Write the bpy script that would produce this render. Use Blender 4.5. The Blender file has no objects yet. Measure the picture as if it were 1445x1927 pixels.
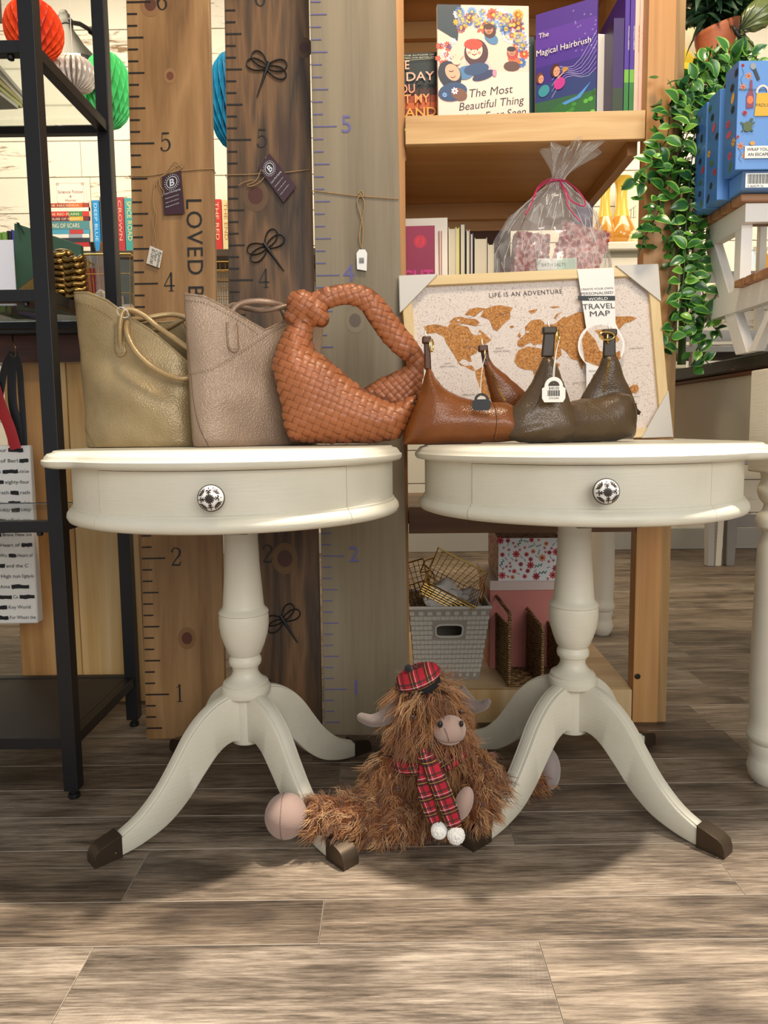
import bpy, bmesh, math, random
from math import sin, cos, pi, radians as R
from mathutils import Vector as V, Matrix, noise
from mathutils.geometry import tessellate_polygon
from mathutils.bvhtree import BVHTree
random.seed(7)
S = bpy.context.scene
C = S.collection
# ------------------------------------------------------------------ camera
W, H, F, CX, CY, CH = 1445, 1927, 1330.0, 722.5, 939.0, 0.69
PITCH, ROLL = R(5.7), R(-0.7)
cd = bpy.data.cameras.new('camera'); cam = bpy.data.objects.new('camera', cd); C.objects.link(cam)
cd.sensor_fit = 'HORIZONTAL'; cd.sensor_width = 36; cd.lens = 36 * F / W
cd.shift_y = (CY - H / 2) / W
cam.matrix_world = Matrix.Translation((0, 0, CH)) @ Matrix.Rotation(pi / 2 - PITCH, 4, 'X') @ Matrix.Rotation(ROLL, 4, 'Z')
cd.clip_start = .02
S.camera = cam
# ------------------------------------------------------------------ light and exposure
wd = bpy.data.worlds.new('world'); S.world = wd; wd.use_nodes = True
bg = wd.node_tree.nodes['Background']; bg.inputs[0].default_value = (.86, .93, 1.0, 1); bg.inputs[1].default_value = 0.52
sl = bpy.data.lights.new('sun', 'SUN'); sl.energy = 6.2; sl.angle = R(2.2); sl.color = (1, .92, .80)
so = bpy.data.objects.new('sun', sl); C.objects.link(so)
so.rotation_euler = V((-.31, -.03, -1)).to_track_quat('-Z', 'Y').to_euler()
def area(name, loc, target, size, power, col, sy=None):
    l = bpy.data.lights.new(name, 'AREA'); l.energy = power; l.color = col; l.size = size
    l.shape = 'RECTANGLE'; l.size_y = sy or size
    o = bpy.data.objects.new(name, l); C.objects.link(o); o.location = loc
    o.rotation_euler = (V(target) - V(loc)).to_track_quat('-Z', 'Y').to_euler(); return o
area('shop_window_light', (1.2, -2.2, 2.0), (0, 1.5, .5), 2.6, 74, (1, .96, .90), 1.6)
area('left_display_light', (-1.6, 2.9, 2.6), (-1.2, 3.7, 1.2), .8, 13, (1, .86, .62))
area('right_display_light', (1.7, 2.9, 2.4), (1.5, 3.6, 1.0), .8, 9, (1, .84, .6))
area('bookcase_fill_light', (.35, .9, 2.5), (.25, 1.8, 1.2), .3, 20, (1, .82, .60))  # added fill that brightens the bookcase interior, no real fitting
area('rear_fill_light', (.2, 2.75, 3.1), (.2, 2.75, 0), 5.0, 55, (1, .86, .64), .4)  # added fill standing in for warm sunlit patches on the rear floor
S.view_settings.view_transform = 'Standard'; S.view_settings.look = 'None'
S.view_settings.gamma = 1; S.view_settings.use_curve_mapping = False
S.view_settings.exposure = 0.0
# ------------------------------------------------------------------ pixel rays
_cp, _sp = cos(PITCH), sin(PITCH)
def ray(px, py):
    a, b = (px - CX) / F, -(py - CY) / F
    c, s = cos(ROLL), sin(ROLL); a, b = a * c - b * s, a * s + b * c
    return V((a, _cp + b * _sp, -_sp + b * _cp))
def at(px, py, Y=None, z=None):
    d = ray(px, py); t = Y / d.y if Y is not None else (z - CH) / d.z
    return V((0, 0, CH)) + d * t
def onplane(px, py, p0, n):
    d = ray(px, py); o = V((0, 0, CH)); return o + d * ((V(p0) - o).dot(n) / d.dot(n))
# ------------------------------------------------------------------ materials
MATS = {}
def lin(c):
    if isinstance(c, str):
        c = [int(c[i:i + 2], 16) / 255 for i in (0, 2, 4)]
    return tuple(x / 12.92 if x <= .04045 else ((x + .055) / 1.055) ** 2.4 for x in c[:3]) + (1,)
class NT:
    def __init__(s, name):
        s.m = bpy.data.materials.new(name); s.m.use_nodes = True; s.t = s.m.node_tree
        s.b = s.t.nodes['Principled BSDF']
    def n(s, typ, **kw):
        n = s.t.nodes.new('ShaderNode' + typ)
        for k, v in kw.items():
            if k in n.inputs.keys(): n.inputs[k].default_value = v
            else: setattr(n, k, v)
        return n
    def l(s, a, b): s.t.links.new(a, b)
    def coords(s, scale=(1, 1, 1), kind='Object', rot=(0, 0, 0), rnd=True):
        tc = s.n('TexCoord'); mp = s.n('Mapping'); mp.inputs['Scale'].default_value = scale; mp.inputs['Rotation'].default_value = rot
        s.l(tc.outputs[kind], mp.inputs['Vector'])
        if rnd:
            oi = s.n('ObjectInfo'); ml = s.n('Math', operation='MULTIPLY'); ml.inputs[1].default_value = 37
            s.l(oi.outputs['Random'], ml.inputs[0]); s.l(ml.outputs[0], mp.inputs['Location'])
        return mp.outputs[0]
    def ramp(s, fac, stops):
        r = s.n('ValToRGB'); e = r.color_ramp.elements
        while len(e) < len(stops): e.new(.5)
        for i, (p, c) in enumerate(stops): e[i].position = p; e[i].color = lin(c)
        s.l(fac, r.inputs[0]); return r.outputs[0]
    def bump(s, h, d, strength=1):
        b = s.n('Bump'); b.inputs['Distance'].default_value = d; b.inputs['Strength'].default_value = strength
        s.l(h, b.inputs['Height']); s.l(b.outputs[0], s.b.inputs['Normal'])
    def noise(s, vec, scale, detail=4, rough=.5, dist=0):
        n = s.n('TexNoise'); n.inputs['Scale'].default_value = scale; n.inputs['Detail'].default_value = detail
        n.inputs['Roughness'].default_value = rough; n.inputs['Distortion'].default_value = dist
        s.l(vec, n.inputs['Vector']); return n.outputs['Fac']
def plain(c, rough=.5, metal=0, name=None, **kw):
    key = (str(c), rough, metal, tuple(kw.items()))
    if key in MATS: return MATS[key]
    t = NT(name or 'paint'); t.b.inputs['Base Color'].default_value = lin(c)
    t.b.inputs['Roughness'].default_value = rough; t.b.inputs['Metallic'].default_value = metal
    if 'bump' in kw:
        v = t.coords(); t.bump(t.noise(v, kw.get('bs', 200), 3), kw['bump'])
    if 'trans' in kw: t.b.inputs['Transmission Weight'].default_value = kw['trans']; t.b.inputs['IOR'].default_value = kw.get('ior', 1.45)
    if 'alpha' in kw: t.b.inputs['Alpha'].default_value = kw['alpha']
    if 'coat' in kw: t.b.inputs['Coat Weight'].default_value = kw['coat']; t.b.inputs['Coat Roughness'].default_value = .15
    if 'emit' in kw: t.b.inputs['Emission Color'].default_value = lin(c); t.b.inputs['Emission Strength'].default_value = kw['emit']
    if 'sheen' in kw: t.b.inputs['Sheen Weight'].default_value = kw['sheen']
    MATS[key] = t.m; return t.m
def wood(c1, c2, c3, axis='Z', scale=1.0, rough=.55, bump=.0004, knots=False, fine=1.0, rings=6.0):
    """long grain along axis; knots are dark eyes with grain bending round them"""
    t = NT('wood'); g = {'X': (.5, 7, 7), 'Y': (7, .5, 7), 'Z': (7, 7, .5)}[axis]
    v = t.coords(tuple(a * scale for a in g))
    n1 = t.noise(v, 1.6, 3, .5, .4)
    mu = t.n('Math', operation='MULTIPLY'); mu.inputs[1].default_value = rings; t.l(n1, mu.inputs[0])
    fr = t.n('Math', operation='PINGPONG'); fr.inputs[1].default_value = 1.0; t.l(mu.outputs[0], fr.inputs[0])
    f = {'X': (3, 160, 160), 'Y': (160, 3, 160), 'Z': (160, 160, 3)}[axis]
    v2 = t.coords(tuple(a * scale * fine for a in f)); n2 = t.noise(v2, 1, 2, .6)
    mx = t.n('Mix', data_type='FLOAT'); mx.inputs[0].default_value = .38; t.l(fr.outputs[0], mx.inputs[2]); t.l(n2, mx.inputs[3])
    col = t.ramp(mx.outputs[0], [(.15, c2), (.5, c1), (.85, c3)])
    if knots:
        v3 = t.coords({'X': (1, 2.2, 2.2), 'Y': (2.2, 1, 2.2), 'Z': (2.2, 2.2, 1.2)}[axis])
        vo = t.n('TexVoronoi'); vo.inputs['Scale'].default_value = 2.2; vo.inputs['Randomness'].default_value = .9; t.l(v3, vo.inputs['Vector'])
        kr = t.ramp(vo.outputs['Distance'], [(.035, '000000'), (.10, '8a8a8a'), (.22, 'ffffff')])
        m2 = t.n('Mix', data_type='RGBA', blend_type='MIX'); t.l(kr, m2.inputs[0])
        m2.inputs[6].default_value = lin(knots); t.l(col, m2.inputs[7]); col = m2.outputs[2]
    t.l(col, t.b.inputs['Base Color']); t.b.inputs['Roughness'].default_value = rough
    if bump: t.bump(n2, bump)
    return t.m
def leather(c1, c2, scale=260, rough=.38, bump=.0008, metal=0.0, wr=.0):
    t = NT('leather'); v = t.coords(rnd=False)
    vo = t.n('TexVoronoi'); vo.feature = 'SMOOTH_F1'; vo.inputs['Scale'].default_value = scale; t.l(v, vo.inputs['Vector'])
    n = t.noise(v, 14, 3)
    t.l(t.ramp(n, [(.3, c2), (.7, c1)]), t.b.inputs['Base Color'])
    n3 = t.noise(v, 22, 4, .6, 1.2)
    mx = t.n('Math', operation='MULTIPLY_ADD'); mx.inputs[1].default_value = wr; t.l(n3, mx.inputs[0]); t.l(vo.outputs['Distance'], mx.inputs[2])
    t.bump(mx.outputs[0], bump); t.b.inputs['Roughness'].default_value = rough; t.b.inputs['Metallic'].default_value = metal
    return t.m
# ------------------------------------------------------------------ mesh builder
class MB:
    def __init__(s): s.v = []; s.f = []; s.mi = []; s.k = 0
    def add(s, vs, fs, mi=None):
        o = len(s.v); s.v.extend([tuple(v) for v in vs]); s.f.extend([tuple(i + o for i in f) for f in fs])
        s.mi.extend([s.k if mi is None else mi] * len(fs)); return s
    def box(s, a, b, M=None):
        (x0, y0, z0), (x1, y1, z1) = a, b
        vs = [V((x, y, z)) for z in (z0, z1) for y in (y0, y1) for x in (x0, x1)]
        if M is not None: vs = [M @ v for v in vs]
        return s.add(vs, [(0, 2, 3, 1), (4, 5, 7, 6), (0, 1, 5, 4), (2, 6, 7, 3), (0, 4, 6, 2), (1, 3, 7, 5)])
    def hexa(s, lo, hi):            # two quads (4 pts each)
        return s.add(list(lo) + list(hi), [(3, 2, 1, 0), (4, 5, 6, 7)] + [(i, (i + 1) % 4, (i + 1) % 4 + 4, i + 4) for i in range(4)])
    def bar(s, p, q, w, t, up=(0, 0, 1)):
        p, q = V(p), V(q); d = (q - p).normalized(); a = d.cross(V(up))
        if a.length < 1e-4: a = d.cross(V((0, 1, 0)))
        a.normalize(); b = a.cross(d).normalized()
        q4 = [(-w / 2, -t / 2), (w / 2, -t / 2), (w / 2, t / 2), (-w / 2, t / 2)]
        return s.hexa([p + a * x + b * y for x, y in q4], [q + a * x + b * y for x, y in q4])
    def tube(s, pts, r, n=8, cap=True, flat=1.0, closed=False, nrm=None):
        pts = [V(p) for p in pts]; m = len(pts)
        rr = r if isinstance(r, (list, tuple)) else [r] * m
        prev = None; vs = []
        for i, p in enumerate(pts):
            if closed: d = pts[(i + 1) % m] - pts[i - 1]
            else: d = pts[min(i + 1, m - 1)] - pts[max(i - 1, 0)]
            d.normalize()
            if prev is None:
                a = V(nrm) if nrm else (V((0, 0, 1)) if abs(d.z) < .9 else V((1, 0, 0)))
            else: a = prev
            a = a - d * a.dot(d)
            if a.length < 1e-6: a = d.orthogonal()
            a.normalize(); prev = a; b = d.cross(a)
            for k in range(n):
                th = 2 * pi * k / n; vs.append(p + a * (cos(th) * rr[i] * flat) + b * (sin(th) * rr[i]))
        fs = []
        for i in range(m if closed else m - 1):
            j = (i + 1) % m
            for k in range(n):
                k2 = (k + 1) % n; fs.append((i * n + k, i * n + k2, j * n + k2, j * n + k))
        if cap and not closed: fs.append(tuple(range(n - 1, -1, -1))); fs.append(tuple((m - 1) * n + k for k in range(n)))
        return s.add(vs, fs)
    def lathe(s, prof, n=32, c=(0, 0, 0), M=None, cap=True):
        c = V(c); vs = []
        for r, z in prof:
            for k in range(n):
                v = V((r * cos(2 * pi * k / n), r * sin(2 * pi * k / n), z))
                vs.append((M @ v if M is not None else v) + c)
        m = len(prof); fs = [(i * n + k, i * n + (k + 1) % n, (i + 1) * n + (k + 1) % n, (i + 1) * n + k) for i in range(m - 1) for k in range(n)]
        if cap: fs.append(tuple(range(n - 1, -1, -1))); fs.append(tuple((m - 1) * n + k for k in range(n)))
        return s.add(vs, fs)
    def ball(s, c, r, nu=16, nv=10, M=None):
        rx, ry, rz = r if isinstance(r, (tuple, list)) else (r, r, r); c = V(c); vs = []
        for j in range(nv + 1):
            ph = pi * j / nv
            for i in range(nu):
                th = 2 * pi * i / nu; v = V((rx * sin(ph) * cos(th), ry * sin(ph) * sin(th), -rz * cos(ph)))
                vs.append((M @ v if M is not None else v) + c)
        fs = [(j * nu + i, j * nu + (i + 1) % nu, (j + 1) * nu + (i + 1) % nu, (j + 1) * nu + i) for j in range(nv) for i in range(nu)]
        return s.add(vs, fs)
    def prism(s, poly, d, M=None):   # poly: 3D points in a plane, extruded by vector d
        poly = [V(p) for p in poly]; d = V(d); n = len(poly)
        tri = tessellate_polygon([poly]); vs = poly + [p + d for p in poly]
        if M is not None: vs = [M @ v for v in vs]
        fs = [tuple(t) for t in tri] + [tuple(i + n for i in reversed(t)) for t in tri] + [(i, (i + 1) % n, (i + 1) % n + n, i + n) for i in range(n)]
        return s.add(vs, fs)
    def grid(s, fn, nu, nv, closeu=False):
        vs = [fn(i / (nu if closeu else nu - 1), j / (nv - 1)) for j in range(nv) for i in range(nu)]
        fs = []
        for j in range(nv - 1):
            for i in range(nu if closeu else nu - 1):
                i2 = (i + 1) % nu; fs.append((j * nu + i, j * nu + i2, (j + 1) * nu + i2, (j + 1) * nu + i))
        return s.add(vs, fs)
    def mesh(s, name, mats):
        me = bpy.data.meshes.new(name); me.from_pydata(s.v, [], s.f)
        for m in (mats if isinstance(mats, (list, tuple)) else [mats]): me.materials.append(m)
        if any(s.mi): me.polygons.foreach_set('material_index', s.mi)
        bm = bmesh.new(); bm.from_mesh(me); bmesh.ops.recalc_face_normals(bm, faces=bm.faces); bm.to_mesh(me); bm.free()
        me.update(); return me
def link(name, me, parent=None, local=False):
    o = bpy.data.objects.new(name, me); C.objects.link(o)
    if parent is not None:
        o.parent = parent
        if not local and parent.type == 'EMPTY':
            o.matrix_parent_inverse = Matrix.LocRotScale(parent.location, parent.rotation_euler, None).inverted()
    return o
def tag(o, label=None, cat=None, group=None, kind=None):
    if label: o['label'] = label
    if cat: o['category'] = cat
    if group: o['group'] = group
    if kind: o['kind'] = kind
    return o
def obj(name, mb, mat, parent=None, smooth=True, bev=0, seg=2, local=False, auto=40, sub=0, kind=None):
    me = mb.mesh(name, mat) if isinstance(mb, MB) else mb
    if smooth:
        me.polygons.foreach_set('use_smooth', [True] * len(me.polygons))
        try: me.set_sharp_from_angle(angle=R(auto))
        except Exception: pass
    o = link(name, me, parent, local)
    if bev: b = o.modifiers.new('bevel', 'BEVEL'); b.width = bev; b.segments = seg; b.limit_method = 'ANGLE'; b.angle_limit = R(35)
    if sub: m = o.modifiers.new('subsurf', 'SUBSURF'); m.levels = sub; m.render_levels = sub
    if kind: o['kind'] = kind
    return o
def thing(name, label, cat, loc=(0, 0, 0), rz=0, group=None):
    o = bpy.data.objects.new(name, None); C.objects.link(o); o.location = loc; o.rotation_euler = (0, 0, rz)
    o.empty_display_size = .05; return tag(o, label, cat, group)
def copy_tree(o, parent=None, label=None):
    c = o.copy(); C.objects.link(c)
    if parent is not None: c.parent = parent
    if label: c['label'] = label
    for ch in [k for k in bpy.data.objects if k.parent == o]: copy_tree(ch, c)
    return c
def spline(pts, n=8):
    P = [V(p) for p in pts]; out = []
    for i in range(len(P) - 1):
        p0 = P[max(i - 1, 0)]; p1 = P[i]; p2 = P[i + 1]; p3 = P[min(i + 2, len(P) - 1)]
        for k in range(n):
            t = k / n
            out.append(.5 * ((2 * p1) + (p2 - p0) * t + (2 * p0 - 5 * p1 + 4 * p2 - p3) * t * t + (3 * p1 - p0 - 3 * p2 + p3) * t ** 3))
    out.append(P[-1]); return out
def interp(tab, x):
    if x <= tab[0][0]: return tab[0][1]
    for (a, b), (c, d) in zip(tab, tab[1:]):
        if x <= c: return b + (d - b) * (x - a) / (c - a)
    return tab[-1][1]
# ------------------------------------------------------------------ flat print (lettering and pictures) on real surfaces
GL = {}
def glyphs(text, bold=0, shear=0, spacing=1):
    k = (text, bold, shear, spacing)
    if k in GL: return GL[k]
    cu = bpy.data.curves.new('txt', 'FONT'); cu.body = text; cu.size = 1; cu.offset = bold; cu.shear = shear; cu.space_character = spacing
    cu.resolution_u = 3
    o = bpy.data.objects.new('txt', cu); C.objects.link(o); bpy.context.view_layer.update()
    me = bpy.data.meshes.new_from_object(o.evaluated_get(bpy.context.evaluated_depsgraph_get()))
    vs = [(v.co.x, v.co.y) for v in me.vertices]; fs = [tuple(p.vertices) for p in me.polygons]
    bpy.data.objects.remove(o); bpy.data.curves.remove(cu); bpy.data.meshes.remove(me)
    GL[k] = (vs, fs); return GL[k]
SER = {  # serif figures as strokes: (x, y, width)
 '1': [[(.14, .78, .03), (.26, .86, .05), (.30, .97, .07)], [(.30, .97, .09), (.30, .03, .09)], [(.14, .02, .035), (.46, .02, .035)]],
 '2': [[(.08, .74, .10), (.09, .86, .05), (.20, .96, .05), (.34, .96, .06), (.48, .86, .09), (.50, .72, .10), (.44, .56, .09), (.28, .36, .06), (.08, .06, .05)],
       [(.06, .05, .08), (.46, .05, .10), (.55, .24, .03)]],
 '4': [[(.42, 1.0, .05), (.05, .32, .04)], [(.03, .30, .06), (.60, .30, .06)], [(.42, 1.0, .10), (.42, .02, .10)], [(.27, .02, .035), (.57, .02, .035)]],
 '5': [[(.14, .96, .03), (.12, .50, .035)], [(.13, .93, .10), (.50, .94, .08)], [(.12, .50, .035), (.26, .62, .05), (.42, .58, .08), (.52, .40, .10), (.50, .20, .10), (.38, .05, .06), (.20, .02, .05), (.08, .12, .09), (.10, .20, .10)]],
 '6': [[(.50, .84, .08), (.44, .94, .05), (.32, .97, .05), (.16, .80, .08), (.08, .48, .10), (.12, .18, .10), (.26, .03, .05), (.40, .04, .06), (.52, .20, .10), (.50, .42, .09), (.36, .57, .05), (.22, .54, .05), (.12, .40, .06)]]}
def unit_w(text, **k):
    g = glyphs(text, **k)[0]; return max(p[0] for p in g) if g else .3
class Art:
    """2D print on the plane O + u*U + v*Vv, layers lifted along N by a hair's breadth"""
    def __init__(s, O, U, Vv, lift=.00008, base=.0003):
        s.O = V(O); s.U = V(U); s.V = V(Vv); s.N = s.U.cross(s.V).normalized(); s.mb = MB(); s.cols = []; s.lay = 0; s.lift = lift; s.base = base; s.fn = None
    def _k(s, col):
        m = col if isinstance(col, bpy.types.Material) else plain(col, .55)
        if m not in s.cols: s.cols.append(m)
        return s.cols.index(m)
    def P(s, u, v):
        if s.fn: return s.fn(u, v, s.base + s.lay * s.lift)
        return s.O + s.U * u + s.V * v + s.N * (s.base + s.lay * s.lift)
    def poly(s, pts, col):
        s.lay += 1; p3 = [V((a, b, 0)) for a, b in pts]
        s.mb.add([s.P(a, b) for a, b in pts], [tuple(t) for t in tessellate_polygon([p3])], s._k(col)); return s
    def same(s): s.lay -= 1; return s
    def rect(s, u0, v0, u1, v1, col): return s.poly([(u0, v0), (u1, v0), (u1, v1), (u0, v1)], col)
    def ell(s, cu, cv, ru, rv, col, n=18, rot=0, a0=0, a1=360):
        pts = []
        for i in range(n + (0 if a1 - a0 >= 360 else 1)):
            a = R(a0 + (a1 - a0) * i / n); x, y = ru * cos(a), rv * sin(a); pts.append((cu + x * cos(rot) - y * sin(rot), cv + x * sin(rot) + y * cos(rot)))
        return s.poly(pts, col)
    def petals(s, cu, cv, r, n, col, w=.35, rot=0, mid=None, inner=.15):
        for i in range(n):
            a = rot + 2 * pi * i / n; s.ell(cu + cos(a) * r * (.5 + inner / 2), cv + sin(a) * r * (.5 + inner / 2), r * .5 * (1 - inner), r * w * .5, col, 8, a); s.lay -= 1
        s.lay += 1
        if mid: s.ell(cu, cv, r * .28, r * .28, mid, 10)
        return s
    def line(s, pts, w, col, closed=False):
        s.lay += 1; n = len(pts); vs = []; 
        for i, p in enumerate(pts):
            a = V(pts[i - 1] if (i or closed) else p); b = V(pts[(i + 1) % n] if (i < n - 1 or closed) else p)
            a = V((a[0], a[1])); b = V((b[0], b[1])); d = (b - a)
            if d.length < 1e-9: d = V((1, 0))
            d.normalize(); ww = p[2] if len(p) > 2 else w; q = V((-d.y, d.x)) * ww / 2
            vs += [s.P(p[0] + q.x, p[1] + q.y), s.P(p[0] - q.x, p[1] - q.y)]
        fs = [(2 * i, 2 * i + 1, (2 * i + 3) % (2 * n), (2 * i + 2) % (2 * n)) for i in range(n if closed else n - 1)]
        s.mb.add(vs, fs, s._k(col)); return s
    def text(s, txt, u, v, size, col, rot=0, align='l', width=None, **k):
        vs, fs = glyphs(txt, **k); s.lay += 1
        if not vs: return s
        x1 = max(p[0] for p in vs); sx = size
        if width: sx = width / x1
        off = {'l': 0, 'c': -x1 / 2, 'r': -x1}[align]; c, n = cos(rot), sin(rot)
        s.mb.add([s.P(u + (x + off) * sx * c - y * size * n, v + (x + off) * sx * n + y * size * c) for x, y in vs], fs, s._k(col)); return s
    def serif(s, ch, u, v, size, col):
        s.lay += 1
        for st in SER[ch]:
            pts = spline([V((a, b, w)) for a, b, w in st], 4) if len(st) > 3 else [V(q) for q in st]
            s.lay -= 1; s.line([(u + p[0] * size, v + p[1] * size, p[2] * size) for p in pts], 0, col)
        return s
    def obj(s, name, parent=None, local=False):
        return obj(name, s.mb, s.cols, parent, smooth=False, local=local)
# ================================================================== SETTING
def floor_mat():
    t = NT('floor_oak'); v = t.coords((.9, 9, 9)); n1 = t.noise(v, 2.6, 9, .72, .9)
    v2 = t.coords((14, 260, 260)); n2 = t.noise(v2, 1, 5, .75)
    v3 = t.coords((2.2, 5, 5)); n3 = t.noise(v3, 2.0, 3, .5)
    mx = t.n('Mix', data_type='FLOAT'); mx.inputs[0].default_value = .50; t.l(n1, mx.inputs[2]); t.l(n2, mx.inputs[3])
    col = t.ramp(mx.outputs[0], [(.36, '362d26'), (.45, '685b4e'), (.53, '8e8071'), (.64, 'b5a796')])
    dk = t.ramp(n3, [(.30, '6e5f56'), (.48, 'ffffff')])
    oi = t.n('ObjectInfo'); tone = t.ramp(oi.outputs['Random'], [(0, 'c9c0b6'), (.5, 'f0ebe4'), (1, 'ffffff')])
    m = t.n('Mix', data_type='RGBA', blend_type='MULTIPLY'); m.inputs[0].default_value = .75; t.l(col, m.inputs[6]); t.l(dk, m.inputs[7])
    m2 = t.n('Mix', data_type='RGBA', blend_type='MULTIPLY'); m2.inputs[0].default_value = 1; t.l(m.outputs[2], m2.inputs[6]); t.l(tone, m2.inputs[7])
    # saw marks across the grain
    wv = t.n('TexWave'); wv.inputs['Scale'].default_value = 60; wv.inputs['Distortion'].default_value = 3; wv.inputs['Detail'].default_value = 2
    t.l(t.coords((1, .25, 1), rot=(0, 0, .5)), wv.inputs['Vector'])
    n4 = t.noise(t.coords((3, 3, 3)), 1.4, 2); mk = t.ramp(n4, [(.56, '000000'), (.74, '9a9a9a')])
    m3 = t.n('Mix', data_type='RGBA', blend_type='MULTIPLY'); m3.inputs[7].default_value = lin('b9ada2')
    mm = t.n('Math', operation='MULTIPLY'); t.l(wv.outputs['Fac'], mm.inputs[0]); t.l(mk, mm.inputs[1]); t.l(mm.outputs[0], m3.inputs[0]); t.l(m2.outputs[2], m3.inputs[6])
    t.l(m3.outputs[2], t.b.inputs['Base Color']); t.b.inputs['Roughness'].default_value = .48
    t.bump(n2, .0006); return t.m
floor_m = floor_mat()
fl = obj('floor', MB().box((-3.6, -.9, -.05), (3.6, 3.9, -.006)), plain('b9aa98', .8), smooth=False); tag(fl, kind='structure')
rows = [-.9, -.75, -.62, -.47, -.33, -.2, -.05, .1, .25, .4, .55, .70, .888, .978, 1.108, 1.21, 1.307, 1.408, 1.544, 1.69, 1.80, 1.93, 2.06, 2.2, 2.33, 2.46, 2.6, 2.74, 2.88, 3.02, 3.16, 3.3, 3.44, 3.58, 3.72, 3.9]
PL = {}; bevel_glint_m = plain('a89b8b', .6)  # pale chamfer colour paints in the highlight along plank bevels
def plank_mesh(w, l):
    k = (round(w, 3), round(l, 3))
    if k not in PL:
        g = .0004; c = .0005; mb = MB()
        lo = [(g, g, -.006), (l - g, g, -.006), (l - g, w - g, -.006), (g, w - g, -.006)]
        md = [(x, y, -c) for x, y, z in lo]; hi = [(g + c, g + c, 0), (l - g - c, g + c, 0), (l - g - c, w - g - c, 0), (g + c, w - g - c, 0)]
        mb.add(lo + md + hi, [(8, 9, 10, 11)] + [(a + i, a + (i + 1) % 4, a + 4 + (i + 1) % 4, a + 4 + i) for a in (0, 4) for i in range(4)])
        mb.mi = [0] + [1] * 4 + [1] * 4; mb.mi[1:5] = [0] * 4; mb.mi[5:9] = [1] * 4
        PL[k] = mb.mesh('plank', [floor_m, bevel_glint_m])
    return PL[k]
fixed = {11: [at(150, 1830, z=0).x, at(1032, 1830, z=0).x], 12: [at(605, 1735, z=0).x], 13: [at(260, 1640, z=0).x],
         14: [at(960, 1560, z=0).x], 17: [at(1325, 1343, z=0).x]}
rnd = random.Random(3)
for i in range(len(rows) - 1):
    w = rows[i + 1] - rows[i]; xs = [-3.6]
    fx = fixed.get(i, [])
    x = -3.6 + rnd.uniform(.3, 1.0)
    cuts = [x + k * .92 for k in range(9) if x + k * .92 < 3.3]
    if fx:
        d = min(cuts, key=lambda c: abs(c - fx[0])); cuts = [c + fx[0] - d for c in cuts]
        if len(fx) > 1: cuts = [c for c in cuts if not fx[0] + .01 < c < fx[1] + .3] + [fx[1]]
    for a, b in zip([-3.6] + sorted(cuts), sorted(cuts) + [3.6]):
        if b - a < .02: continue
        o = link('plank', plank_mesh(w, b - a), fl); o.location = (a, rows[i], 0)
# shiplap wall far behind
def ship_mat(base, wear):
    t = NT('shiplap_paint'); v = t.coords((1.2, 8, 8)); n = t.noise(v, 3.5, 8, .7, .6)
    n2 = t.noise(t.coords((.5, 1.2, 1.2)), 1.3, 2); ad = t.n('Math', operation='MULTIPLY_ADD'); ad.inputs[1].default_value = .55; t.l(n2, ad.inputs[0]); t.l(n, ad.inputs[2])
    col = t.ramp(ad.outputs[0], [(.56, wear), (.66, base), (1, base)])
    t.l(col, t.b.inputs['Base Color']); t.b.inputs['Roughness'].default_value = .6; t.bump(n, .001); return t.m
ship = ship_mat('efe9da', '8a6f52')
wall = obj('wall_back', MB().box((-3.6, 3.92, 0), (3.6, 4.02, 3.2)), plain('d8d2c4', .8), smooth=False); tag(wall, kind='structure')
SB = {}
for k in range(17):
    z = .02 + k * .1835; off = rnd.uniform(0, 1.2); xs = [-3.6] + [-3.6 + off + 1.6 * j for j in range(5) if -3.6 + off + 1.6 * j < 3.4] + [3.6]
    for a, b in zip(xs, xs[1:]):
        if b - a < .1: continue
        key = round(b - a, 2)
        mb = MB().box((0, -.02, 0), (b - a - .003, 0, .178)); 
        o = link('plank', mb.mesh('plank', ship), wall); o.location = (a, 3.92, z)
tag(obj('wall_left', MB().box((-3.7, -.9, 0), (-3.6, 4.0, 3.2)), plain('cfc8ba', .8), smooth=False), kind='structure')
tag(obj('wall_right', MB().box((3.6, -.9, 0), (3.7, 4.0, 3.2)), plain('cfc8ba', .8), smooth=False), kind='structure')
tag(obj('sun_stop_ceiling', MB().box((-3.7, 1.20, 3.2), (3.7, 4.02, 3.3)), plain('d9d4c8', .9), smooth=False), kind='structure')  # unseen; front edge placed to keep the sun off the floor behind
tag(obj('baseboard_back', MB().box((-3.6, 3.885, 0), (3.6, 3.9, .12)), plain('b9b6ae', .6), bev=.004), kind='structure')

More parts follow.
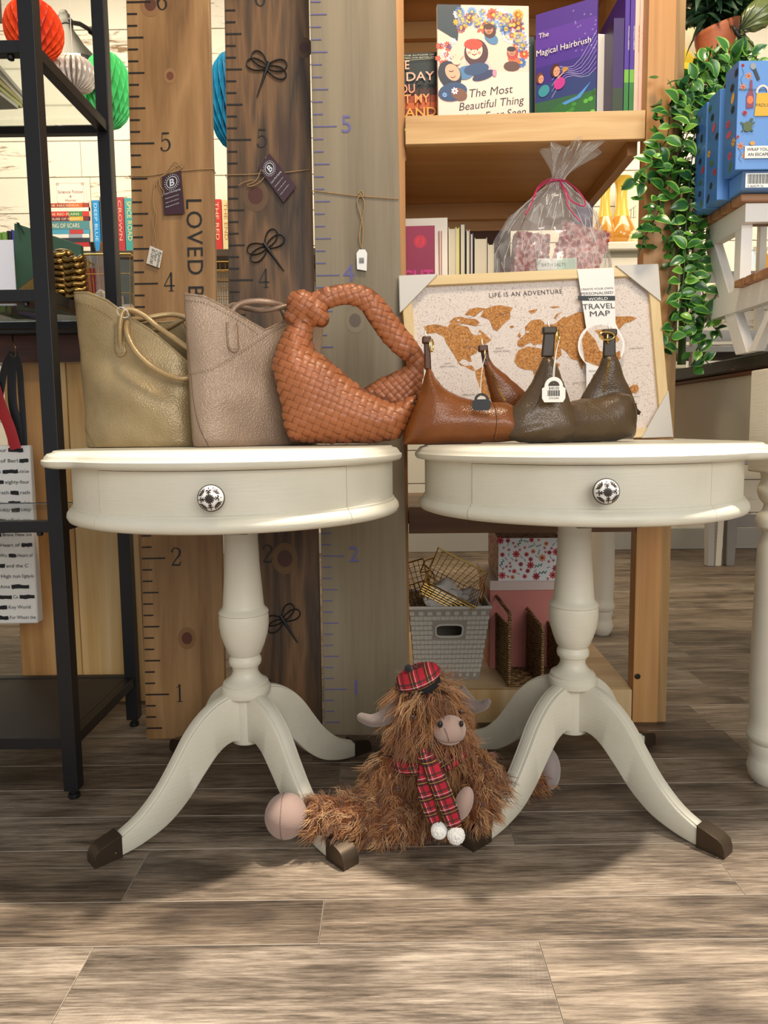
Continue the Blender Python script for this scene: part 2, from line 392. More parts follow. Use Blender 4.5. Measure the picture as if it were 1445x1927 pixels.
# ================================================================== PEDESTAL TABLES
def cream_mat(c):
    t = NT('chalk_paint'); v = t.coords((1, 1, 1), rnd=False); n = t.noise(v, 9, 4)
    t.l(t.ramp(n, [(.3, c), (.75, 'dfd9c7')]), t.b.inputs['Base Color']); t.b.inputs['Roughness'].default_value = .42
    t.bump(t.noise(t.coords((30, 30, 260), rnd=False), 1, 2), .0004); return t.m
cream = cream_mat('d2ccb8')
groove = plain('4b4335', .8); brass_dk = plain('5a4d40', .38, .8); porcelain = plain('f4f1ea', .12, coat=1.0); knob_ink = plain('35271c', .35)
def drum_table(cx, cy, rz, lobe, d0, d1, dk, label):
    T = thing('pedestal_table', label, 'table', (cx, cy, 0))
    c = V((cx, cy, 0))
    # top with stepped ogee edge, shallow lobe at its ends
    prof = [(-.30, .634), (-.012, .634), (-.003, .636), (.0, .640), (0, .6455), (-.004, .648), (-.005, .651), (-.009, .6555), (-.0165, .6575), (-.0185, .660), (-.022, .660), (-.30, .6602)]
    n = 160; vs = []; mb = MB()
    for dr, z in prof:
        for k in range(n):
            th = 2 * pi * k / n; e = 0
            for L in lobe:
                d = abs((math.degrees(th) - L + 180) % 360 - 180)
                e = max(e, .027 * max(0, min(1, (34 - d) / 7)) ** .7 - .004 * math.exp(-((d - 35) / 5) ** 2))
            r = max((.293 if lobe[0] > 90 else .294) + e + dr, .0005) if dr > -.29 else .0005
            vs.append(c + V((r * cos(th), r * sin(th), z)))
    m = len(prof); mb.add(vs, [(i * n + k, i * n + (k + 1) % n, (i + 1) * n + (k + 1) % n, (i + 1) * n + k) for i in range(m - 1) for k in range(n)])
    obj('tabletop', mb, cream, T, auto=50)
    def ring(prof, a0, a1, n):
        mb = MB(); m = len(prof); vs = []
        for k in range(n + 1):
            a = R(a0 + (a1 - a0) * k / n)
            for r, z in prof: vs.append(c + V((r * sin(a), -r * cos(a), z)))
        fs = [(k * m + i, k * m + (i + 1) % m, (k + 1) * m + (i + 1) % m, (k + 1) * m + i) for k in range(n) for i in range(m)]
        fs += [tuple(range(m)), tuple(n * m + i for i in range(m - 1, -1, -1))]
        return mb.add(vs, fs)
    face = .276
    apr = [(face - .02, .636), (face, .636), (face, .5695), (face + .003, .5685), (face + .003, .5655), (face + .0055, .564), (face + .010, .558), (face + .011, .551), (face + .008, .545), (face + .001, .5425), (face - .02, .5425)]
    g = .35
    obj('apron', ring(apr, d1 + g, 360 + d0 - g, 110), cream, T, auto=50)
    dp = [(r + .0008 if r > face - .01 else r, z - (.003 if z > .63 else 0)) for r, z in apr]
    dr = obj('drawer_front', ring(dp, d0, d1, 40), cream, T, auto=50)
    obj('drum_core', MB().lathe([(.245, .56), (.255, .56), (.255, .634), (.245, .634)], 48, c), groove, T)
    # porcelain knob with a painted medallion
    a = R(dk); nrm = V((sin(a), -cos(a), 0)); side = V((cos(a), sin(a), 0)); kc = c + nrm * (face + .001) + V((0, 0, .597))
    M = Matrix((side, V((0, 0, 1)), nrm)).transposed()
    k = obj('knob', MB().lathe([(.006, 0), (.006, .010), (.012, .012), (.0165, .016), (.0180, .021), (.0165, .027), (.0115, .0315), (.0055, .0335), (.0005, .0338)], 40, kc, M, cap=False), porcelain, dr, auto=180)
    obj('knob_collar', MB().lathe([(.0125, .0095), (.0178, .0145), (.0190, .0195), (.0187, .0215), (.0178, .0205), (.0120, .011)], 36, kc, M, cap=False), brass_dk, T)
    A = Art(kc, side, V((0, 0, 1)))
    zf = [(0, .0338), (.0055, .0335), (.0115, .0315), (.0165, .027), (.018, .021)]
    A.fn = lambda u, v, l: kc + side * u + V((0, 0, 1)) * v + nrm * (interp(zf, math.hypot(u, v)) + .0002 + l * .6)
    A.petals(0, 0, .0072, 14, knob_ink, .34, inner=.05, mid=knob_ink)
    for q in range(4):
        b = q * pi / 2 + .1; cu, cv = cos(b), sin(b)
        A.line([(cu * .006, cv * .006), (cu * .0158, cv * .0158)], .0013, knob_ink)
        for sgn in (-1, 1):
            pts = []
            for j in range(12):
                th = j / 11 * 4.6; rr = .0027 * (1 - j / 15); pu, pv = .0108 + rr * cos(th + pi), sgn * (.0026 + rr * sin(th + pi) * 1)
                pts.append((cu * pu - cv * pv, cv * pu + cu * pv))
            A.line(pts, .0014, knob_ink)
        b2 = b + pi / 4
        for j in (-2, -1, 0, 1, 2):
            e = b2 + j * .16; A.ell(cos(e) * .0142, sin(e) * .0142, .0032, .0010, knob_ink, 6, e + j * .25)
    A.obj('knob_pattern', dr)
    # turned column
    pr = [(.0005, .545), (.034, .545), (.0335, .52), (.0300, .50), (.0315, .45), (.0345, .409), (.0372, .372), (.0390, .367), (.0436, .363), (.0455, .359), (.0440, .3565), (.0452, .350), (.0450, .335), (.0425, .318), (.0370, .300), (.0305, .283),
          (.0270, .279), (.0272, .276), (.0295, .272), (.0300, .266), (.0282, .261), (.0255, .259), (.0232, .253), (.0236, .246), (.0275, .239), (.0330, .233), (.0400, .229), (.0415, .227), (.0408, .224), (.0445, .220), (.0458, .213), (.0440, .206), (.0400, .2025), (.030, .200), (.030, .12), (.0285, .116), (.0005, .116)]
    obj('column', MB().lathe(pr, 48, c, cap=False), cream, T, auto=32)
    obj('bearer', MB().box((cx - .05, cy - .20, .531), (cx + .05, cy + .20, .5425)), plain('33383d', .6), T)
    up = [(.02, .214), (.045, .212), (.07, .204), (.097, .187), (.123, .161), (.148, .125), (.178, .085), (.214, .052), (.25, .034), (.262, .0305)]
    lo = [(.02, .116), (.036, .128), (.064, .119), (.096, .088), (.128, .053), (.166, .024), (.208, .0085), (.238, .003), (.262, .0015)]
    U = spline([(a, 0, b) for a, b in up], 5); L0 = spline([(a, 0, b) for a, b in lo], 5)
    def res(P, m):
        ac = [0]
        for p, q in zip(P, P[1:]): ac.append(ac[-1] + (q - p).length)
        out = []
        for i in range(m):
            s = ac[-1] * i / (m - 1); j = max(k for k in range(len(ac)) if ac[k] <= s + 1e-9); j = min(j, len(P) - 2)
            t = (s - ac[j]) / max(ac[j + 1] - ac[j], 1e-9); out.append(P[j].lerp(P[j + 1], min(t, 1)))
        return out
    U, L0 = res(U, 26), res(L0, 26)
    for q in range(4):
        ang = R(45 + 90 * q) + rz; d = V((cos(ang), sin(ang), 0)); sd = V((-sin(ang), cos(ang), 0)); mb = MB(); vs = []
        for i in range(26):
            u, l = U[i], L0[i]; nn = (u - l).normalized(); hw = .0155 - .002 * i / 25
            sec = [(-hw * .9, 0, 0), (-hw, 0, .003), (-hw, 1, -.0065), (-hw * .92, 1, -.0035), (-hw * .66, 1, -.0030), (-hw * .60, 1, -.0048), (-hw * .52, 1, -.0012), (-hw * .2, 1, 0), (hw * .2, 1, 0), (hw * .52, 1, -.0012), (hw * .60, 1, -.0048), (hw * .66, 1, -.0030), (hw * .92, 1, -.0035), (hw, 1, -.0065), (hw, 0, .003), (hw * .9, 0, 0)]
            for w, tt, off in sec:
                p = l.lerp(u, tt) + nn * off; vs.append(c + d * p.x + sd * w + V((0, 0, p.z)))
        m = 16; mb.add(vs, [(i * m + k, i * m + (k + 1) % m, (i + 1) * m + (k + 1) % m, (i + 1) * m + k) for i in range(25) for k in range(m)] + [tuple(range(m)), tuple(25 * m + k for k in range(m))])
        leg = obj('leg', mb, cream, T, auto=30)
        mb = MB(); hw = .0155; sd2 = [(.250, .0), (.250, .0375), (.268, .033), (.284, .0285), (.292, .022), (.2955, .012), (.2955, .0)]
        mb.prism([c + d * r + V((0, 0, z)) - sd * hw for r, z in sd2], sd * hw * 2)
        cap = obj('foot_cap', mb, brass_dk, leg, bev=.0025, seg=3)
        for s in (-1, 1): mb = MB().ball(c + d * .261 + V((0, 0, .012)) + sd * s * hw, .0018, 8, 5)
        obj('rivet', mb, plain('8a7350', .3, .9), leg)
    return T
drum_table(-.260, 1.27, R(-2), (190,), -36, 47, 4, 'cream round pedestal table on the left, under the two tote bags')
drum_table(.352, 1.295, R(-4), (-10,), -50, 30, -7, 'cream round pedestal table on the right, under the framed world map')

# ================================================================== GROWTH CHART BOARDS
def board(name_label, p_tl, p_tr, p_bl, p_br, Yb, Yt, m, ft, ink, serif, edge, extra):
    """leaning ruler board: bottom corners on the floor, leaning away by Yt at z=1.62"""
    bl = at(*p_bl, z=0); br = at(*p_br, z=0); bl.y = br.y = (bl.y + br.y) / 2 if Yb is None else Yb
    sl = (Yt - bl.y) / 1.62
    n = V((0, -1, sl)).normalized(); o = V((0, bl.y, 0))
    tl = onplane(*p_tl, o, n); tr = onplane(*p_tr, o, n)
    # extend up to z=1.85
    def ext(a, b): return a + (b - a) * (1.85 / b.z)
    TL, TR = ext(bl, tl), ext(br, tr); th = -n * .019
    root = thing('growth_chart_board', name_label, 'growth chart', (bl + br) / 2, 0, 'wooden ruler boards leaning in a row')
    b = obj('plank_body', MB().hexa([bl, br, br + th, bl + th], [TL, TR, TR + th, TL + th]), [m], root, bev=.0012, smooth=False)
    Uv = (br - bl).normalized(); Vv = ((TL + TR) / 2 - (bl + br) / 2).normalized(); Uv = (Uv - Vv * Uv.dot(Vv)).normalized()
    return root, o, n, bl, br, TL, TR, Uv, Vv
def marks(root, B, ft, ink, serif, sz, tw, xs, skipname='tick_marks'):
    """ft: {number: py of its line}; lines cut every inch from the lowest to the top"""
    _, o, n, bl, br, TL, TR, U, Vv = B
    ks = sorted(ft); z0 = {k: onplane(xs, ft[k], o, n) for k in ks}
    zin = lambda q: interp([(k, z0[k].z) for k in ks], q) if ks[0] <= q <= ks[-1] else (z0[ks[0]].z - (ks[0] - q) * .3048 * Vv.z if q < ks[0] else z0[ks[-1]].z + (q - ks[-1]) * .3048 * Vv.z)
    A = Art(bl, U, Vv, base=.0006); A.fn = lambda u, v, l: None
    mb = MB()
    for i in range(-8, 12 * 6 + 8):
        q = 1 + i / 12; z = zin(q)
        if z < .02 or z > 1.82: continue
        t = z / TL.z; L = bl.lerp(TL, t); w = .053 if i % 12 == 0 else .035 if i % 3 == 0 else .022
        w *= tw; a = L + U * .002 + n * .0007; b = a + U * w; hh = V((0, 0, .0032)) * (1 if ink == 'b' else .7)
        if ink == 'b': mb.hexa([a - hh / 2 - n * .001, b - hh / 2 - n * .001, b - hh / 2 + n * .0006, a - hh / 2 + n * .0006], [a + hh / 2 - n * .001, b + hh / 2 - n * .001, b + hh / 2 + n * .0006, a + hh / 2 + n * .0006])
        else: mb.hexa([a - hh / 2 - n * .001, b - hh / 2 - n * .001, b - hh / 2 + n * .0003, a - hh / 2 + n * .0003], [a + hh / 2 - n * .001, b + hh / 2 - n * .001, b + hh / 2 + n * .0003, a + hh / 2 + n * .0003])
    col = plain('17120f', .5) if ink == 'b' else plain('5f5c92', .6)
    obj(skipname, mb, col, root, smooth=False, kind='stuff')
    for k in range(1, 7):
        z = zin(k); 
        if k == 3 or z > 1.8: continue
        t = z / TL.z; L = bl.lerp(TL, t) + U * (sz[1]); L.z = z
        A = Art(L, U, Vv, base=.0009)
        if serif: A.serif(str(k), 0, -sz[0] * .42, sz[0], col)
        else: A.text(str(k), 0, -sz[0] * .36, sz[0] * 1.42, col, spacing=1)
        A.obj('numeral', root)
def dragonfly(B, root, cx, cy, ang, s):
    _, o, n, bl, br, TL, TR, U, Vv = B
    c = onplane(cx, cy, o, n) + n * .003; mb = MB(); M = lambda x, y: c + (U * (x * cos(ang) - y * sin(ang)) + Vv * (x * sin(ang) + y * cos(ang))) * s
    for a, l in ((18, .62), (52, .60), (162, .62), (128, .60)):
        a = R(a - 24 if a < 90 else a + 24); pts = []
        for k in range(20):
            t = 2 * pi * k / 20; x = l * (.5 - .5 * cos(t)); y = .13 * sin(t) * (1.1 - .3 * cos(t)); y *= 1.15
            pts.append(M(x * cos(a) - y * sin(a), x * sin(a) + y * cos(a)))
        mb.tube(pts, .0016, 6, closed=True, nrm=n)
    mb.tube([M(0, .16), M(0, .05), M(0, -.25), M(0, -.62), M(0, -.9)], [.0035, .0045, .003, .002, .0013], 8, nrm=n)
    obj('dragonfly', mb, plain('1a1816', .5, .4), root)
def twine(B, pts_px, label, extra=None):
    _, o, n, bl, br, TL, TR, U, Vv = B
    pts = [onplane(a, b, o, n) + n * .002 for a, b in pts_px]
    l = pts[0] - U * .002; r = pts[-1] + U * .002; back = -n * .0235
    mb = MB(); mb.tube([l + back, l] + spline(pts, 4)[1:-1] + [r, r + back], .0011, 6, closed=True)
    t = obj('twine', mb, TW); tag(t, label, 'twine', None); return t
TW = plain('a5855c', .9, bump=.0006, bs=900)
w1 = wood('906a3f', '74522e', 'a47d50', 'Z', 1.0, .5, .0003, '6e3b22'); w2 = wood('523b23', '302114', '775534', 'Z', 1.1, .5, .0004, '3a1d12', rings=9)
w3 = wood('857862', '746750', '92846c', 'Z', .9, .6, .0002, '6b5644', rings=3)
B1 = board('medium brown wooden growth ruler board with vertical lettering and black numbers', (237, 1), (393, 1), (275, 1391), (425, 1389), None, 1.648, w1, 0, 'b', 1, 0, 0)
B2 = board('dark stained wooden growth ruler board decorated with black dragonflies', (422, 1), (580, 1), (440, 1391), (605, 1386), 1.545, 1.655, w2, 0, 'b', 1, 0, 0)
B3 = board('grey washed wooden growth ruler board with lilac numbers, rightmost of the rulers', (583, 1), (745, 1), (611, 1383), (770, 1379), 1.545, 1.588, w3, 0, 'l', 0, 0, 0)
marks(B1[0], B1, {1: 1307, 2: 1051, 4: 534, 5: 270, 6: 4}, 'b', True, (.0415, .066), .98, 285)
marks(B2[0], B2, {2: 1045, 4: 527, 5: 263, 6: -3}, 'b', True, (.0415, .066), 1.0, 470)
marks(B3[0], B3, {1: 1297, 2: 1046, 4: 518, 5: 238}, 'l', False, (.036, .060), .95, 640)
for cx, cy, a, s in ((503, 128, -.35, .074), (502, 466, .62, .072), (533, 1166, .55, .068)): dragonfly(B2, B2[0], cx, cy, a, s)
# vertical words on the brown board
o_, n_ = B1[1], B1[2]; pL = onplane(381, 372, o_, n_)
A = Art(pL, -B1[8], B1[7], base=.0009)      # text runs downwards
A.N = n_; A.P = lambda u, v, A=A: A.O + A.U * u + A.V * v + n_ * .0012
for i_, ch_ in enumerate('LOVED BEYOND'):
    if ch_ == ' ': continue
    A = Art(pL, -B1[8], B1[7], base=.0009); A.N = n_; A.P = lambda u, v, A=A: A.O + A.U * u + A.V * v + n_ * .0012
    adv = (unit_w('LOVED BEYOND'[:i_ + 1], spacing=1.12) - unit_w(ch_, spacing=1.12)) * .050
    A.text(ch_, adv, -.036, .050, plain('17120f', .5)); A.obj('letter', B1[0])
# knots as shallow discs of darker heartwood
def knot(B, px, py, r, col, col2):
    _, o, n, bl, br, TL, TR, U, Vv = B; c = onplane(px, py, o, n)
    t = NT('knot'); v = t.coords((1, 1, 1), rnd=False)
    A = Art(c, U, Vv, base=.0003); A.ell(0, 0, r * 1.7, r * 2.1, plain(col2, .6), 20); A.ell(0, 0, r, r * 1.15, plain(col, .5), 18); A.obj('knot', B[0])
knot(B1, 320, 143, .008, '6b3a22', '8f6a42'); knot(B1, 283, 8, .013, '5c3420', '8b633c'); knot(B1, 352, 1201, .012, '5a2a17', '8a6238')
knot(B2, 481, 368, .017, '4b2114', '5d432a'); knot(B2, 536, 1051, .017, '4a2617', '6d5030'); knot(B3, 668, 603, .013, '5b4b3c', '7f7059'); knot(B2, 572, 90, .011, '3f1c12', '50381f')
TL1, TL2, TL3 = [onplane(x, y, B[1], B[2]) for x, y, B in ((0, 0, B1), (0, 0, B2), (0, 0, B3))]
twine(B1, [(245, 332), (285, 331), (312, 326), (345, 322), (400, 318)], 'jute twine tied round the medium brown ruler board')
twine(B2, [(426, 330), (470, 329), (500, 327), (540, 325), (582, 320)], 'jute twine tied round the dark dragonfly ruler board')
twine(B3, [(589, 359), (640, 366), (680, 370), (748, 375)], 'jute twine tied round the grey ruler board')
def on(B, px, py, off=.004): return onplane(px, py, B[1], B[2]) + B[2] * off
def tied(B, loops, r=.0010):
    mb = MB()
    for l in loops: mb.tube(spline([on(B, a, b, .004 + .002 * random.random()) for a, b in l], 5), r, 6)
    return mb
maroon = plain('3c2029', .35)
def card_tag(B, quad, ang_u, label, loops, ln):
    q = [on(B, a, b, .006) for a, b in quad]      # tl, tr, br, bl of the card as it hangs
    root = thing('swing_tag', label, 'tag', q[0])
    n = B[2]; obj('card', MB().hexa([p - n * .0003 for p in q], [p + n * .0003 for p in q]), maroon, root, smooth=False)
    U = (q[1] - q[0]); w = U.length; h = (q[3] - q[0]).length; U.normalize(); Vv = (q[0] - q[3]).normalized()
    A = Art(q[3] + n * .0003, U, Vv); cu, cv = w * .5, h * .77; wh = plain('c8d4d8', .5)
    for k in range(22): a = 2 * pi * k / 22; A.ell(cu + cos(a) * w * .36, cv + sin(a) * w * .36, w * .035, w * .018, wh, 5, a); A.lay = 1
    A.line([(cu + cos(2 * pi * k / 20) * w * .27, cv + sin(2 * pi * k / 20) * w * .27) for k in range(20)], w * .03, wh, True)
    A.text('B', cu, cv - w * .17, w * .48, wh, align='c', bold=.02)
    A.text('Custom Wood Engraving', w * .08, h * .50, w * .13, wh, width=w * .84)
    for j, s in enumerate(('Handmade growth charts', 'made to order with your', 'family name and dates')): A.text(s, w * .12, h * (.38 - .11 * j), w * .08, wh, width=w * .7)
    A.obj('print', root)
    obj('string', tied(B, loops), TW, root)
card_tag(B1, [(306, 335), (342, 323), (349, 404), (310, 406)], 0, 'maroon business card hanging on twine from the medium brown ruler board', [[(345, 318), (330, 306), (318, 320), (308, 332), (298, 340), (295, 352)], [(310, 332), (328, 318), (345, 310), (338, 322), (318, 328)], [(298, 334), (292, 350), (290, 380), (293, 400)], [(300, 336), (303, 352), (310, 362), (306, 372)]], 0)
card_tag(B2, [(486, 318), (508, 291), (558, 353), (534, 383)], 0, 'maroon business card hanging askew from the dark dragonfly ruler board', [[(500, 330), (492, 322), (486, 336), (478, 345), (466, 350), (474, 352), (490, 344), (500, 332)], [(500, 298), (504, 308), (505, 322), (496, 332)], [(478, 340), (462, 344), (450, 350)]], 0)
root = thing('price_tag', 'small white price tag with handwritten chart price hanging on the medium brown ruler board', 'tag', on(B1, 291, 470))
q = [on(B1, a, b, .006) for a, b in ((284, 464), (308, 474), (302, 506), (277, 497))]; n = B1[2]
obj('card', MB().hexa([p - n * .0003 for p in q], [p + n * .0003 for p in q]), plain('cfc6b6', .7), root, smooth=False)
A = Art(q[1] + n * .0004, (q[2] - q[1]).normalized(), (q[1] - q[0]).normalized())
for j, s in enumerate(('Rainbow', 'Chart', '$120.00')): A.text(s, .003, -.008 - .008 * j, .010, '33302e', shear=.3)
A.obj('print', root); obj('string', tied(B1, [[(293, 400), (288, 420), (294, 445), (290, 468)], [(296, 398), (294, 425), (289, 450), (291, 468)]], .0006), TW, root)
root = thing('price_tag', 'small white barcode tag hanging on a twine loop from the grey ruler board', 'tag', on(B3, 681, 490))
q = [on(B3, a, b, .006) for a, b in ((671, 478), (676, 471), (687, 471), (691, 478), (690, 511), (672, 508))]; n = B3[2]
obj('card', MB().prism([p for p in q], n * .0006), plain('eceae6', .6), root, smooth=False)
A = Art(on(B3, 671, 508, .007), V((1, 0, 0)), V((0, 0, 1)))
for j in range(9): A.rect(.006 + j * .0012, .012, .0066 + j * .0012, .024, '3a3030'); A.lay = 1
A.obj('print', root); obj('string', tied(B3, [[(680, 366), (672, 380), (678, 405), (683, 430), (681, 470)], [(678, 366), (686, 385), (680, 420), (676, 448), (680, 468)], [(676, 372), (684, 370), (680, 360), (674, 366)]], .0012), TW, root)
# ================================================================== WOODEN BOOKCASE
pine = wood('c08b52', 'a4733d', 'cf9d64', 'Z', .8, .5, .0002, '8d5426', rings=5)
pineX = wood('c69a5e', 'a87a41', 'd6ae74', 'X', .8, .45, .0002, rings=5)
ply = wood('d2a56c', 'bd8d52', 'dcb47e', 'X', .5, .45, .0001, rings=4, fine=.5)
oakX = wood('c99d64', 'a87b46', 'd9b27c', 'X', 1, .5, .0003, rings=6)
pale = wood('c9a877', 'b8935f', 'dabf92', 'Z', .7, .55, .0002, rings=5)
bs = thing('bookcase', 'tall open wooden bookcase with deep plywood shelves behind the right table', 'bookcase', (.3, 1.62, 0))
cz = R(-1.6); bc = V((.056, 1.607, 0)); bu = V((cos(cz), sin(cz), 0)); bv = V((-sin(cz), cos(cz), 0))
def BX(mb, u0, v0, z0, u1, v1, z1):
    M = Matrix.Translation(bc) @ Matrix.Rotation(cz, 4, 'Z'); return mb.box((u0, v0, z0), (u1, v1, z1), M)
WI = .513
obj('post', BX(MB(), -.062, .010, 0, -.001, .046, 2.05), pine, bs, bev=.0015, smooth=False)
obj('post', BX(MB(), WI + .004, -.004, 0, WI + .062, .036, 2.05), pine, bs, bev=.0015, smooth=False)
obj('post', BX(MB(), WI + .062, 0, 0, WI + .083, .05, 2.05), wood('a98555', '8a6a40', 'bb9664', 'Z', 1.2, .6), bs, bev=.001, smooth=False)
obj('post', BX(MB(), -.062, .44, 0, -.02, .48, 2.05), pine, bs, smooth=False)
for z0, z1, f0, f1, m in ((1.317, 1.335, 1.303, 1.362, ply), (1.80, 1.82, 1.785, 1.85, ply), (.90, .925, .885, .94, ply), (.47, .50, .4495, .51, wood('6b4726', '573819', '7b5630', 'X', .8, .5)), (.055, .079, .0, .079, pale)):
    obj('shelf', BX(MB(), -.04, .012, z0, WI + .004, .47, z1), m if z0 > .06 else wood('c8a87c', 'b8966a', 'd8bd94', 'X', .5, .4), bs, smooth=False)
    obj('shelf_front', BX(MB(), 0, -.004, f0, WI + .002, .0115, f1), oakX if z0 > .6 else m, bs, bev=.001, smooth=False)
    if z0 > .6:
        for u in (-.02, WI - .022): obj('side_rail', BX(MB(), u, .04, z0 - .032, u + .022, .47, z0 - .001), pineX if 0 else wood('ad7c44', '946636', 'bf9054', 'Y', .8, .5), bs, smooth=False)
        obj('back_rail', BX(MB(), -.02, .452, z0 - .045, WI, .47, z0 - .001), ply, bs, smooth=False)
obj('back_panel', BX(MB(), -.02, .475, .925, .30, .483, 1.27), wood('5c3b1e', '4a2f18', '6c4726', 'X', .6, .6), bs, smooth=False)
obj('back_panel', BX(MB(), -.02, .472, 1.245, WI + .004, .48, 2.05), ply, bs, smooth=False)
obj('side_panel', BX(MB(), WI - .006, .04, 1.337, WI + .003, .47, 1.80), ply, bs, smooth=False)
mb = MB(); kc = at(1200, 1273, Y=1.585); mb.lathe([(.0065, 0), (.006, .001), (.0025, .0012), (.002, .0004)], 16, kc, Matrix.Rotation(pi / 2, 4, 'X')); obj('bolt', mb, plain('3b3936', .4, .8), bs)

# ================================================================== BLACK METAL SHELF
blk = plain('1c1b1d', .42, .3, bump=.0001, bs=300); blkp = plain('26221f', .5, bump=.0002, bs=120)
gl = plain('eef6f4', .02, trans=1.0, ior=1.45)
ms = thing('metal_shelf', 'black metal shelf unit with glass shelves at the left edge', 'shelf', (-.9, 1.44, 0))
X0, X1, YF, YR, w = -1.45, -.595, 1.281, 1.607, .0135
for x, y in ((X1, YF), (X1, YR), (X0, YF), (X0, YR)):
    p = obj('post', MB().box((x - w, y - w, .018), (x + w, y + w, 1.95)), blk, ms, bev=.0012, smooth=False)
    obj('leveller', MB().lathe([(.006, .008), (.006, .018)], 12, (x, y, 0)).lathe([(.010, 0), (.011, .003), (.010, .009), (.006, .010)], 16, (x, y, 0)), blk, p)
for z in (.111, .520, .930, 1.343, 1.76):
    for y in (YF, YR): obj('rail', MB().box((X0 + w, y - .010, z - .0105), (X1 - w, y + .010, z + .0105)), blk, ms, bev=.001, smooth=False)
    for x in (X0, X1): obj('rail', MB().box((x - .010, YF + w, z - .0105), (x + .010, YR - w, z + .0105)), blk, ms, bev=.001, smooth=False)
    if z < .2: obj('shelf_panel', MB().box((X0 + .012, YF + .011, z + .001), (X1 - .012, YR - .011, z + .009)), blkp, ms, smooth=False)
    else: obj('glass_shelf', MB().box((X0 + .012, YF + .011, z + .004), (X1 - .012, YR - .011, z + .010)), gl, ms, smooth=False)
for z in (.520, .930, 1.343): obj('bolt', MB().lathe([(.0055, 0), (.0055, -.006), (.003, -.0075)], 12, (X1 - .035, YF, z - .0105)), blk, ms)

# ================================================================== COUNTER BEHIND IT
ct = thing('counter', 'dark topped counter on pale pine legs behind the metal shelf', 'counter', (-1.2, 2.1, 0))
obj('countertop', MB().box((-2.3, 1.70, .922), (-.36, 2.5, .946)), plain('1d1a18', .35), ct, bev=.004, seg=3)
obj('apron', MB().box((-2.2, 1.73, .86), (-.38, 1.75, .922)), wood('4a2616', '351a0e', '5b3220', 'X', 1, .35), ct, smooth=False)
pp = wood('e0b87a', 'c89a5a', 'eccb94', 'Z', .8, .5, .0002, rings=7)
def pxX(x, y, Y): return at(x, y, Y=Y).x
obj('leg', MB().box((pxX(43, 900, 1.76) - .03, 1.755, 0), (pxX(96, 900, 1.76), 1.79, .86)), wood('c09058', 'a57742', 'cfa06a', 'Z', .8, .5), ct, bev=.0015, smooth=False)
xa, xb, xc = pxX(106, 1000, 1.72), pxX(128, 1000, 1.72), pxX(250, 1000, 1.72)
obj('stile', MB().box((xa, 1.753, 0), (xb, 1.79, .86)), pp, ct, bev=.001, smooth=False)
obj('end_panel', MB().box((xb + .001, 1.757, 0), (xc, 1.785, .86)), pp, ct, bev=.001, smooth=False)
obj('stile', MB().box((xc + .001, 1.753, 0), (xc + .028, 1.79, .86)), wood('a98050', '8f683c', 'b98f5e', 'Z', 1, .5), ct, bev=.001, smooth=False)
obj('leg', MB().box((-2.25, 1.755, 0), (-2.15, 1.8, .86)), pp, ct, smooth=False)
obj('leg', MB().box((-2.25, 2.4, 0), (-2.15, 2.45, .86)), pp, ct, smooth=False)
obj('leg', MB().box((-.50, 2.4, 0), (-.40, 2.45, .86)), pp, ct, smooth=False)

# ================================================================== BLACK TOPPED TABLE ON THE RIGHT
bt = thing('farm_table', 'black topped table with worn edges and cream turned legs at the right edge', 'table', (1.1, 1.7, 0))
def worn(base, under):
    t = NT('worn_paint'); v = t.coords((3, 3, 12), rnd=False); n = t.noise(v, 9, 6, .7)
    t.l(t.ramp(n, [(.61, base), (.63, under)]), t.b.inputs['Base Color']); t.b.inputs['Roughness'].default_value = .4; return t.m
obj('tabletop', MB().box((.735, 1.24, .800), (1.7, 2.46, .828)), worn('1b1512', '7a4526'), bt, bev=.004, seg=3)
obj('top_moulding', MB().box((.747, 1.252, .790), (1.69, 2.45, .800)), plain('6b3f22', .5), bt, bev=.003)
ap = plain('cfc6b0', .5)
obj('apron', MB().box((.758, 1.35, .655), (.78, 2.38, .790)), ap, bt, smooth=False)
obj('apron', MB().box((.80, 1.27, .655), (1.6, 1.29, .790)), ap, bt, smooth=False)
lc = at(1446, 1470, Y=1.31); lc.z = 0
lp = [(.0005, 0), (.028, 0), (.036, .012), (.040, .028), (.036, .045), (.034, .055), (.038, .068), (.037, .080), (.043, .088), (.044, .098), (.040, .108), (.038, .125), (.041, .20), (.0385, .36), (.036, .46), (.0325, .475), (.029, .482), (.030, .49), (.040, .498), (.042, .51), (.038, .522), (.030, .53), (.028, .54), (.036, .55), (.040, .562), (.040, .572), (.034, .585), (.036, .60)]
lgm = cream_mat('d9d2c0')
def tleg(c):
    l = obj('leg', MB().lathe(lp, 36, c, cap=False), lgm, bt, auto=40)
    obj('leg_block', MB().box((c.x - .043, c.y - .043, .60), (c.x + .043, c.y + .043, .790)), lgm, l, bev=.003)
tleg(lc); tleg(V((at(1130, 1192, z=0).x, at(1130, 1192, z=0).y, 0))); tleg(V((1.62, 1.32, 0)))
gp = plain('8f9496', .5)
bn = thing('bench', 'small grey bench with a cream leg beside it near the far right wall', 'bench', (1.9, 3.5, 0))
for x, m, p in ((at(1346, 1062, Y=3.42).x, plain('e6dfcc', .5), 1), (at(1371, 1062, Y=3.42).x, plain('8e8a88', .5), 0), (at(1371, 1062, Y=3.42).x + .5, plain('8e8a88', .5), 0), (at(1290, 1042, Y=3.7).x, plain('b9b4ae', .5), 0)):
    obj('leg', MB().hexa([(x - .02, 3.40, 0), (x + .02, 3.40, 0), (x + .02, 3.44, 0), (x - .02, 3.44, 0)], [(x - .03, 3.39, .5), (x + .03, 3.39, .5), (x + .03, 3.45, .5), (x - .03, 3.45, .5)]), m, bn, bev=.003)
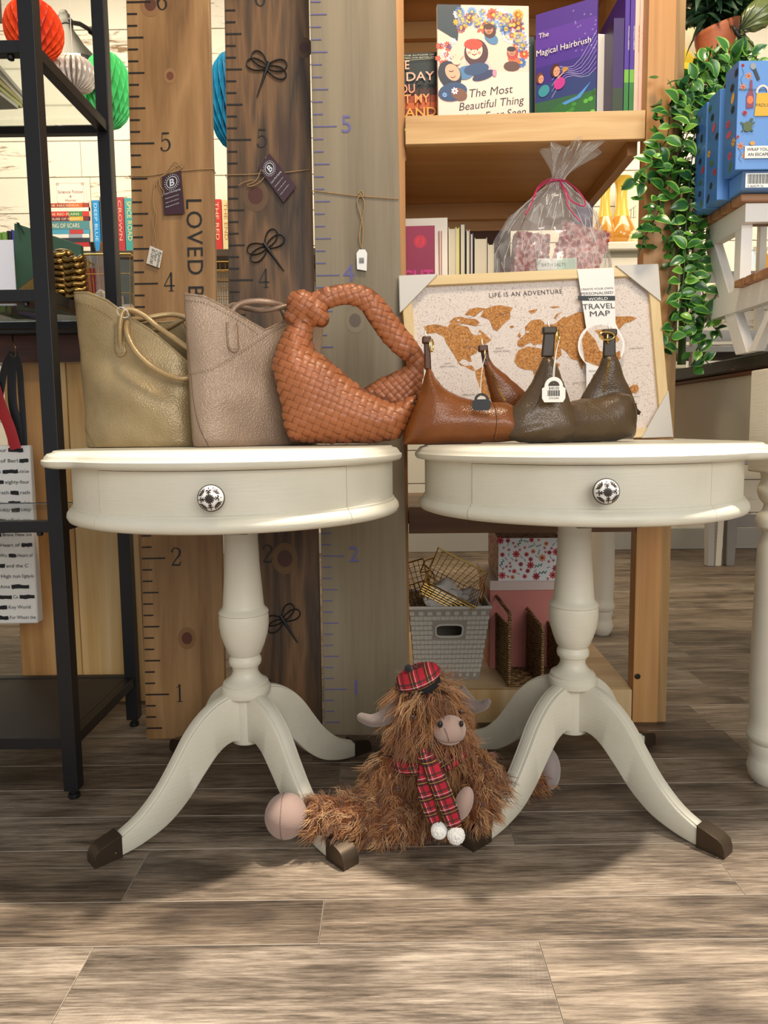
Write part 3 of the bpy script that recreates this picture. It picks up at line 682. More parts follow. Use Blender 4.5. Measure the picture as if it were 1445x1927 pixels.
obj('seat', MB().box((1.45, 3.3, .5), (2.6, 3.7, .54)), plain('8e8a88', .5), bn, bev=.003)
obj('stretcher', MB().box((1.70, 3.41, .19), (2.2, 3.43, .25)), plain('8e8a88', .5), bn, bev=.002)

# ================================================================== WHITE DISPLAY RISER ON THE BLACK TABLE
rs = thing('display_riser', 'white two step wooden riser with brown slatted decks on the black table', 'riser', (.9, 1.45, .828))
wht = plain('e9e4dc', .55, bump=.0005, bs=90); slat = wood('9a6a46', '7d5234', 'b08158', 'X', 1, .5)
XL = .712; nX = (1, 0, 0)
def sidepoly(pts, name, x=XL, t=.022):
    P3 = [onplane(a, b, (x, 0, 0), nX) for a, b in pts]; return obj(name, MB().prism(P3, V((t, 0, 0))), wht, rs, bev=.001, smooth=False)
for dx in (0, .40):
    P = lambda y, z: V((XL + dx, y, z))
    def pp_(name, pts): k_ = .0015 if name == 'brace' else 0; obj(name, MB().prism([P(a, b) + V((k_, 0, 0)) for a, b in pts], V((.022 - 2 * k_, 0, 0))), wht, rs, bev=.001, smooth=False)
    pp_('side_rail', [(1.44, 1.118), (1.60, 1.118), (1.60, 1.075), (1.44, 1.075)])
    pp_('side_rail', [(1.29, .957), (1.60, .957), (1.60, .915), (1.29, .915)])
    pp_('brace', [(1.60, 1.075), (1.56, 1.075), (1.405, .829), (1.448, .829)])
    pp_('upright', [(1.44, 1.075), (1.465, 1.075), (1.465, .957), (1.44, .957)])
    pp_('upright', [(1.29, .915), (1.315, .915), (1.40, .829), (1.375, .829)] if 0 else [(1.29, .915), (1.315, .915), (1.315, .829), (1.29, .829)])
    pp_('brace', [(1.315, .90), (1.335, .90), (1.40, .829), (1.375, .829)])
obj('front_rail', MB().box((XL - .001, 1.425, 1.082), (XL + .44, 1.44, 1.118)), wht, rs, bev=.001, smooth=False)
obj('front_rail', MB().box((XL - .001, 1.275, .922), (XL + .44, 1.29, .957)), wht, rs, bev=.001, smooth=False)
for i in range(4): obj('slat', MB().box((XL - .014, 1.418 + i * .046, 1.1185), (XL + .46, 1.418 + i * .046 + .040, 1.134)), slat, rs, bev=.002, smooth=False)
for i in range(4): obj('slat', MB().box((XL - .014, 1.268 + i * .043, .9575), (XL + .46, 1.268 + i * .043 + .037, .972)), slat, rs, bev=.002, smooth=False)

# ================================================================== BLUE PUZZLE BOXES
blue = plain('5e93d6', .35); blued = plain('3f6fb4', .35)
def picbox(label, a, b, front=True, art=None, side=True):
    root = thing('game_box', label, 'box', ((a[0] + b[0]) / 2, (a[1] + b[1]) / 2, a[2]), 0, 'blue patterned game boxes on the white riser')
    obj('carton', MB().box(a, b), blue, root, bev=.0012, smooth=False)
    A = Art((a[0], a[1], a[2]), (1, 0, 0), (0, 0, 1)); w, h = b[0] - a[0], b[2] - a[2]
    art(A, w, h)
    if A.mb.v: A.obj('front_print', root)
    if side:
        A = Art((a[0], b[1], a[2]), (0, -1, 0), (0, 0, 1)); d = b[1] - a[1]; r = random.Random(int(a[1] * 1000))
        A.rect(0, 0, d, h, blued)
        for k in range(9):
            u, v = r.uniform(.1, .9) * d, (k + .6) / 9.5 * h; c = r.choice(['b8392f', 'e0a53a', '4b6a3c', '27292e', 'c84a5a'])
            if k % 3: A.petals(u, v, d * .16, 6, c, .7)
            else: A.ell(u, v, d * .12, d * .2, c, 10, r.uniform(0, 3))
        A.obj('side_print', root)
    return root
def art_main(A, w, h):
    red, yel, grn, blkk = 'c9362e', 'e8b23a', '4d6446', '2b2b30'
    A.petals(w * .03 + .003, h * .955, .0032, 7, red, .8)
    for u, v in ((.10, .86), (.035, .76), (.09, .13), (.03, .22)): A.petals(w * u + .004, h * v, .0075, 7, 'e8924a', .3, mid='b84a2a')
    A.line([(.006, h * .93), (.010, h * .88), (.004, h * .83), (.008, h * .78)], .0006, blkk); A.line([(.004, h * .2), (.010, h * .16), (.006, h * .1), (.012, h * .07)], .0006, blkk)
    A.line([(.028, h * .93), (.038, h * .82)], .006, '3a4048'); A.ell(.0265, h * .945, .0055, .006, '9aa0a4', 14)
    A.poly([(.016, h * .56), (.030, h * .57), (.030, h * .68), (.027, h * .73), (.026, h * .82), (.022, h * .82), (.021, h * .73), (.016, h * .68)], '8b4a5c'); A.ell(.0232, h * .64, .006, .0075, 'e07a4a', 12)
    for i in range(18): A.line([(.0035 + i * .0055 + .0022 * cos(t * pi / 4), h * .735 - i * .0002 + .0016 * sin(t * pi / 4)) for t in range(8)], .0007, '39414f', True); A.lay -= 1
    A.lay += 1
    A.line([(.046 + .011 * cos(R(a)), h * .70 + .013 * sin(R(a))) for a in range(0, 181, 15)], .004, 'e9d8cf')
    A.poly([(.032, h * .49), (.062, h * .49), (.062, h * .70), (.035, h * .70)], yel); A.text('PADLOCK', .0335, h * .575, .0085, blkk)
    A.petals(.014, h * .52, .0045, 6, red, .8)
    for s in (-1, 1): A.ell(.020 + s * .009, h * .42, .006, .002, grn, 8, s * .6); A.ell(.020 + s * .008, h * .36, .004, .002, grn, 8, -s * .7)
    A.ell(.020, h * .395, .0088, .0095, '5b6b48', 16); A.ell(.027, h * .455, .003, .0035, grn, 10)
    A.ell(.030, h * .24, .005, .0038, 'e9a23c', 12); A.petals(.002, h * .30, .003, 6, red, .8)
    A.rect(.016, h * .10, w, h * .215, 'f0ede6'); A.text('WRAP YOUR HEAD', .020, h * .168, .0078, blkk, bold=.015); A.text('AN ESCAPE ROOM', .022, h * .122, .0078, blkk, bold=.015)
    for k in range(14): A.petals(.066 + (k % 4) * .025, h * (.25 + .055 * k), .005, 6, [red, yel, grn][k % 3], .6)
def art_bar(A, w, h):
    A.rect(0, 0, w, h, '33547c'); A.rect(.006, .004, .06, h - .004, 'f2f1ee')
    for k in range(22): A.rect(.010 + k * .0021, .011, .0110 + k * .0021 + (k % 3) * .0003, h - .006, '1c1c1e'); A.lay -= 1
    A.lay += 1; A.text('5 060579 76', .010, .0045, .006, '1c1c1e')
xf = at(1385, 260, Y=1.395).x; zb = 1.170
picbox('blue patterned game box with a yellow padlock picture facing front', (xf, 1.395, zb), (xf + .15, 1.445, zb + .196), art=art_main)
picbox('blue patterned game box standing second, just behind the padlock one', (xf - .004, 1.458, 1.1345), (xf + .15, 1.505, 1.345), art=lambda A, w, h: None)
picbox('blue patterned game box standing rearmost on the white riser', (xf - .004, 1.515, 1.1345), (xf + .15, 1.560, 1.345), art=lambda A, w, h: None)
picbox('blue game box lying flat with a barcode label on its end', (xf + .017, 1.40, 1.1345), (xf + .16, 1.452, 1.169), art=art_bar, side=False)
# ================================================================== helpers for soft things
def solid(mb, vox, smooth=6, fac=.5, disp=None):
    me = mb.mesh('tmp', []); o = bpy.data.objects.new('tmp', me); C.objects.link(o)
    m = o.modifiers.new('r', 'REMESH'); m.mode = 'VOXEL'; m.voxel_size = vox; m.use_smooth_shade = True
    if smooth: k = o.modifiers.new('s', 'SMOOTH'); k.iterations = smooth; k.factor = fac
    bpy.context.view_layer.update()
    r = bpy.data.meshes.new_from_object(o.evaluated_get(bpy.context.evaluated_depsgraph_get()))
    bpy.data.objects.remove(o); bpy.data.meshes.remove(me)
    if disp:
        for v in r.vertices: v.co = disp(v.co.copy(), v.normal)
    r.update(); return r
def bvh_of(me): return BVHTree.FromPolygons([v.co.copy() for v in me.vertices], [tuple(p.vertices) for p in me.polygons])
EYE = V((0, 0, CH))
def hit(b, px, py, off=.0):
    d = ray(px, py).normalized(); loc, nor, _, _ = b.ray_cast(EYE, d)
    if loc is None: return None, None
    if nor.dot(d) > 0: nor = -nor
    return loc + nor * off, nor
def inside(p, poly):
    c = False; n = len(poly); x, y = p
    for i in range(n):
        x1, y1 = poly[i]; x2, y2 = poly[i - 1]
        if (y1 > y) != (y2 > y) and x < (x2 - x1) * (y - y1) / (y2 - y1) + x1: c = not c
    return c
def edist(p, poly):
    best = 9; x, y = p
    for i in range(len(poly)):
        x1, y1 = poly[i - 1]; x2, y2 = poly[i]; dx, dy = x2 - x1, y2 - y1
        t = max(0, min(1, ((x - x1) * dx + (y - y1) * dy) / (dx * dx + dy * dy + 1e-12))); e = math.hypot(x - x1 - dx * t, y - y1 - dy * t)
        if e < best: best = e
    return best
def inflate(mb, px, Y, T, D, res=.004, slope=None, back=1.0, extra=None):
    """closed cushion over the outline px (pixels) standing at depth Y; slope(x,z) moves its middle plane"""
    poly = [(lambda q: (q.x, q.z))(at(a, b, Y=(Y(a, b) if callable(Y) else Y))) for a, b in px]
    x0 = min(p[0] for p in poly); x1 = max(p[0] for p in poly); z0 = min(p[1] for p in poly); z1 = max(p[1] for p in poly)
    nx, nz = int((x1 - x0) / res) + 2, int((z1 - z0) / res) + 2; idx = {}; vs = []
    Yw = slope if slope else (lambda x, z: Y)
    for i in range(nx):
        for j in range(nz):
            x, z = x0 + i * res, z0 + j * res; ins = inside((x, z), poly); d = edist((x, z), poly)
            if ins or d < res * .6:
                d = d if ins else 0; h = max(T * math.sqrt(max(0, 1 - (1 - min(d / D, 1)) ** 2)), .0015); yc = Yw(x, z); e = extra(x, z) if extra else 0
                idx[i, j] = len(vs); vs += [(x, yc - h + e, z), (x, yc + h * back, z)]
    fs = []
    for (i, j), a in idx.items():
        q = [(i, j), (i + 1, j), (i + 1, j + 1), (i, j + 1)]
        if all(k in idx for k in q):
            f = [idx[k] for k in q]; fs.append(tuple(f)); fs.append(tuple(k + 1 for k in reversed(f)))
    cell = {k for k in idx if all(t in idx for t in ((k[0] + 1, k[1]), (k[0] + 1, k[1] + 1), (k[0], k[1] + 1)))}
    for (i, j) in cell:
        for (a, b, nb) in (((i, j), (i + 1, j), (i, j - 1)), ((i + 1, j), (i + 1, j + 1), (i + 1, j)), ((i + 1, j + 1), (i, j + 1), (i, j + 1)), ((i, j + 1), (i, j), (i - 1, j))):
            if nb not in cell: fs.append((idx[a], idx[a] + 1, idx[b] + 1, idx[b]))
    return mb.add(vs, fs)
def stitches(b, pts, mat, parent, step=5.5, l=3.2, r=.00055, name='stitching', off=.0004):
    P = spline([V((x, y, 0)) for x, y in pts], 12); mb = MB(); acc = 0; n = 0; last = P[0]; s = 0; seg = []
    for a, c in zip(P, P[1:]):
        L = (c - a).length
        while acc + L >= s: 
            t = (s - acc) / L if L else 0; seg.append(a.lerp(c, t)); s += step / 2
        acc += L
    for a, c in zip(seg[::2], seg[1::2]):
        p, _ = hit(b, a.x, a.y, off); q, _ = hit(b, c.x, c.y, off)
        if p and q and (p - q).length < .02: mb.tube([p, q], r, 5)
    if mb.v: return obj(name, mb, mat, parent, kind='stuff')
def seam(b, pts, r, mat, parent, name='seam', off=0, n=6, flat=1):
    P = spline([V((x, y, 0)) for x, y in pts], 6); o = []
    for p in P:
        h, _ = hit(b, p.x, p.y, off)
        if h and (not o or (h - o[-1]).length < .03): o.append(h)
    if len(o) > 2: return obj(name, MB().tube(o, r, n), mat, parent)
def patch(b, px, off, thick, mat, parent, name, res=6):
    """plate laid on a surface: outline in pixels"""
    xs = [p[0] for p in px]; ys = [p[1] for p in px]; x0, x1, y0, y1 = min(xs), max(xs), min(ys), max(ys)
    c = V((sum(xs) / len(xs), sum(ys) / len(ys), 0)); rings = [[c.lerp(V((x, y, 0)), k) for x, y in px] for k in (.01, .5, .85, .97, 1)]
    vs = []; m = len(px); lift = (thick * 1.15, thick * 1.1, thick, thick * .8, 0)
    for rg, lf in zip(rings, lift):
        for p in rg:
            h, n = hit(b, p.x, p.y, off + lf)
            vs.append(h if h else at(p.x, p.y, Y=1.3))
    fs = [(i * m + k, i * m + (k + 1) % m, (i + 1) * m + (k + 1) % m, (i + 1) * m + k) for i in range(4) for k in range(m)] + [tuple(range(m))]
    return obj(name, MB().add(vs, fs), mat, parent)

# ================================================================== TOTE BAGS
def tote(label, cat_rows, ztop, mat, dark, crease=None, n1=96, n2=26, Y0=1.27, yaw=0):
    """open leather shell: rows = (t, xl, xr, half depth) at heights; ztop(side, s) gives rim height fraction"""
    root = thing('tote_bag', label, 'bag')
    zb = .6605; base = cat_rows
    vs = []; mb = MB()
    def P(u, v):
        a = 2 * pi * u; cx, sy = -cos(a), -sin(a)          # starts left, goes along the front
        ex = .55 if 1 else 1; s = (cx + 1) / 2
        zt = ztop(1 if sy < 0 else -1, s); z = zb + v * zt
        t = (z - zb) / .28
        xl = interp([(q[0], q[1]) for q in base], t); xr = interp([(q[0], q[2]) for q in base], t); hd = interp([(q[0], q[3]) for q in base], t)
        k = .45 + .5 * min(1, t * 1.4); yy = math.copysign(abs(sy) ** k, sy)
        xx = math.copysign(abs(cx) ** (.75 + .25 * t), cx)
        x = (xl + xr) / 2 + (xr - xl) / 2 * xx; y = Y0 + hd * yy
        if v < .04 : y = Y0 + hd * yy * (.93 + 1.7 * v); x = (xl + xr) / 2 + (x - (xl + xr) / 2) * (.985 + .4 * v)
        y += yaw * (x - xl) / (xr - xl)
        if crease and sy < 0: y += crease(x, z)
        return V((x, y, z))
    mb.grid(P, n1, n2, True)
    me = mb.mesh('shell', mat)
    me.polygons.foreach_set('use_smooth', [True] * len(me.polygons)); b = bvh_of(me)
    o = link('shell', me, root); m = o.modifiers.new('t', 'SOLIDIFY'); m.thickness = .0028; m.offset = 0
    o.modifiers.new('s', 'SUBSURF').levels = 1; o.modifiers['s'].render_levels = 1
    obj('base', MB().grid(lambda u, v: P(u, 0).lerp(V((P(0, 0).x * .5 + P(.5, 0).x * .5, Y0 + yaw * .5, zb)), v * .98), 48, 4, True), dark, root)
    # piped rim
    pts = [P(i / 96, 1) for i in range(96)]; obj('rim', MB().tube(pts, .0022, 6, closed=True), mat, root)
    return root, b, P
champ = leather('b09970', '98825c', 430, .34, .0007, .22, wr=.5); champ_d = plain('7c6445', .5)
taupe = leather('a08872', '8d7560', 430, .35, .0007, .18, wr=.4); taupe_d = plain('6b5645', .5)
x_ = lambda a, b, Y=1.31: at(a, b, Y=Y).x
def crease1(x, z):
    u = (x - x_(150, 680)) / .17; zl = .835 - .055 * u - .02 * u * u
    d = (z - zl) / .022; s = math.exp(-((u - .45) / .5) ** 2)
    return s * (.011 * math.exp(-d * d) - .010 * math.exp(-((z - zl + .045) / .035) ** 2)) + .002 * noise.noise(V((x * 25, z * 25, 1)))
def top1(side, s):
    if side > 0: return interp([(0, .290), (.12, .2885), (.28, .272), (.45, .242), (.6, .218), (.75, .19), (.88, .165), (.95, .15), (1, .14)], s)
    return interp([(0, .29), (.15, .278), (.3, .25), (.45, .238), (.62, .238), (.8, .24), (1, .14)], s)
rows1 = [(0, x_(150, 845), x_(364, 845), .056), (.3, x_(143, 760), x_(362, 760), .054), (.6, x_(131, 680), x_(362, 680), .042), (1, x_(117, 560), x_(372, 560), .020)]
T1, b1, P1 = tote('champagne metallic pebbled leather tote bag, leftmost of the bags', rows1, top1, champ, champ_d, crease1, Y0=1.365)
T1.location = (0, 0, 0)
def taba(T, b, cx, y0, y1, w, mat, thr, tilt=0):
    px = [(cx - w, y0), (cx + w, y0), (cx + w + tilt * .5, y1 - w)] + [(cx + tilt + w * cos(R(a)), y1 - w + w * 1.25 * sin(R(a))) for a in range(15, 170, 20)] + [(cx - w + tilt * .5, y1 - w)]
    t = patch(b, px, .0012, .0042, mat, T, 'handle_tab')
    stitches(b, [(cx - w + 3, y0 + 2), (cx - w + 3.5 + tilt * .4, y1 - w), (cx + tilt, y1 - 4), (cx + w - 3 + tilt * .7, y1 - w), (cx + w - 3, y0 + 2)], thr, T, 4.2, 2.4, .00055, off=.0060)
thr1 = plain('8a6f47', .6); thr2 = plain('77604c', .6)
taba(T1, b1, 226, 607, 669, 10.5, champ, thr1, 3)
def htube(px, r, mat, T, name='handle', smooth=8):
    pts = spline([at(a, b, Y=Y) for a, b, Y in px], smooth); return obj(name, MB().tube(pts, r, 12), mat, T)
hm1 = leather('b89c70', '9c8056', 500, .32, .0002, .3); hm2 = leather('a08470', '8a705c', 500, .34, .0002, .2)
htube([(228, 655, 1.326), (226, 630, 1.323), (227, 603, 1.322), (233, 585, 1.325), (248, 583, 1.330), (272, 595, 1.335), (300, 618, 1.335), (330, 638, 1.325), (356, 656, 1.320), (385, 672, 1.335)], .0052, hm1, T1)
htube([(262, 602, 1.360), (245, 602, 1.345), (238, 612, 1.325), (241, 634, 1.308), (256, 662, 1.300), (284, 689, 1.298), (315, 706, 1.297), (345, 712, 1.300), (372, 706, 1.310)], .0052, hm1, T1)
htube([(262, 602, 1.360), (290, 596, 1.370), (318, 592, 1.380), (345, 596, 1.380), (370, 610, 1.380)], .005, hm1, T1)
htube([(285, 622, 1.400), (312, 618, 1.390), (335, 606, 1.385), (352, 597, 1.385)], .0045, hm1, T1)
ring = MB().tube([at(229 + 11 * cos(t) + 2, 588 + 10 * sin(t) * .9 + 4 * cos(t), Y=1.312 + .008 * sin(t)) for t in [i * pi / 9 for i in range(18)]], .0009, 6, closed=True)
obj('tie', ring, plain('e8e6e2', .4), T1)
stitches(b1, [(121, 566), (128, 620), (134, 680), (142, 740), (156, 795), (180, 842)], thr1, T1, off=.0022)
seam(b1, [(123, 566), (130, 620), (136, 680), (144, 740), (158, 795), (181, 842)], .0009, champ_d, T1, off=.0012)
stitches(b1, [(124, 568), (160, 573), (190, 586), (216, 604)], thr1, T1, off=.0022)
def top2(side, s):
    if side > 0: return interp([(0, .272), (.15, .268), (.34, .245), (.57, .212), (.75, .238), (.9, .25), (1, .255)], s)
    return interp([(0, .272), (.35, .235), (.6, .21), (1, .255)], s)
x2 = lambda a, b: at(a, b, Y=1.28).x
rows2 = [(0, x2(365, 840), x2(585, 840), .050), (.3, x2(358, 760), x2(590, 760), .048), (.6, x2(351, 690), x2(592, 690), .038), (1, x2(344, 562), x2(600, 562), .018)]
T2, b2, P2 = tote('taupe pebbled leather tote bag with crossed front panels, second bag from the left', rows2, top2, taupe, taupe_d, lambda x, z: -.004 * math.exp(-((x + .3) / .05) ** 2) + .0015 * noise.noise(V((x * 20, z * 20, 5))), Y0=1.295, yaw=.11)
taba(T2, b2, 436, 606, 662, 11, taupe, thr2, 4)
htube([(440, 652, 1.311), (436, 625, 1.307), (434, 600, 1.307), (440, 582, 1.311), (455, 571, 1.315), (480, 567, 1.320), (510, 570, 1.330), (535, 578, 1.345), (552, 600, 1.355)], .0052, hm2, T2)
htube([(420, 585, 1.375), (440, 574, 1.375), (462, 580, 1.355), (490, 584, 1.340), (520, 580, 1.335), (545, 577, 1.345), (560, 590, 1.355)], .005, hm2, T2)
htube([(425, 610, 1.390), (438, 585, 1.385), (460, 570, 1.380), (492, 566, 1.375), (520, 572, 1.375), (534, 590, 1.375), (540, 612, 1.380)], .005, hm2, T2)
seam(b2, [(355, 702), (386, 695), (420, 680), (444, 665), (470, 648), (490, 634), (515, 618), (540, 606)], .0022, taupe, T2, 'panel_edge')
stitches(b2, [(358, 705), (388, 699), (422, 684), (446, 669), (472, 652), (492, 638), (517, 622), (540, 611)], thr2, T2, off=.0022)
stitches(b2, [(350, 566), (385, 571), (420, 588), (455, 608), (485, 630)], thr2, T2, off=.0022)
seam(b2, [(349, 570), (354, 640), (360, 702), (366, 760), (376, 805), (392, 838)], .0009, taupe_d, T2, off=.0014)

# ================================================================== WOVEN BAG
tan_w = leather('b0693f', '9a5a34', 700, .36, .0002); tan_in = plain('7a4423', .6)
W_ = thing('woven_handbag', 'tan orange woven leather handbag with a knotted handle, middle of the row', 'bag')
mb = MB(); YW = 1.30
bodyF = [(548, 832), (534, 800), (531, 762), (520, 722), (513, 690), (519, 655), (530, 628), (542, 606), (575, 608), (588, 640), (592, 660), (622, 679), (655, 710), (690, 736), (725, 755), (749, 760), (772, 748), (786, 740), (778, 768), (765, 800), (752, 826), (700, 834), (620, 834)]
inflate(mb, bodyF, YW, .048, .06, .0035, slope=lambda x, z: 1.295 + .02 * max(0, (z - .8) / .1), extra=lambda x, z: 0)
bodyB = [(600, 800), (620, 760), (682, 729), (705, 714), (725, 704), (760, 688), (785, 672), (798, 664), (800, 700), (793, 742), (775, 790), (755, 824), (650, 828)]
inflate(mb, bodyB, YW, .016, .03, .0035, slope=lambda x, z: 1.345)
strap = [(588, 574, 1.30, .022, .5), (612, 562, 1.30, .022, .55), (640, 555, 1.305, .021, .6), (668, 555, 1.31, .022, .6), (692, 565, 1.315, .024, .6), (712, 590, 1.32, .027, .5), (737, 624, 1.33, .028, .5), (762, 652, 1.335, .026, .5), (782, 672, 1.34, .020, .5), (792, 692, 1.34, .014, .5)]
sp = spline([at(a, b, Y=Y) for a, b, Y, r, f in strap], 5); rr = [interp([(i, q[3]) for i, q in enumerate(strap)], k / 5) * .9 for k in range(len(sp))]
mb.tube(sp, rr, 14, flat=.7, nrm=(0, 1, 0))
mb.ball(at(570, 576, Y=1.30), (.031, .030, .028), 20, 14, Matrix.Rotation(R(35), 3, 'Y'))
mb.ball(at(597, 592, Y=1.295), (.026, .026, .019), 20, 14, Matrix.Rotation(R(50), 3, 'Y'))
mb.ball(at(549, 596, Y=1.30), (.015, .022, .011), 16, 10, Matrix.Rotation(R(-30), 3, 'Y'))
nk = spline([at(565, 603, Y=1.30), at(566, 620, Y=1.298), at(560, 650, Y=1.297), at(552, 680, Y=1.297)], 4)
mb.tube(nk, [.018, .0185, .020, .0215, .0225, .0235, .0245, .026, .027, .028, .03, .032, .034][:len(nk)], 16)
wm = solid(mb, .0032, 5)
wb = bvh_of(wm); wm.materials.append(tan_in)
ob = obj('body', wm, tan_in, W_, auto=180)
def weave(b, region, ang, pitch, mat, parent, name, h=.0016, asp=1.0, maxjump=.006, inset=.03):
    """basket weave laid on the surface inside a pixel region; every crossing is a raised pillow"""
    ca, sa = cos(ang), sin(ang); mb = MB(); xs = [p[0] for p in region]; ys = [p[1] for p in region]
    cx, cy = sum(xs) / len(xs), sum(ys) / len(ys); N = int(max(max(xs) - min(xs), max(ys) - min(ys)) / pitch) + 2
    for i in range(-N, N):
        for j in range(-N, N):
            mx, my = (i + .5) * pitch, (j + .5) * pitch * asp; px, py = cx + mx * ca - my * sa, cy + mx * sa + my * ca
            if not inside((px, py), region): continue
            hz = (i + j) % 2; vs = []; q0, _ = hit(b, px, py, 0)
            if q0 is None: continue
            for b_ in range(4):
                for a_ in range(4):
                    u, v = a_ / 3, b_ / 3
                    eu, ev = ((u - .5) * (1.10 if hz else .93), (v - .5) * (.93 if hz else 1.10))
                    al = u if hz else v; ac = v if hz else u
                    f = .0003 + h * (.85 * sin(pi * al) ** .6 + .15 * (1 - (2 * ac - 1) ** 2)) - (.0009 if a_ in (0, 3) and b_ in (0, 3) else 0)
                    for k in (1, .75, .5, .25, .1):
                        x, y = (i + .5 + eu * k) * pitch, (j + .5 + ev * k) * pitch * asp
                        q, n = hit(b, cx + x * ca - y * sa, cy + x * sa + y * ca, f)
                        if q is not None and (q - q0).length < pitch * .0017: break
                    vs.append(q if q is not None else q0)
            mb.add(vs, [(r * 4 + c, r * 4 + c + 1, r * 4 + c + 5, r * 4 + c + 4) for r in range(3) for c in range(3)])
    o = obj(name, mb, mat, parent, auto=80, kind='stuff'); return o
rF = [(500, 850), (500, 618), (542, 606), (592, 606), (600, 640), (600, 668), (625, 679), (655, 708), (690, 733), (725, 752), (749, 760), (772, 748), (800, 736), (800, 850)]
weave(wb, rF, R(22), 13, tan_w, W_, 'woven_strips')
weave(wb, [(672, 725), (700, 700), (760, 675), (815, 655), (815, 736), (800, 736), (772, 748), (749, 760), (725, 752), (700, 740)], R(48), 11, tan_w, W_, 'woven_strips')
weave(wb, [(520, 610), (520, 540), (600, 535), (612, 552), (640, 585), (620, 620), (592, 612), (560, 606)], R(34), 12.5, tan_w, W_, 'woven_strips')
weave(wb, [(612, 552), (600, 540), (640, 515), (690, 515), (705, 560), (690, 610), (640, 595), (634, 582)], R(-20), 12, tan_w, W_, 'woven_strips')
weave(wb, [(705, 560), (700, 515), (745, 530), (830, 640), (815, 655), (785, 665), (745, 690), (690, 600)], R(18), 12, tan_w, W_, 'woven_strips')

# ================================================================== TWO SMALL LEATHER BAGS
cognac = leather('874b1b', '703c13', 420, .27, .0005, wr=1.0); cog_d = plain('4e290f', .4)
olive = leather('5c4830', '4a3926', 420, .27, .0006, wr=1.0); olv_d = plain('382a1a', .42)
gold = plain('d8b46a', .22, 1.0); steel = plain('c9c4b8', .3, 1.0)
def wrinkle(c, n, seed, k=1.0):
    a = noise.noise(V((c.x * 9 + seed, c.y * 9, c.z * 14))) * .0055 + noise.noise(V((c.x * 26, c.y * 20 + seed, c.z * 34))) * .0020
    c = c + n * a * k
    if c.z < .6605: c.z = .6605
    return c
def hobo(label, parts, mat, seed):
    root = thing('hobo_bag', label, 'bag'); mb = MB()
    for px, Y, T, D, sl in parts: inflate(mb, px, Y, T, D, .0035, slope=sl)
    me = solid(mb, .0034, 9, .6, lambda c, n: wrinkle(c, n, seed)); obj('body', me, mat, root, auto=180); me.materials.append(mat)
    return root, bvh_of(me)
def peak(root, b, cx, y0, y1, w, Y, mat, ringx, slant=0):
    p, q = at(cx, y0, Y=Y), at(cx + slant, y1, Y=Y); d = (q - p)
    s = V((w, 0, 0)); t = V((0, .004, 0))
    obj('strap_tab', MB().hexa([q - s * 1.15 - t, q + s * 1.15 - t, q + s * 1.15 + t, q - s * 1.15 + t], [p - s - t, p + s - t, p + s + t, p - s + t]), mat, root, bev=.003, seg=3)
    c = at(cx, y0 + 4, Y=Y - .001)
    obj('strap_keeper', MB().box((c.x - w - .003, c.y - .0075, c.z - .0065), (c.x + w + .002, c.y + .0075, c.z + .0065)), mat, root, bev=.003, seg=3)
    rc = at(cx + ringx, y0 + 14, Y=Y - .004); obj('ring', MB().tube([rc + V((.0035 * cos(a), .004 * cos(a), .0105 * sin(a))) for a in [2 * pi * i / 20 for i in range(20)]], .0016, 8, closed=True), gold, root)
    h = at(cx - 2, y0 - 14, Y=Y); k = at(cx + 2, y0, Y=Y); obj('hook', MB().tube(spline([h, (h + k) / 2 + V((-.002, 0, 0)), k], 4), .0011, 6), steel, root)
def zipper(root, b, pts, name='zipper'):
    P = spline([V((x, y, 0)) for x, y in pts], 8); mb = MB(); acc = 0; nxt = 0
    for a, c in zip(P, P[1:]):
        L = (c - a).length
        while acc + L >= nxt:
            q = a.lerp(c, (nxt - acc) / L); d = (c - a).normalized(); s = V((-d.y, d.x, 0)) * 2.3
            h1, _ = hit(b, q.x - s.x, q.y - s.y, .0012); h2, _ = hit(b, q.x + s.x, q.y + s.y, .0012)
            if h1 and h2 and (h1 - h2).length < .02: mb.tube([h1, h2], .0007, 4)
            nxt += 2.6
        acc += L
    if mb.v: obj(name, mb, gold, root, kind='stuff')
Hb, bb = hobo('small glossy cognac brown leather hobo bag beside the woven bag', [
    ([(757, 838), (763, 808), (778, 770), (793, 738), (799, 705), (803, 685), (812, 688), (822, 712), (840, 733), (868, 748), (905, 757), (960, 760), (1000, 790), (1000, 830), (900, 834), (800, 841)], 1.27, .042, .05, lambda x, z: 1.285),
    ([(930, 780), (921, 740), (912, 700), (908, 672), (922, 668), (935, 690), (962, 712), (990, 735), (1012, 780)], 1.34, .015, .02, lambda x, z: 1.35)], cognac, 3)
peak(Hb, bb, 803, 636, 696, .0055, 1.28, cog_d, 9, 2); peak(Hb, bb, 909, 652, 690, .0065, 1.345, cog_d, 6, 8)
zipper(Hb, bb, [(924, 695), (930, 715), (941, 738), (951, 754)])
stitches(bb, [(932, 758), (936, 775), (937, 800), (932, 828)], plain('a06a34', .5), Hb)
seam(bb, [(928, 758), (933, 775), (934, 800), (928, 830)], .0008, cog_d, Hb)
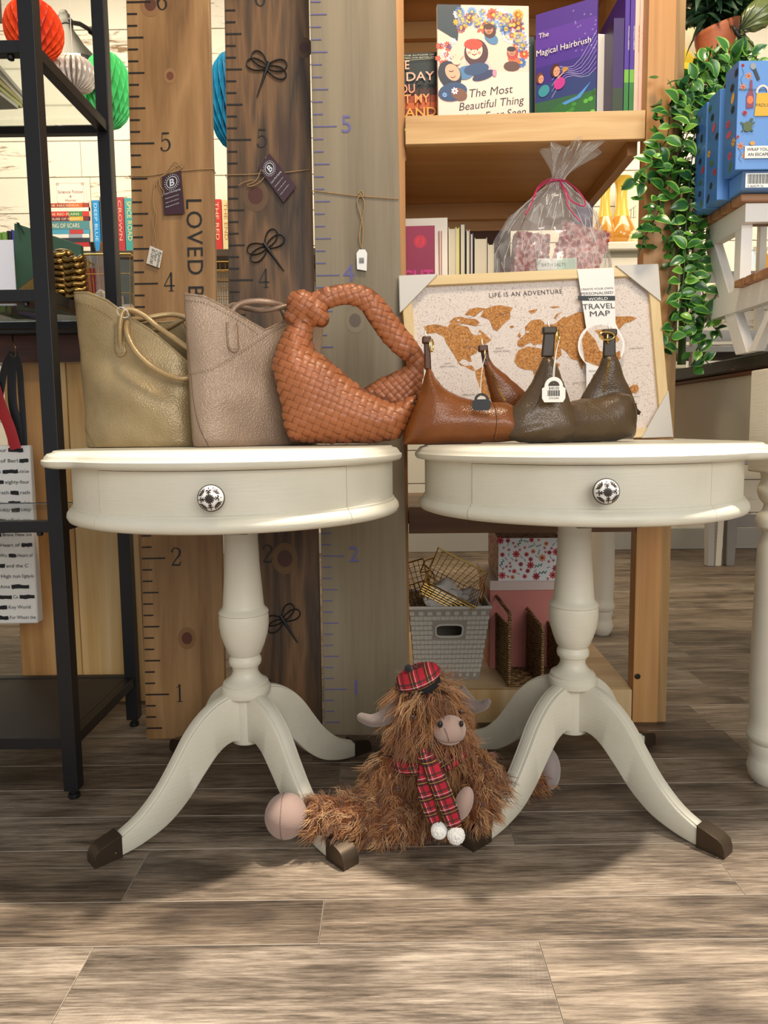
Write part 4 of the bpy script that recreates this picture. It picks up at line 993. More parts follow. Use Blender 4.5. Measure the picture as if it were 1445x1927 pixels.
Ho, bo = hobo('small dark olive brown leather hobo bag, rightmost of the bags', [
    ([(940, 822), (958, 800), (990, 782), (1040, 765), (1090, 752), (1125, 750), (1160, 735), (1198, 738), (1208, 775), (1205, 823), (1110, 833), (1000, 838), (965, 832)], 1.30, .045, .045, lambda x, z: 1.27 + .28 * max(0, x - .25)),
    ([(944, 815), (950, 790), (975, 758), (1000, 722), (1018, 690), (1026, 668), (1045, 668), (1058, 695), (1070, 728), (1082, 768), (1098, 812), (1050, 834), (990, 836)], 1.25, .024, .035, lambda x, z: 1.262 + .10 * (z - .66)),
    ([(1094, 752), (1112, 722), (1132, 690), (1140, 668), (1160, 668), (1172, 695), (1190, 728), (1206, 768), (1204, 800), (1150, 795), (1100, 775)], 1.36, .018, .03, lambda x, z: 1.37)], olive, 11)
peak(Ho, bo, 1034, 618, 672, .0100, 1.275, olv_d, 16, -4); peak(Ho, bo, 1147, 622, 672, .0108, 1.365, olv_d, -2, -1)
rc = at(1142, 632, Y=1.352); obj('ring', MB().tube([rc + V((.015 * cos(a), .004 * cos(a), .0075 * sin(a))) for a in [2 * pi * i / 20 for i in range(20)]], .0018, 8, closed=True), gold, Ho)
zipper(Ho, bo, [(1146, 675), (1143, 700), (1139, 720), (1136, 738)])
seam(bo, [(1030, 674), (1026, 700), (1022, 725), (1014, 755), (998, 778)], .0008, olv_d, Ho)
stitches(bo, [(1108, 758), (1128, 772), (1150, 788), (1158, 800)], plain('8f7a55', .5), Ho)
def tagpaper(name, label, c, w, h, col, hole, txt=None, cord=None, par=None):
    root = thing('price_tag', label, 'tag', c); pts = []
    for a in range(0, 181, 15): pts.append((w * .40 * cos(R(a)), h * .10 + h * .40 * sin(R(a))))
    pts += [(-w * .5, h * .05), (-w * .5, -h * .34), (-w * .4, -h * .5), (w * .4, -h * .5), (w * .5, -h * .34), (w * .5, h * .05)]
    base = V(c); obj('card', MB().prism([base + V((a, 0, b)) for a, b in pts], V((0, .0008, 0))), plain(col, .45), root, smooth=False)
    A = Art(base, V((1, 0, 0)), V((0, 0, 1)), base=.0003)
    A.ell(0, h * .14, w * .24, h * .20, hole, 16, a0=0, a1=180)
    if txt:
        A.text(txt, 0, 0, h * .15, '2a2a2a', align='c')
        for k in range(16): A.rect(-w * .27 + k * w * .034, -h * .26, -w * .27 + k * w * .034 + w * (.012 + .008 * (k % 3)), -h * .03, '2a2a2a'); A.lay -= 1
        A.lay += 1; A.text('27413393', 0, -h * .38, h * .10, '2a2a2a', align='c')
    A.obj('print', root)
    if cord: obj('string', MB().tube(spline([at(a, b, Y=Y) for a, b, Y in cord], 6), .0007, 6), plain('e9e4da', .7), root)
tagpaper('t', 'white scalloped barcode tag hanging from the olive brown hobo bag', at(1042, 733, Y=1.222), .040, .043, 'efe9e0', '3a2d20', '$40.00', [(1042, 722, 1.222), (1044, 690, 1.24), (1048, 655, 1.262), (1052, 640, 1.27), (1046, 665, 1.25), (1041, 700, 1.232), (1042, 722, 1.222)])
tagpaper('t', 'black tag hanging from the cognac brown hobo bag', at(906, 756, Y=1.245), .032, .030, '17181a', 'cfc4b4', None, [(904, 745, 1.245), (905, 720, 1.28), (908, 690, 1.33), (914, 668, 1.335)])
# ================================================================== FRAMED MAP
mf = thing('framed_map', 'pale wood framed cork world map with card corners leaning on the bookcase', 'framed map')
mo, mn = V((0, 1.515, .661)), V((0, -1, .16)).normalized()
mp = lambda x, y, off=0: onplane(x, y, mo, mn) + mn * off
cTL, cTR, cBR, cBL = mp(753, 525), mp(1232, 503), mp(1260, 824), mp(776, 837)
for c in (cBR, cBL): c.z = max(c.z, .6612)
fw = wood('d9bd88', 'c9a86e', 'e6cf9f', 'X', .8, .5, .0001, rings=3); cork = None
cen = (cTL + cTR + cBR + cBL) / 4
inn = [c.lerp(cen, 0) for c in (cTL, cTR, cBR, cBL)]
Ux = (cTR - cTL).normalized(); Vz = (cTL - cBL).normalized()
FW = .021
inn = [cTL + Ux * FW - Vz * FW, cTR - Ux * FW - Vz * FW, cBR - Ux * FW + Vz * FW, cBL + Ux * FW + Vz * FW]
cs = [cTL, cTR, cBR, cBL]
for i, nm in enumerate(('frame_rail',) * 4):
    j = (i + 1) % 4; f = mn * .012; b = -mn * .004
    obj(nm, MB().hexa([cs[i] + b, cs[j] + b, inn[j] + b, inn[i] + b], [cs[i] + f, cs[j] + f, inn[j] + f, inn[i] + f]), fw if i % 2 == 0 else wood('d9bd88', 'c9a86e', 'e6cf9f', 'Z', .8, .5, .0001, rings=3), mf, bev=.001, smooth=False)
def pinboard():
    t = NT('printed_cork'); v = t.coords((1, 1, 1), rnd=False); n = t.noise(v, 300, 3, .7); n2 = t.noise(v, 900, 2)
    a = t.n('Math', operation='MULTIPLY'); t.l(n, a.inputs[0]); t.l(n2, a.inputs[1])
    t.l(t.ramp(a.outputs[0], [(.155, '8d6a55'), (.19, 'ddd0c6'), (1, 'e6dbd2')]), t.b.inputs['Base Color']); t.b.inputs['Roughness'].default_value = .7; return t.m
def corkm():
    t = NT('cork'); v = t.coords((1, 1, 1), rnd=False); n = t.noise(v, 260, 4, .7)
    t.l(t.ramp(n, [(.38, '8d5626'), (.5, 'b67a3d'), (.62, 'cd9656')]), t.b.inputs['Base Color']); t.b.inputs['Roughness'].default_value = .8; return t.m
pb = pinboard(); ck = corkm()
bd = obj('map_board', MB().hexa([p - mn * .003 for p in inn], [p + mn * .002 for p in inn]), pb, mf, smooth=False)
Cq = lambda x, y: (740 + x / 2.779, 380 + y / 2.779)
class PArt(Art):          # art whose coordinates are pixel rays hitting the picture plane
    def __init__(s, p0, n, base=.0005, lift=.00015): s.O = V(p0); s.N = n; s.mb = MB(); s.cols = []; s.lay = 0; s.lift = lift; s.base = base
    def P(s, u, v): return onplane(u, v, s.O, s.N) + s.N * (s.base + s.lay * s.lift)
A = PArt(mo + mn * .002, mn)
lands = [[(160, 655), (180, 645), (225, 640), (285, 655), (300, 625), (345, 640), (392, 655), (410, 690), (440, 700), (450, 668), (480, 690), (512, 722), (480, 745), (450, 752), (435, 790), (402, 806), (410, 835), (396, 838), (382, 826), (362, 822), (346, 836), (352, 858), (375, 858), (410, 855), (430, 880), (420, 886), (385, 868), (338, 838), (310, 790), (280, 745), (262, 705), (225, 685), (176, 690)],
 [(372, 590), (400, 560), (440, 552), (480, 558), (450, 578), (425, 600)], [(292, 628), (318, 605), (350, 600), (400, 612), (430, 612), (462, 640), (430, 650), (380, 640), (330, 632)], [(455, 600), (475, 562), (520, 545), (560, 540), (625, 553), (612, 575), (610, 610), (575, 640), (545, 675), (522, 668), (512, 640), (500, 615)],
 [(606, 650), (625, 646), (632, 655), (615, 660)], [(428, 884), (470, 860), (500, 872), (552, 900), (562, 925), (540, 955), (522, 1005), (500, 1040), (478, 1085), (466, 1080), (462, 1010), (446, 950), (432, 915)],
 [(632, 835), (640, 800), (655, 775), (700, 757), (745, 762), (790, 772), (815, 800), (842, 840), (872, 848), (850, 890), (820, 930), (800, 985), (772, 1012), (755, 985), (742, 920), (728, 880), (690, 878), (655, 865)],
 [(648, 752), (650, 725), (668, 712), (690, 690), (688, 655), (720, 620), (765, 614), (785, 628), (792, 642), (842, 640), (890, 600), (905, 604), (975, 572), (1020, 590), (1080, 595), (1180, 600), (1240, 598), (1272, 607), (1240, 628), (1210, 634), (1180, 668), (1172, 650), (1130, 660), (1120, 700), (1060, 780), (1040, 830), (1010, 800), (985, 880), (965, 830), (930, 820), (905, 785), (875, 762), (880, 800), (846, 830), (818, 790), (800, 752), (760, 742), (735, 752), (720, 735), (700, 742), (672, 762)],
 [(705, 570), (755, 560), (745, 575), (722, 586)], [(838, 608), (850, 590), (885, 572), (862, 592), (850, 612)], [(815, 550), (845, 545), (875, 548), (840, 556)], [(648, 700), (660, 680), (668, 700), (662, 712)], [(1210, 985), (1250, 958), (1275, 955), (1285, 975), (1270, 1000), (1225, 1000)]]
for L in lands: A.poly([Cq(*p) for p in L], ck); A.lay = 1
A.lay = 3
for x, y in ((700, 680), (452, 640), (340, 620), (400, 600), (360, 645), (450, 690)): A.ell(*Cq(x, y), 3.5, 2, pb, 8); A.lay = 3
rr_ = random.Random(4)
for k in range(60):
    L = lands[rr_.choice((0, 5, 6, 7, 7))]; p = rr_.choice(L); q = rr_.choice(L); a = Cq(*p); b = Cq(*q); t = rr_.uniform(.2, .7); m1 = (a[0] + (b[0] - a[0]) * t, a[1] + (b[1] - a[1]) * t)
    X = lambda c: (m1[0] - 740) * 2.779, 
    if inside(((m1[0] - 740) * 2.779, (m1[1] - 380) * 2.779), L): A.line([m1, (m1[0] + rr_.uniform(-7, 7), m1[1] + rr_.uniform(-5, 5))], .5, 'e3d2c2'); A.lay = 3
ink = '40342f'
# lettering: real plane coordinates (u to the right, v up)
class TArt(Art):
    def __init__(s, px, py, n, off): s.m0 = mo + mn * off; p = onplane(px, py, s.m0, mn); Art.__init__(s, p, Ux, Vz); s.N = mn; s.base = 0
T = TArt(920, 560, mn, .003); T.text('LIFE IS AN ADVENTURE', 0, 0, .0142, ink, width=(mp(1058, 552) - mp(920, 558)).length, rot=.012, spacing=1.15); T.lay = 0
for x, y, s_ in ((833, 688, 'NORTH'), (826, 694, 'PACIFIC OCEAN'), (931, 657, 'NORTH'), (925, 663, 'ATLANTIC OCEAN'), (1073, 719, 'INDIAN OCEAN'), (864, 747, 'SOUTH PACIFIC'), (1181, 651, 'NORTH PACIFIC'), (815, 618, 'ALASKA'), (933, 592, 'GREENLAND'), (870, 657, 'UNITED STATES'), (1050, 612, 'RUSSIA'), (1178, 742, 'AUSTRALIA')):
    p = onplane(x, y, T.m0, mn); q = T.O; T.text(s_, (p - q).dot(Ux), (p - q).dot(Vz), .0042, '6b5a50'); T.lay = 0
A.obj('continents', bd); tag(T.obj('lettering', mf), kind='stuff')
gd = plain('cfcac2', .75, bump=.0003, bs=60)
def guard(a, b, c, name='corner_guard'):
    A3 = [mp(*a), mp(*b), mp(*c)]; A3 = [p + mn * .0135 for p in A3]
    for p in A3: p.z = max(p.z, .6612)
    mb = MB(); mb.prism(A3, mn * .0015)
    o = A3[0]; 
    for p, q in ((A3[0], A3[1]), (A3[0], A3[2])):
        d = (cen - p); out = (p - cen); out = out - mn * out.dot(mn); e = (q - p).normalized(); out = (out - e * out.dot(e)).normalized() * .0012
        if out.z < -.0005 : continue
        mb.hexa([p, q, q - mn * .018, p - mn * .018], [p + out, q + out, q - mn * .018 + out, p - mn * .018 + out])
    obj(name, mb, gd, mf, smooth=False)
guard((751, 524), (822, 521), (753, 592)); guard((1233, 502), (1155, 505), (1238, 571)); guard((1261, 824), (1203, 826), (1252, 738)); guard((776, 838), (845, 836), (772, 770))
# paper sleeve with a round cut of the map
sl_ = plain('ece8e2', .5)
A = PArt(mo + mn * .0145, mn); cx, cy = 1131, 651
band = [(1086, 507), (1155, 504)] + [(1158, 608)] + [(cx + 44 * cos(R(a)), cy + 44 * sin(R(a))) for a in range(-40, 61, 10)] + [(1150, 735), (1103, 738)] + [(cx + 44 * cos(R(a)), cy + 44 * sin(R(a))) for a in range(130, 231, 10)]
A.poly(band, sl_); A.ell(cx, cy, 40, 40, pb, 32)
A.poly([(1100, 680), (1094, 640), (1104, 622), (1120, 640), (1128, 660), (1150, 668), (1166, 660), (1168, 675), (1150, 688), (1128, 690)], ck); A.poly([(1118, 622), (1150, 618), (1166, 640), (1150, 650), (1135, 640)], ck).same()
A.rect(1087, 557, 1157, 566, '2b2f30')
sv = A.obj('paper_sleeve', mf)
T = TArt(1087, 640, mn, .0155 + .0003); T.lay = 4
def tx(s_, x, y, x1, size, col, **k):
    p = onplane(x, y, T.m0, mn); q = T.O; T.text(s_, (p - q).dot(Ux), (p - q).dot(Vz), size, col, width=(mp(x1, y) - p).length, **k)
tx('CREATE YOUR OWN', 1095, 546, 1150, .0062, '6b6561'); tx('PERSONALISED', 1095, 555, 1150, .0085, '55504d'); tx('WORLD', 1109, 565, 1138, .0088, 'f2efe9'); tx('TRAVEL', 1098, 582, 1152, .0165, '3b3a39'); tx('MAP', 1110, 595, 1142, .0165, '3b3a39')
tx('TRACK YOUR JOURNEYS', 1106, 700, 1148, .0052, '6b6561'); tx('WITH PINS', 1112, 707, 1142, .0052, '6b6561')
T.obj('sleeve_print', sv)

# ================================================================== BOOKS
def book(label, c, w, h, d, cover, pages=True, rz=0, lean=0, group=None, art=None, spine=None, flat=False, roll=0):
    """c = bottom centre of front cover. w wide, h tall, d thick; front cover faces -y before rz"""
    root = thing('book', label, 'book', c, 0, group); root.rotation_euler = (lean, roll, rz)
    m = cover if isinstance(cover, bpy.types.Material) else plain(cover, .4)
    t = .0015 if d > .008 else .0006; hw = w / 2
    mb = MB(); mb.box((-hw, 0, 0), (hw, t, h)); mb.box((-hw, d - t, 0), (hw, d, h)); mb.box((-hw, t, 0), (-hw + t, d - t, h))
    obj('cover', mb, m, root, smooth=False, local=True)
    if pages: obj('pages', MB().box((-hw + t, t, .002), (hw - .003, d - t, h - .002)), PG, root, smooth=False, local=True)
    if art: A = Art((-hw, 0, 0), (1, 0, 0), (0, 0, 1)); art(A, w, h); A.obj('cover_print', root, local=True)
    if spine: A = Art((-hw, d, 0), (0, -1, 0), (0, 0, 1)); spine(A, d, h); A.obj('spine_print', root, local=True)
    return root
def pagemat():
    t = NT('paper_edges'); v = t.coords((1, 900, 1), rnd=False); t.l(t.ramp(t.noise(v, 1, 1), [(.35, 'cbbd9e'), (.6, 'ece2c8')]), t.b.inputs['Base Color']); t.b.inputs['Roughness'].default_value = .8; return t.m
PG = pagemat(); zs = 1.3355
def facew(px0, px1, py, Y): return at(px0, py, Y=Y).x, at(px1, py, Y=Y).x
# thriller at the left end
def art1(A, w, h):
    A.rect(0, 0, w, h, '14282b')
    for k, c in enumerate(('2a1a14', '5c2416', '8e3a18', 'c05a1c', '9a3c1a', '3c1c14')): A.rect(0, h * (.16 + .075 * k), w, h * (.24 + .075 * k), c); A.lay -= 1
    A.lay += 1
    A.O = A.O + A.V * h * .10; h *= .90
    r = random.Random(2)
    for k in range(16): x = r.uniform(.05, .95) * w; y = r.uniform(.1, .3) * h; A.poly([(x - .004, 0), (x + .004, 0), (x + .001, y)], '10191a')
    for x in (.35, .62, .85):
        A.line([(w * x, 0), (w * x + .003, h * .62)], .0012, '0e1517')
        for a in range(0, 360, 45): A.line([(w * x + .003, h * .62), (w * x + .003 + .012 * cos(R(a)), h * .62 + .008 * sin(R(a)) - .003)], .0016, '0e1517')
    s = 'f0b79a'
    A.text('FROM THE AUTHOR OF', w * .1, h * .955, .0045, 'd8d2b0', width=w * .85); A.text('THE NUMBER ONE BESTSELLER', w * .1, h * .925, .0042, 'd8d2b0', width=w * .85); A.line([(w * .1, h * .90), (w * .95, h * .915)], .0006, 'd8d2b0')
    for t, y, x0, x1, c in (('THE', .80, .06, .44, s), ('DAY', .655, .36, .95, 'eeb6a0'), ('YOU', .51, .10, .55, 'ee9d80'), ('LEFT MY', .385, .0, .85, 'eda05c'), ('ISLAND', .22, -.0, .98, 'efa23e')):
        A.text(t, w * x0, h * y, .028, c, width=w * (x1 - x0), bold=.01)
    A.text('WALSH', w * .16, h * .05, .020, 'dce83a', width=w * .8, bold=.01)
x0, x1 = facew(752, 815, 130, 1.70)
book('dark thriller paperback with orange palm sunset cover at the left shelf end', ((x0 + x1) / 2 - .01, 1.69, zs), x1 - x0 + .035, .205, .022, '16262a', art=art1, rz=R(-4), lean=R(-4))
# picture book with people and flowers
def art2(A, w, h):
    A.rect(0, 0, w, h, 'eec9b4'); A.rect(0, 0, w, h * .5, 'f2d5c3')
    A.O = A.O + A.V * h * .085; h *= .915
    A.poly([(0, h * .80), (w * .22, h * .70), (w * .26, h), (0, h)], '1d3440')
    r = random.Random(9); cols = ['e9e6ee', 'd9543a', '4e74b8', 'e8a23a', 'c9486a', 'f2f0ea', '7fa6d8', 'b8402f']
    for k in range(150):
        x, y = w * r.uniform(.20, .97), h * r.uniform(.52, .96)
        if y < h * .80 and x < w * .70: continue
        if y < h * .66 and x < w * .9: continue
        c = r.choice(cols); A.petals(x, y, w * r.uniform(.035, .075), r.choice((6, 8, 10)), c, .5, mid='e8b648', rot=r.uniform(0, 1)); A.lay = min(A.lay, 8)
    for k in range(14): A.petals(w * r.uniform(.0, .18), h * r.uniform(.50, .70), w * .035, 7, r.choice(('5b79b5', 'e9e6ee', 'd9543a')), .5); A.lay = 8
    A.lay = 10
    def figure(cx, cy, s, hair, skin, scarf, robe, tilt=0):
        A.lay = 10
        A.ell(cx + s * .5, cy - s * 1.7, s * 1.5, s * 1.0, robe, 20, -.6); A.ell(cx + s * .2, cy - s * .3, s * 1.25, s * 1.4, scarf, 22, tilt); A.ell(cx, cy, s * .86, s * .95, skin, 22, tilt)
        A.ell(cx - s * .1, cy + s * .55, s * .95, s * .55, hair, 20, tilt)
        for q in (-1, 1): A.ell(cx + q * s * .33, cy + s * .02, s * .07, s * .1, '2a1c1a', 8); A.ell(cx + q * s * .52, cy - s * .28, s * .2, s * .14, 'e79a86', 10)
        A.line([(cx - s * .25, cy - s * .42), (cx, cy - s * .52), (cx + s * .25, cy - s * .40)], s * .08, '9b2e2a'); A.ell(cx + s * .02, cy - s * .18, s * .06, s * .05, 'd98a70', 6)
    figure(w * .56, h * .80, w * .055, '4a2420', 'b27552', '4a2420', '4a7ba6')
    figure(w * .81, h * .62, w * .05, '241a22', 'b98260', 'b33c38', 'd9663a'); A.ell(w * .81, h * .50, w * .09, h * .04, '5b3a34', 14)
    A.ell(w * .30, h * .44, w * .10, h * .055, '4a7ba6', 18, .3); A.ell(w * .42, h * .47, w * .14, h * .05, '27476e', 18, .2)
    figure(w * .40, h * .63, w * .105, 'd8402a', 'f2cdb2', '4a2530', 'f0b9b8')
    A.ell(w * .50, h * .42, w * .13, h * .035, '26335c', 16, .35); A.ell(w * .62, h * .44, w * .025, h * .03, 'd98aa0', 10)
    A.ell(w * .13, h * .42, w * .12, h * .12, '1f2a3c', 20, .5); A.ell(w * .16, h * .44, w * .075, h * .075, 'e2ab8a', 18, .6); A.ell(w * .16, h * .28, w * .16, h * .075, '27476e', 18, .2); A.ell(w * .23, h * .26, w * .09, h * .05, '7a4f3c', 14, -.3)
    A.line([(w * .12, h * .45), (w * .15, h * .445), (w * .17, h * .455)], w * .008, '2a1c1a'); A.line([(w * .14, h * .40), (w * .17, h * .395), (w * .19, h * .41)], w * .008, '9b2e2a')
    for j in range(5): A.line([(w * .2, h * .52), (w * (.14 + .035 * j), h * (.575 + .015 * (j % 3)))], w * .022, 'f0c9ae')
    A.ell(w * .20, h * .53, w * .05, h * .03, 'f0c9ae', 12); A.petals(w * .18, h * .285, w * .04, 7, 'e9e6ee', .5, mid='d9543a'); A.petals(w * .07, h * .25, w * .03, 7, '7fa6d8', .5)
    A.lay = 5
    t = dict(shear=.25); ik = '2b2a33'
    A.text('The Most', w * .33, h * .235, w * .125, ik, rot=.12, **t); A.text('Beautiful Thing', w * .22, h * .125, w * .12, ik, rot=.12, **t); A.text('I Have Ever Seen', w * .18, h * .025, w * .115, ik, rot=.12, **t)
x0, x1 = facew(824, 998, 130, 1.655)
book('large pale picture book with flowers and smiling people on its cover', ((x0 + x1) / 2, 1.655, zs), x1 - x0, .287, .012, 'edc7b2', art=art2, rz=R(3), lean=R(-3))
x0, x1 = facew(940, 1008, 130, 1.69)
book('white backed book standing just behind the large picture book', ((x0 + x1) / 2, 1.69, zs), x1 - x0, .238, .014, '27474f', rz=R(4), lean=R(-3))
def art3(A, w, h):
    for k, c in enumerate(('2c5a2c', '2f5f3a', '2b3a72', '39257a', '4a2a8c', '5a3296', '4c2b86')): A.rect(0, h * (k / 7), w, h * ((k + 1) / 7), c); A.lay -= 1
    A.lay += 1
    A.poly([(0, 0), (w, 0), (w, h * .30), (w * .7, h * .22), (w * .4, h * .24), (0, h * .10)], '2f6a2e'); A.poly([(w * .45, h * .24), (w * .7, h * .27), (w * .92, h * .36), (w * .75, h * .25), (w * .5, h * .22)], '4f8fd0')
    r = random.Random(5)
    for k in range(26): x = r.random(); y = r.uniform(.02, .1 + .2 * x); c = r.choice(('3f8a35', '5fae3f', '2a5c26', '7fc04a')); A.ell(w * x, h * y, w * .04, h * .018, c, 10); A.lay = 4
    A.lay = 6
    for k in range(22): A.petals(w * r.uniform(.6, 1), h * r.uniform(.60, .95), w * .016, 4, 'd9cdf4', .25); A.lay = 6
    A.lay = 8
    for j in range(7): A.line([(w * (.28 + .12 * i), h * (.30 + .03 * j * .3 + .07 * sin(i * .9 + j * .3)) + h * .02 * j + h * .035 * i, w * .006) for i in range(7)], 0, ('c9c0ea', 'a99fdc')[j % 2])
    for cx, cy, s, hc in ((.10, .47, .045, '6b3a24'), (.36, .50, .055, '4a241a')):
        A.ell(w * (cx + .05), h * (cy - .10), w * .09, h * .05, 'c2358a' if cx > .2 else '3a8f9a', 14, -.9); A.ell(w * cx - .003, h * cy + .003, w * s * 1.4, h * s * 1.0, hc, 14); A.ell(w * cx, h * cy, w * s, h * s * .75, 'd99a78', 14)
        for q in (-1, 1): A.ell(w * (cx + q * s * .4), h * cy + .001, w * .006, h * .006, '2a1c1a', 6)
        A.line([(w * cx - .002, h * cy - .004), (w * cx + .002, h * cy - .0035)], .0006, '9b2e2a')
    A.ell(w * .50, h * .50, w * .05, h * .02, 'b98a3a', 10, .2); A.line([(w * .38, h * .44), (w * .50, h * .49)], w * .02, 'd99a78')
    cm = 'efe3cc'
    A.text('The', w * .05, h * .80, w * .11, cm, rot=.0, shear=.1); A.text('Magical Hairbrush', w * .01, h * .66, w * .135, cm, rot=.0, width=w * .90)
xl = at(1007, 200, Y=1.665); xr = at(1122, 140, Y=1.60); ww = math.hypot(xr.x - xl.x, xr.y - xl.y)
book('purple picture book with a child riding a comet, turned at an angle', ((xl.x + xr.x) / 2, (xl.y + xr.y) / 2, zs), ww, .262, .010, '3b2474', art=art3, rz=math.atan2(xr.y - xl.y, xr.x - xl.x), lean=R(0))
xl = at(1118, 200, Y=1.70)
book('large white book open toward the front behind the purple one', (xl.x + .02, 1.69, zs), .085, .233, .02, 'e9e6e0', rz=R(8))
def spn(c1, c2, c3, txt, tc, low):
    def f(A, d, h):
        A.rect(0, 0, d, h, c1); A.rect(0, 0, d, h * .38, c2); 
        if c3: A.rect(0, h * .33, d, h * .42, c3)
        A.text(txt, d * .72, h * .72, d * .42, tc, rot=-pi / 2); A.text(low, d * .72, h * .96, d * .36, tc, rot=-pi / 2)
    return f
k = 0
for px, c1, c2, c3, txt, tc, hh, lab in ((1152, '3a2460', '31402c', None, '', 'ffffff', .232, 'dark purple book spine beside the white book'), (1173, '4b2d92', '2f7a32', '6fae3a', 'THE MAGICAL HAIRBRUSH', 'e9e2f2', .30, 'purple and green picture book spine, left of its twin'), (1183, '4b2d92', '2f7a32', '6fae3a', 'THE MAGICAL HAIRBRUSH', 'e9e2f2', .30, 'purple and green picture book spine, right of its twin'), (1192, 'e9c4b4', 'e9c4b4', None, 'Beautiful Thing I Have Ever Seen', 'b0352f', .30, 'pale pink picture book spine beside the purple spines'), (1200, 'eccabb', 'eccabb', None, 'Beautiful Thing I Have Ever Seen', 'b0352f', .31, 'pale pink picture book spine against the bookcase post')):
    p0 = at(px, 200, Y=1.625); p1 = at(px + (9 if px > 1160 else 20), 200, Y=1.625); d = p1.x - p0.x - .0006
    c = V((p0.x + d, 1.625 + .10, zs)); root = book(lab, c, .20, hh, d, c1, spine=spn(c1, c2, c3, txt, tc, '') if 1 else None, rz=R(90), group=None)
    root.location = (p0.x + d, 1.625 + .1, zs)
# lower shelf of books, spines inward so the page blocks face out
zl = .9405
def art4(A, w, h):
    A.rect(0, 0, w, h, '8a1f45'); A.ell(w * .62, h * .83, w * .16, w * .16, 'c8283c', 24); A.line([(w * .62 + w * .13 * cos(t * .4), h * .83 + w * .13 * sin(t * .4)) for t in range(16)], w * .012, '8a1f45', True)
    A.line([(w * .58, h * .79), (w * .60, h * .84), (w * .64, h * .88), (w * .66, h * .83), (w * .62, h * .80)], w * .015, '8a1f45'); A.ell(w * .1, h * .68, w * .15, w * .17, 'c8552e', 20); A.ell(w * .1, h * .68, w * .08, w * .09, '8a1f45', 16)
    A.text('NIGHT', -w * .25, h * .40, w * .42, 'c22a78', width=w * 1.2, bold=.03); A.text('SHIFT', -w * .15, h * .20, w * .40, 'c22a78', width=w * 1.1, bold=.03)
rows_b = [  # px left, px right (front face), top py, Y, colour, label
 (745, 818, 424, 1.66, '8a1f45', 'crimson paperback facing front at the left of the lower shelf', art4),
 (760, 842, 409, 1.70, 'efe3cf', 'tall white paged hardback behind the crimson paperback', None)]
for a, b, ty, Y, c, lab, ar in rows_b:
    p0, p1 = at(a, ty, Y=Y), at(b, ty, Y=Y); book(lab, ((p0.x + p1.x) / 2, Y, zl), p1.x - p0.x, p0.z - zl, .02, c, art=ar, rz=R(-3), lean=R(-2))
for a, b, ty, c, lab in ((826, 832, 434, 'a62a55', 'thin raspberry paperback beside the crimson one'), (844, 858, 428, 'e6d9b8', 'cream paged book next to the yellow one'), (858, 865, 427, 'f0dc2a', 'bright yellow book in the lower row'), (866, 876, 420, '23272e', 'black covered book with cream pages right of the yellow one'), (878, 884, 432, 'd9cdb2', 'slim pale paged book in the lower row'), (885, 891, 438, '3a2d5c', 'slim dark violet book in the lower row'), (893, 917, 447, 'c9bda4', 'wide grey white book at the right of the lower row'), (918, 930, 458, 'd8cdb8', 'short pale book beside the wrapped hamper')):
    p0, p1 = at(a, ty, Y=1.70), at(b, ty, Y=1.70); d = p1.x - p0.x - .0008; h = p0.z - zl
    root = thing('book', lab, 'book', ((p0.x + p1.x) / 2, 1.70, zl)); x, X = p0.x, p0.x + d
    mb = MB(); mb.box((x, 1.70, zl), (x + .0012, 1.84, zl + h)).box((X - .0012, 1.70, zl), (X, 1.84, zl + h)).box((x, 1.8385, zl), (X, 1.84, zl + h)); obj('cover', mb, plain(c, .45), root, smooth=False)
    obj('pages', MB().box((x + .0013, 1.7015, zl + .002), (X - .0013, 1.838, zl + h - .003)), PG, root, smooth=False)

# ================================================================== CELLOPHANE HAMPER
hz, hy = zl, 1.735
def hp(px, py, Y=hy): return at(px, py, Y=Y)
ham = thing('hamper', 'clear cellophane wrapped gift hamper tied with magenta ribbon', 'hamper', (hp(1035, 500).x, hy, zl))
zl = .9405
cel = plain('f4f6f4', .04, alpha=.20, coat=1.0)
c0 = hp(1035, 500); cxh = c0.x; r2 = random.Random(8)
prof = [(.12, zl + .001), (.138, zl + .05), (.142, zl + .13), (.130, zl + .19), (.098, zl + .24), (.052, zl + .275), (.020, zl + .298), (.012, zl + .307), (.020, zl + .322), (.036, zl + .340), (.046, zl + .352), (.048, zl + .359)]
def cell(u, v):
    i = v * (len(prof) - 1); k = min(int(i), len(prof) - 2); t = i - k; r = prof[k][0] * (1 - t) + prof[k + 1][0] * t; z = prof[k][1] * (1 - t) + prof[k + 1][1] * t
    a = 2 * pi * u; top = max(0, (z - zl - .307) / .052); nn = noise.noise(V((cos(a) * 2.2, sin(a) * 2.2, z * 16))) ; n2 = noise.noise(V((cos(a) * 6, sin(a) * 6, z * 30)))
    rr = r * (1 + .10 * nn + .10 * n2 + top * .5 * sin(a * 7)); zz = z + top * .02 * sin(a * 5) * nn
    fwd = -.06 * max(0, min(1, (z - zl - .2) / .1)) - top * .055
    return V((cxh + rr * cos(a) + top * .02, hy + fwd + rr * sin(a) * (.75 if top == 0 else .8), min(max(zz, zl + .0008), 1.3)))
o = obj('cellophane', MB().grid(cell, 120, 90, True), cel, ham, auto=25)
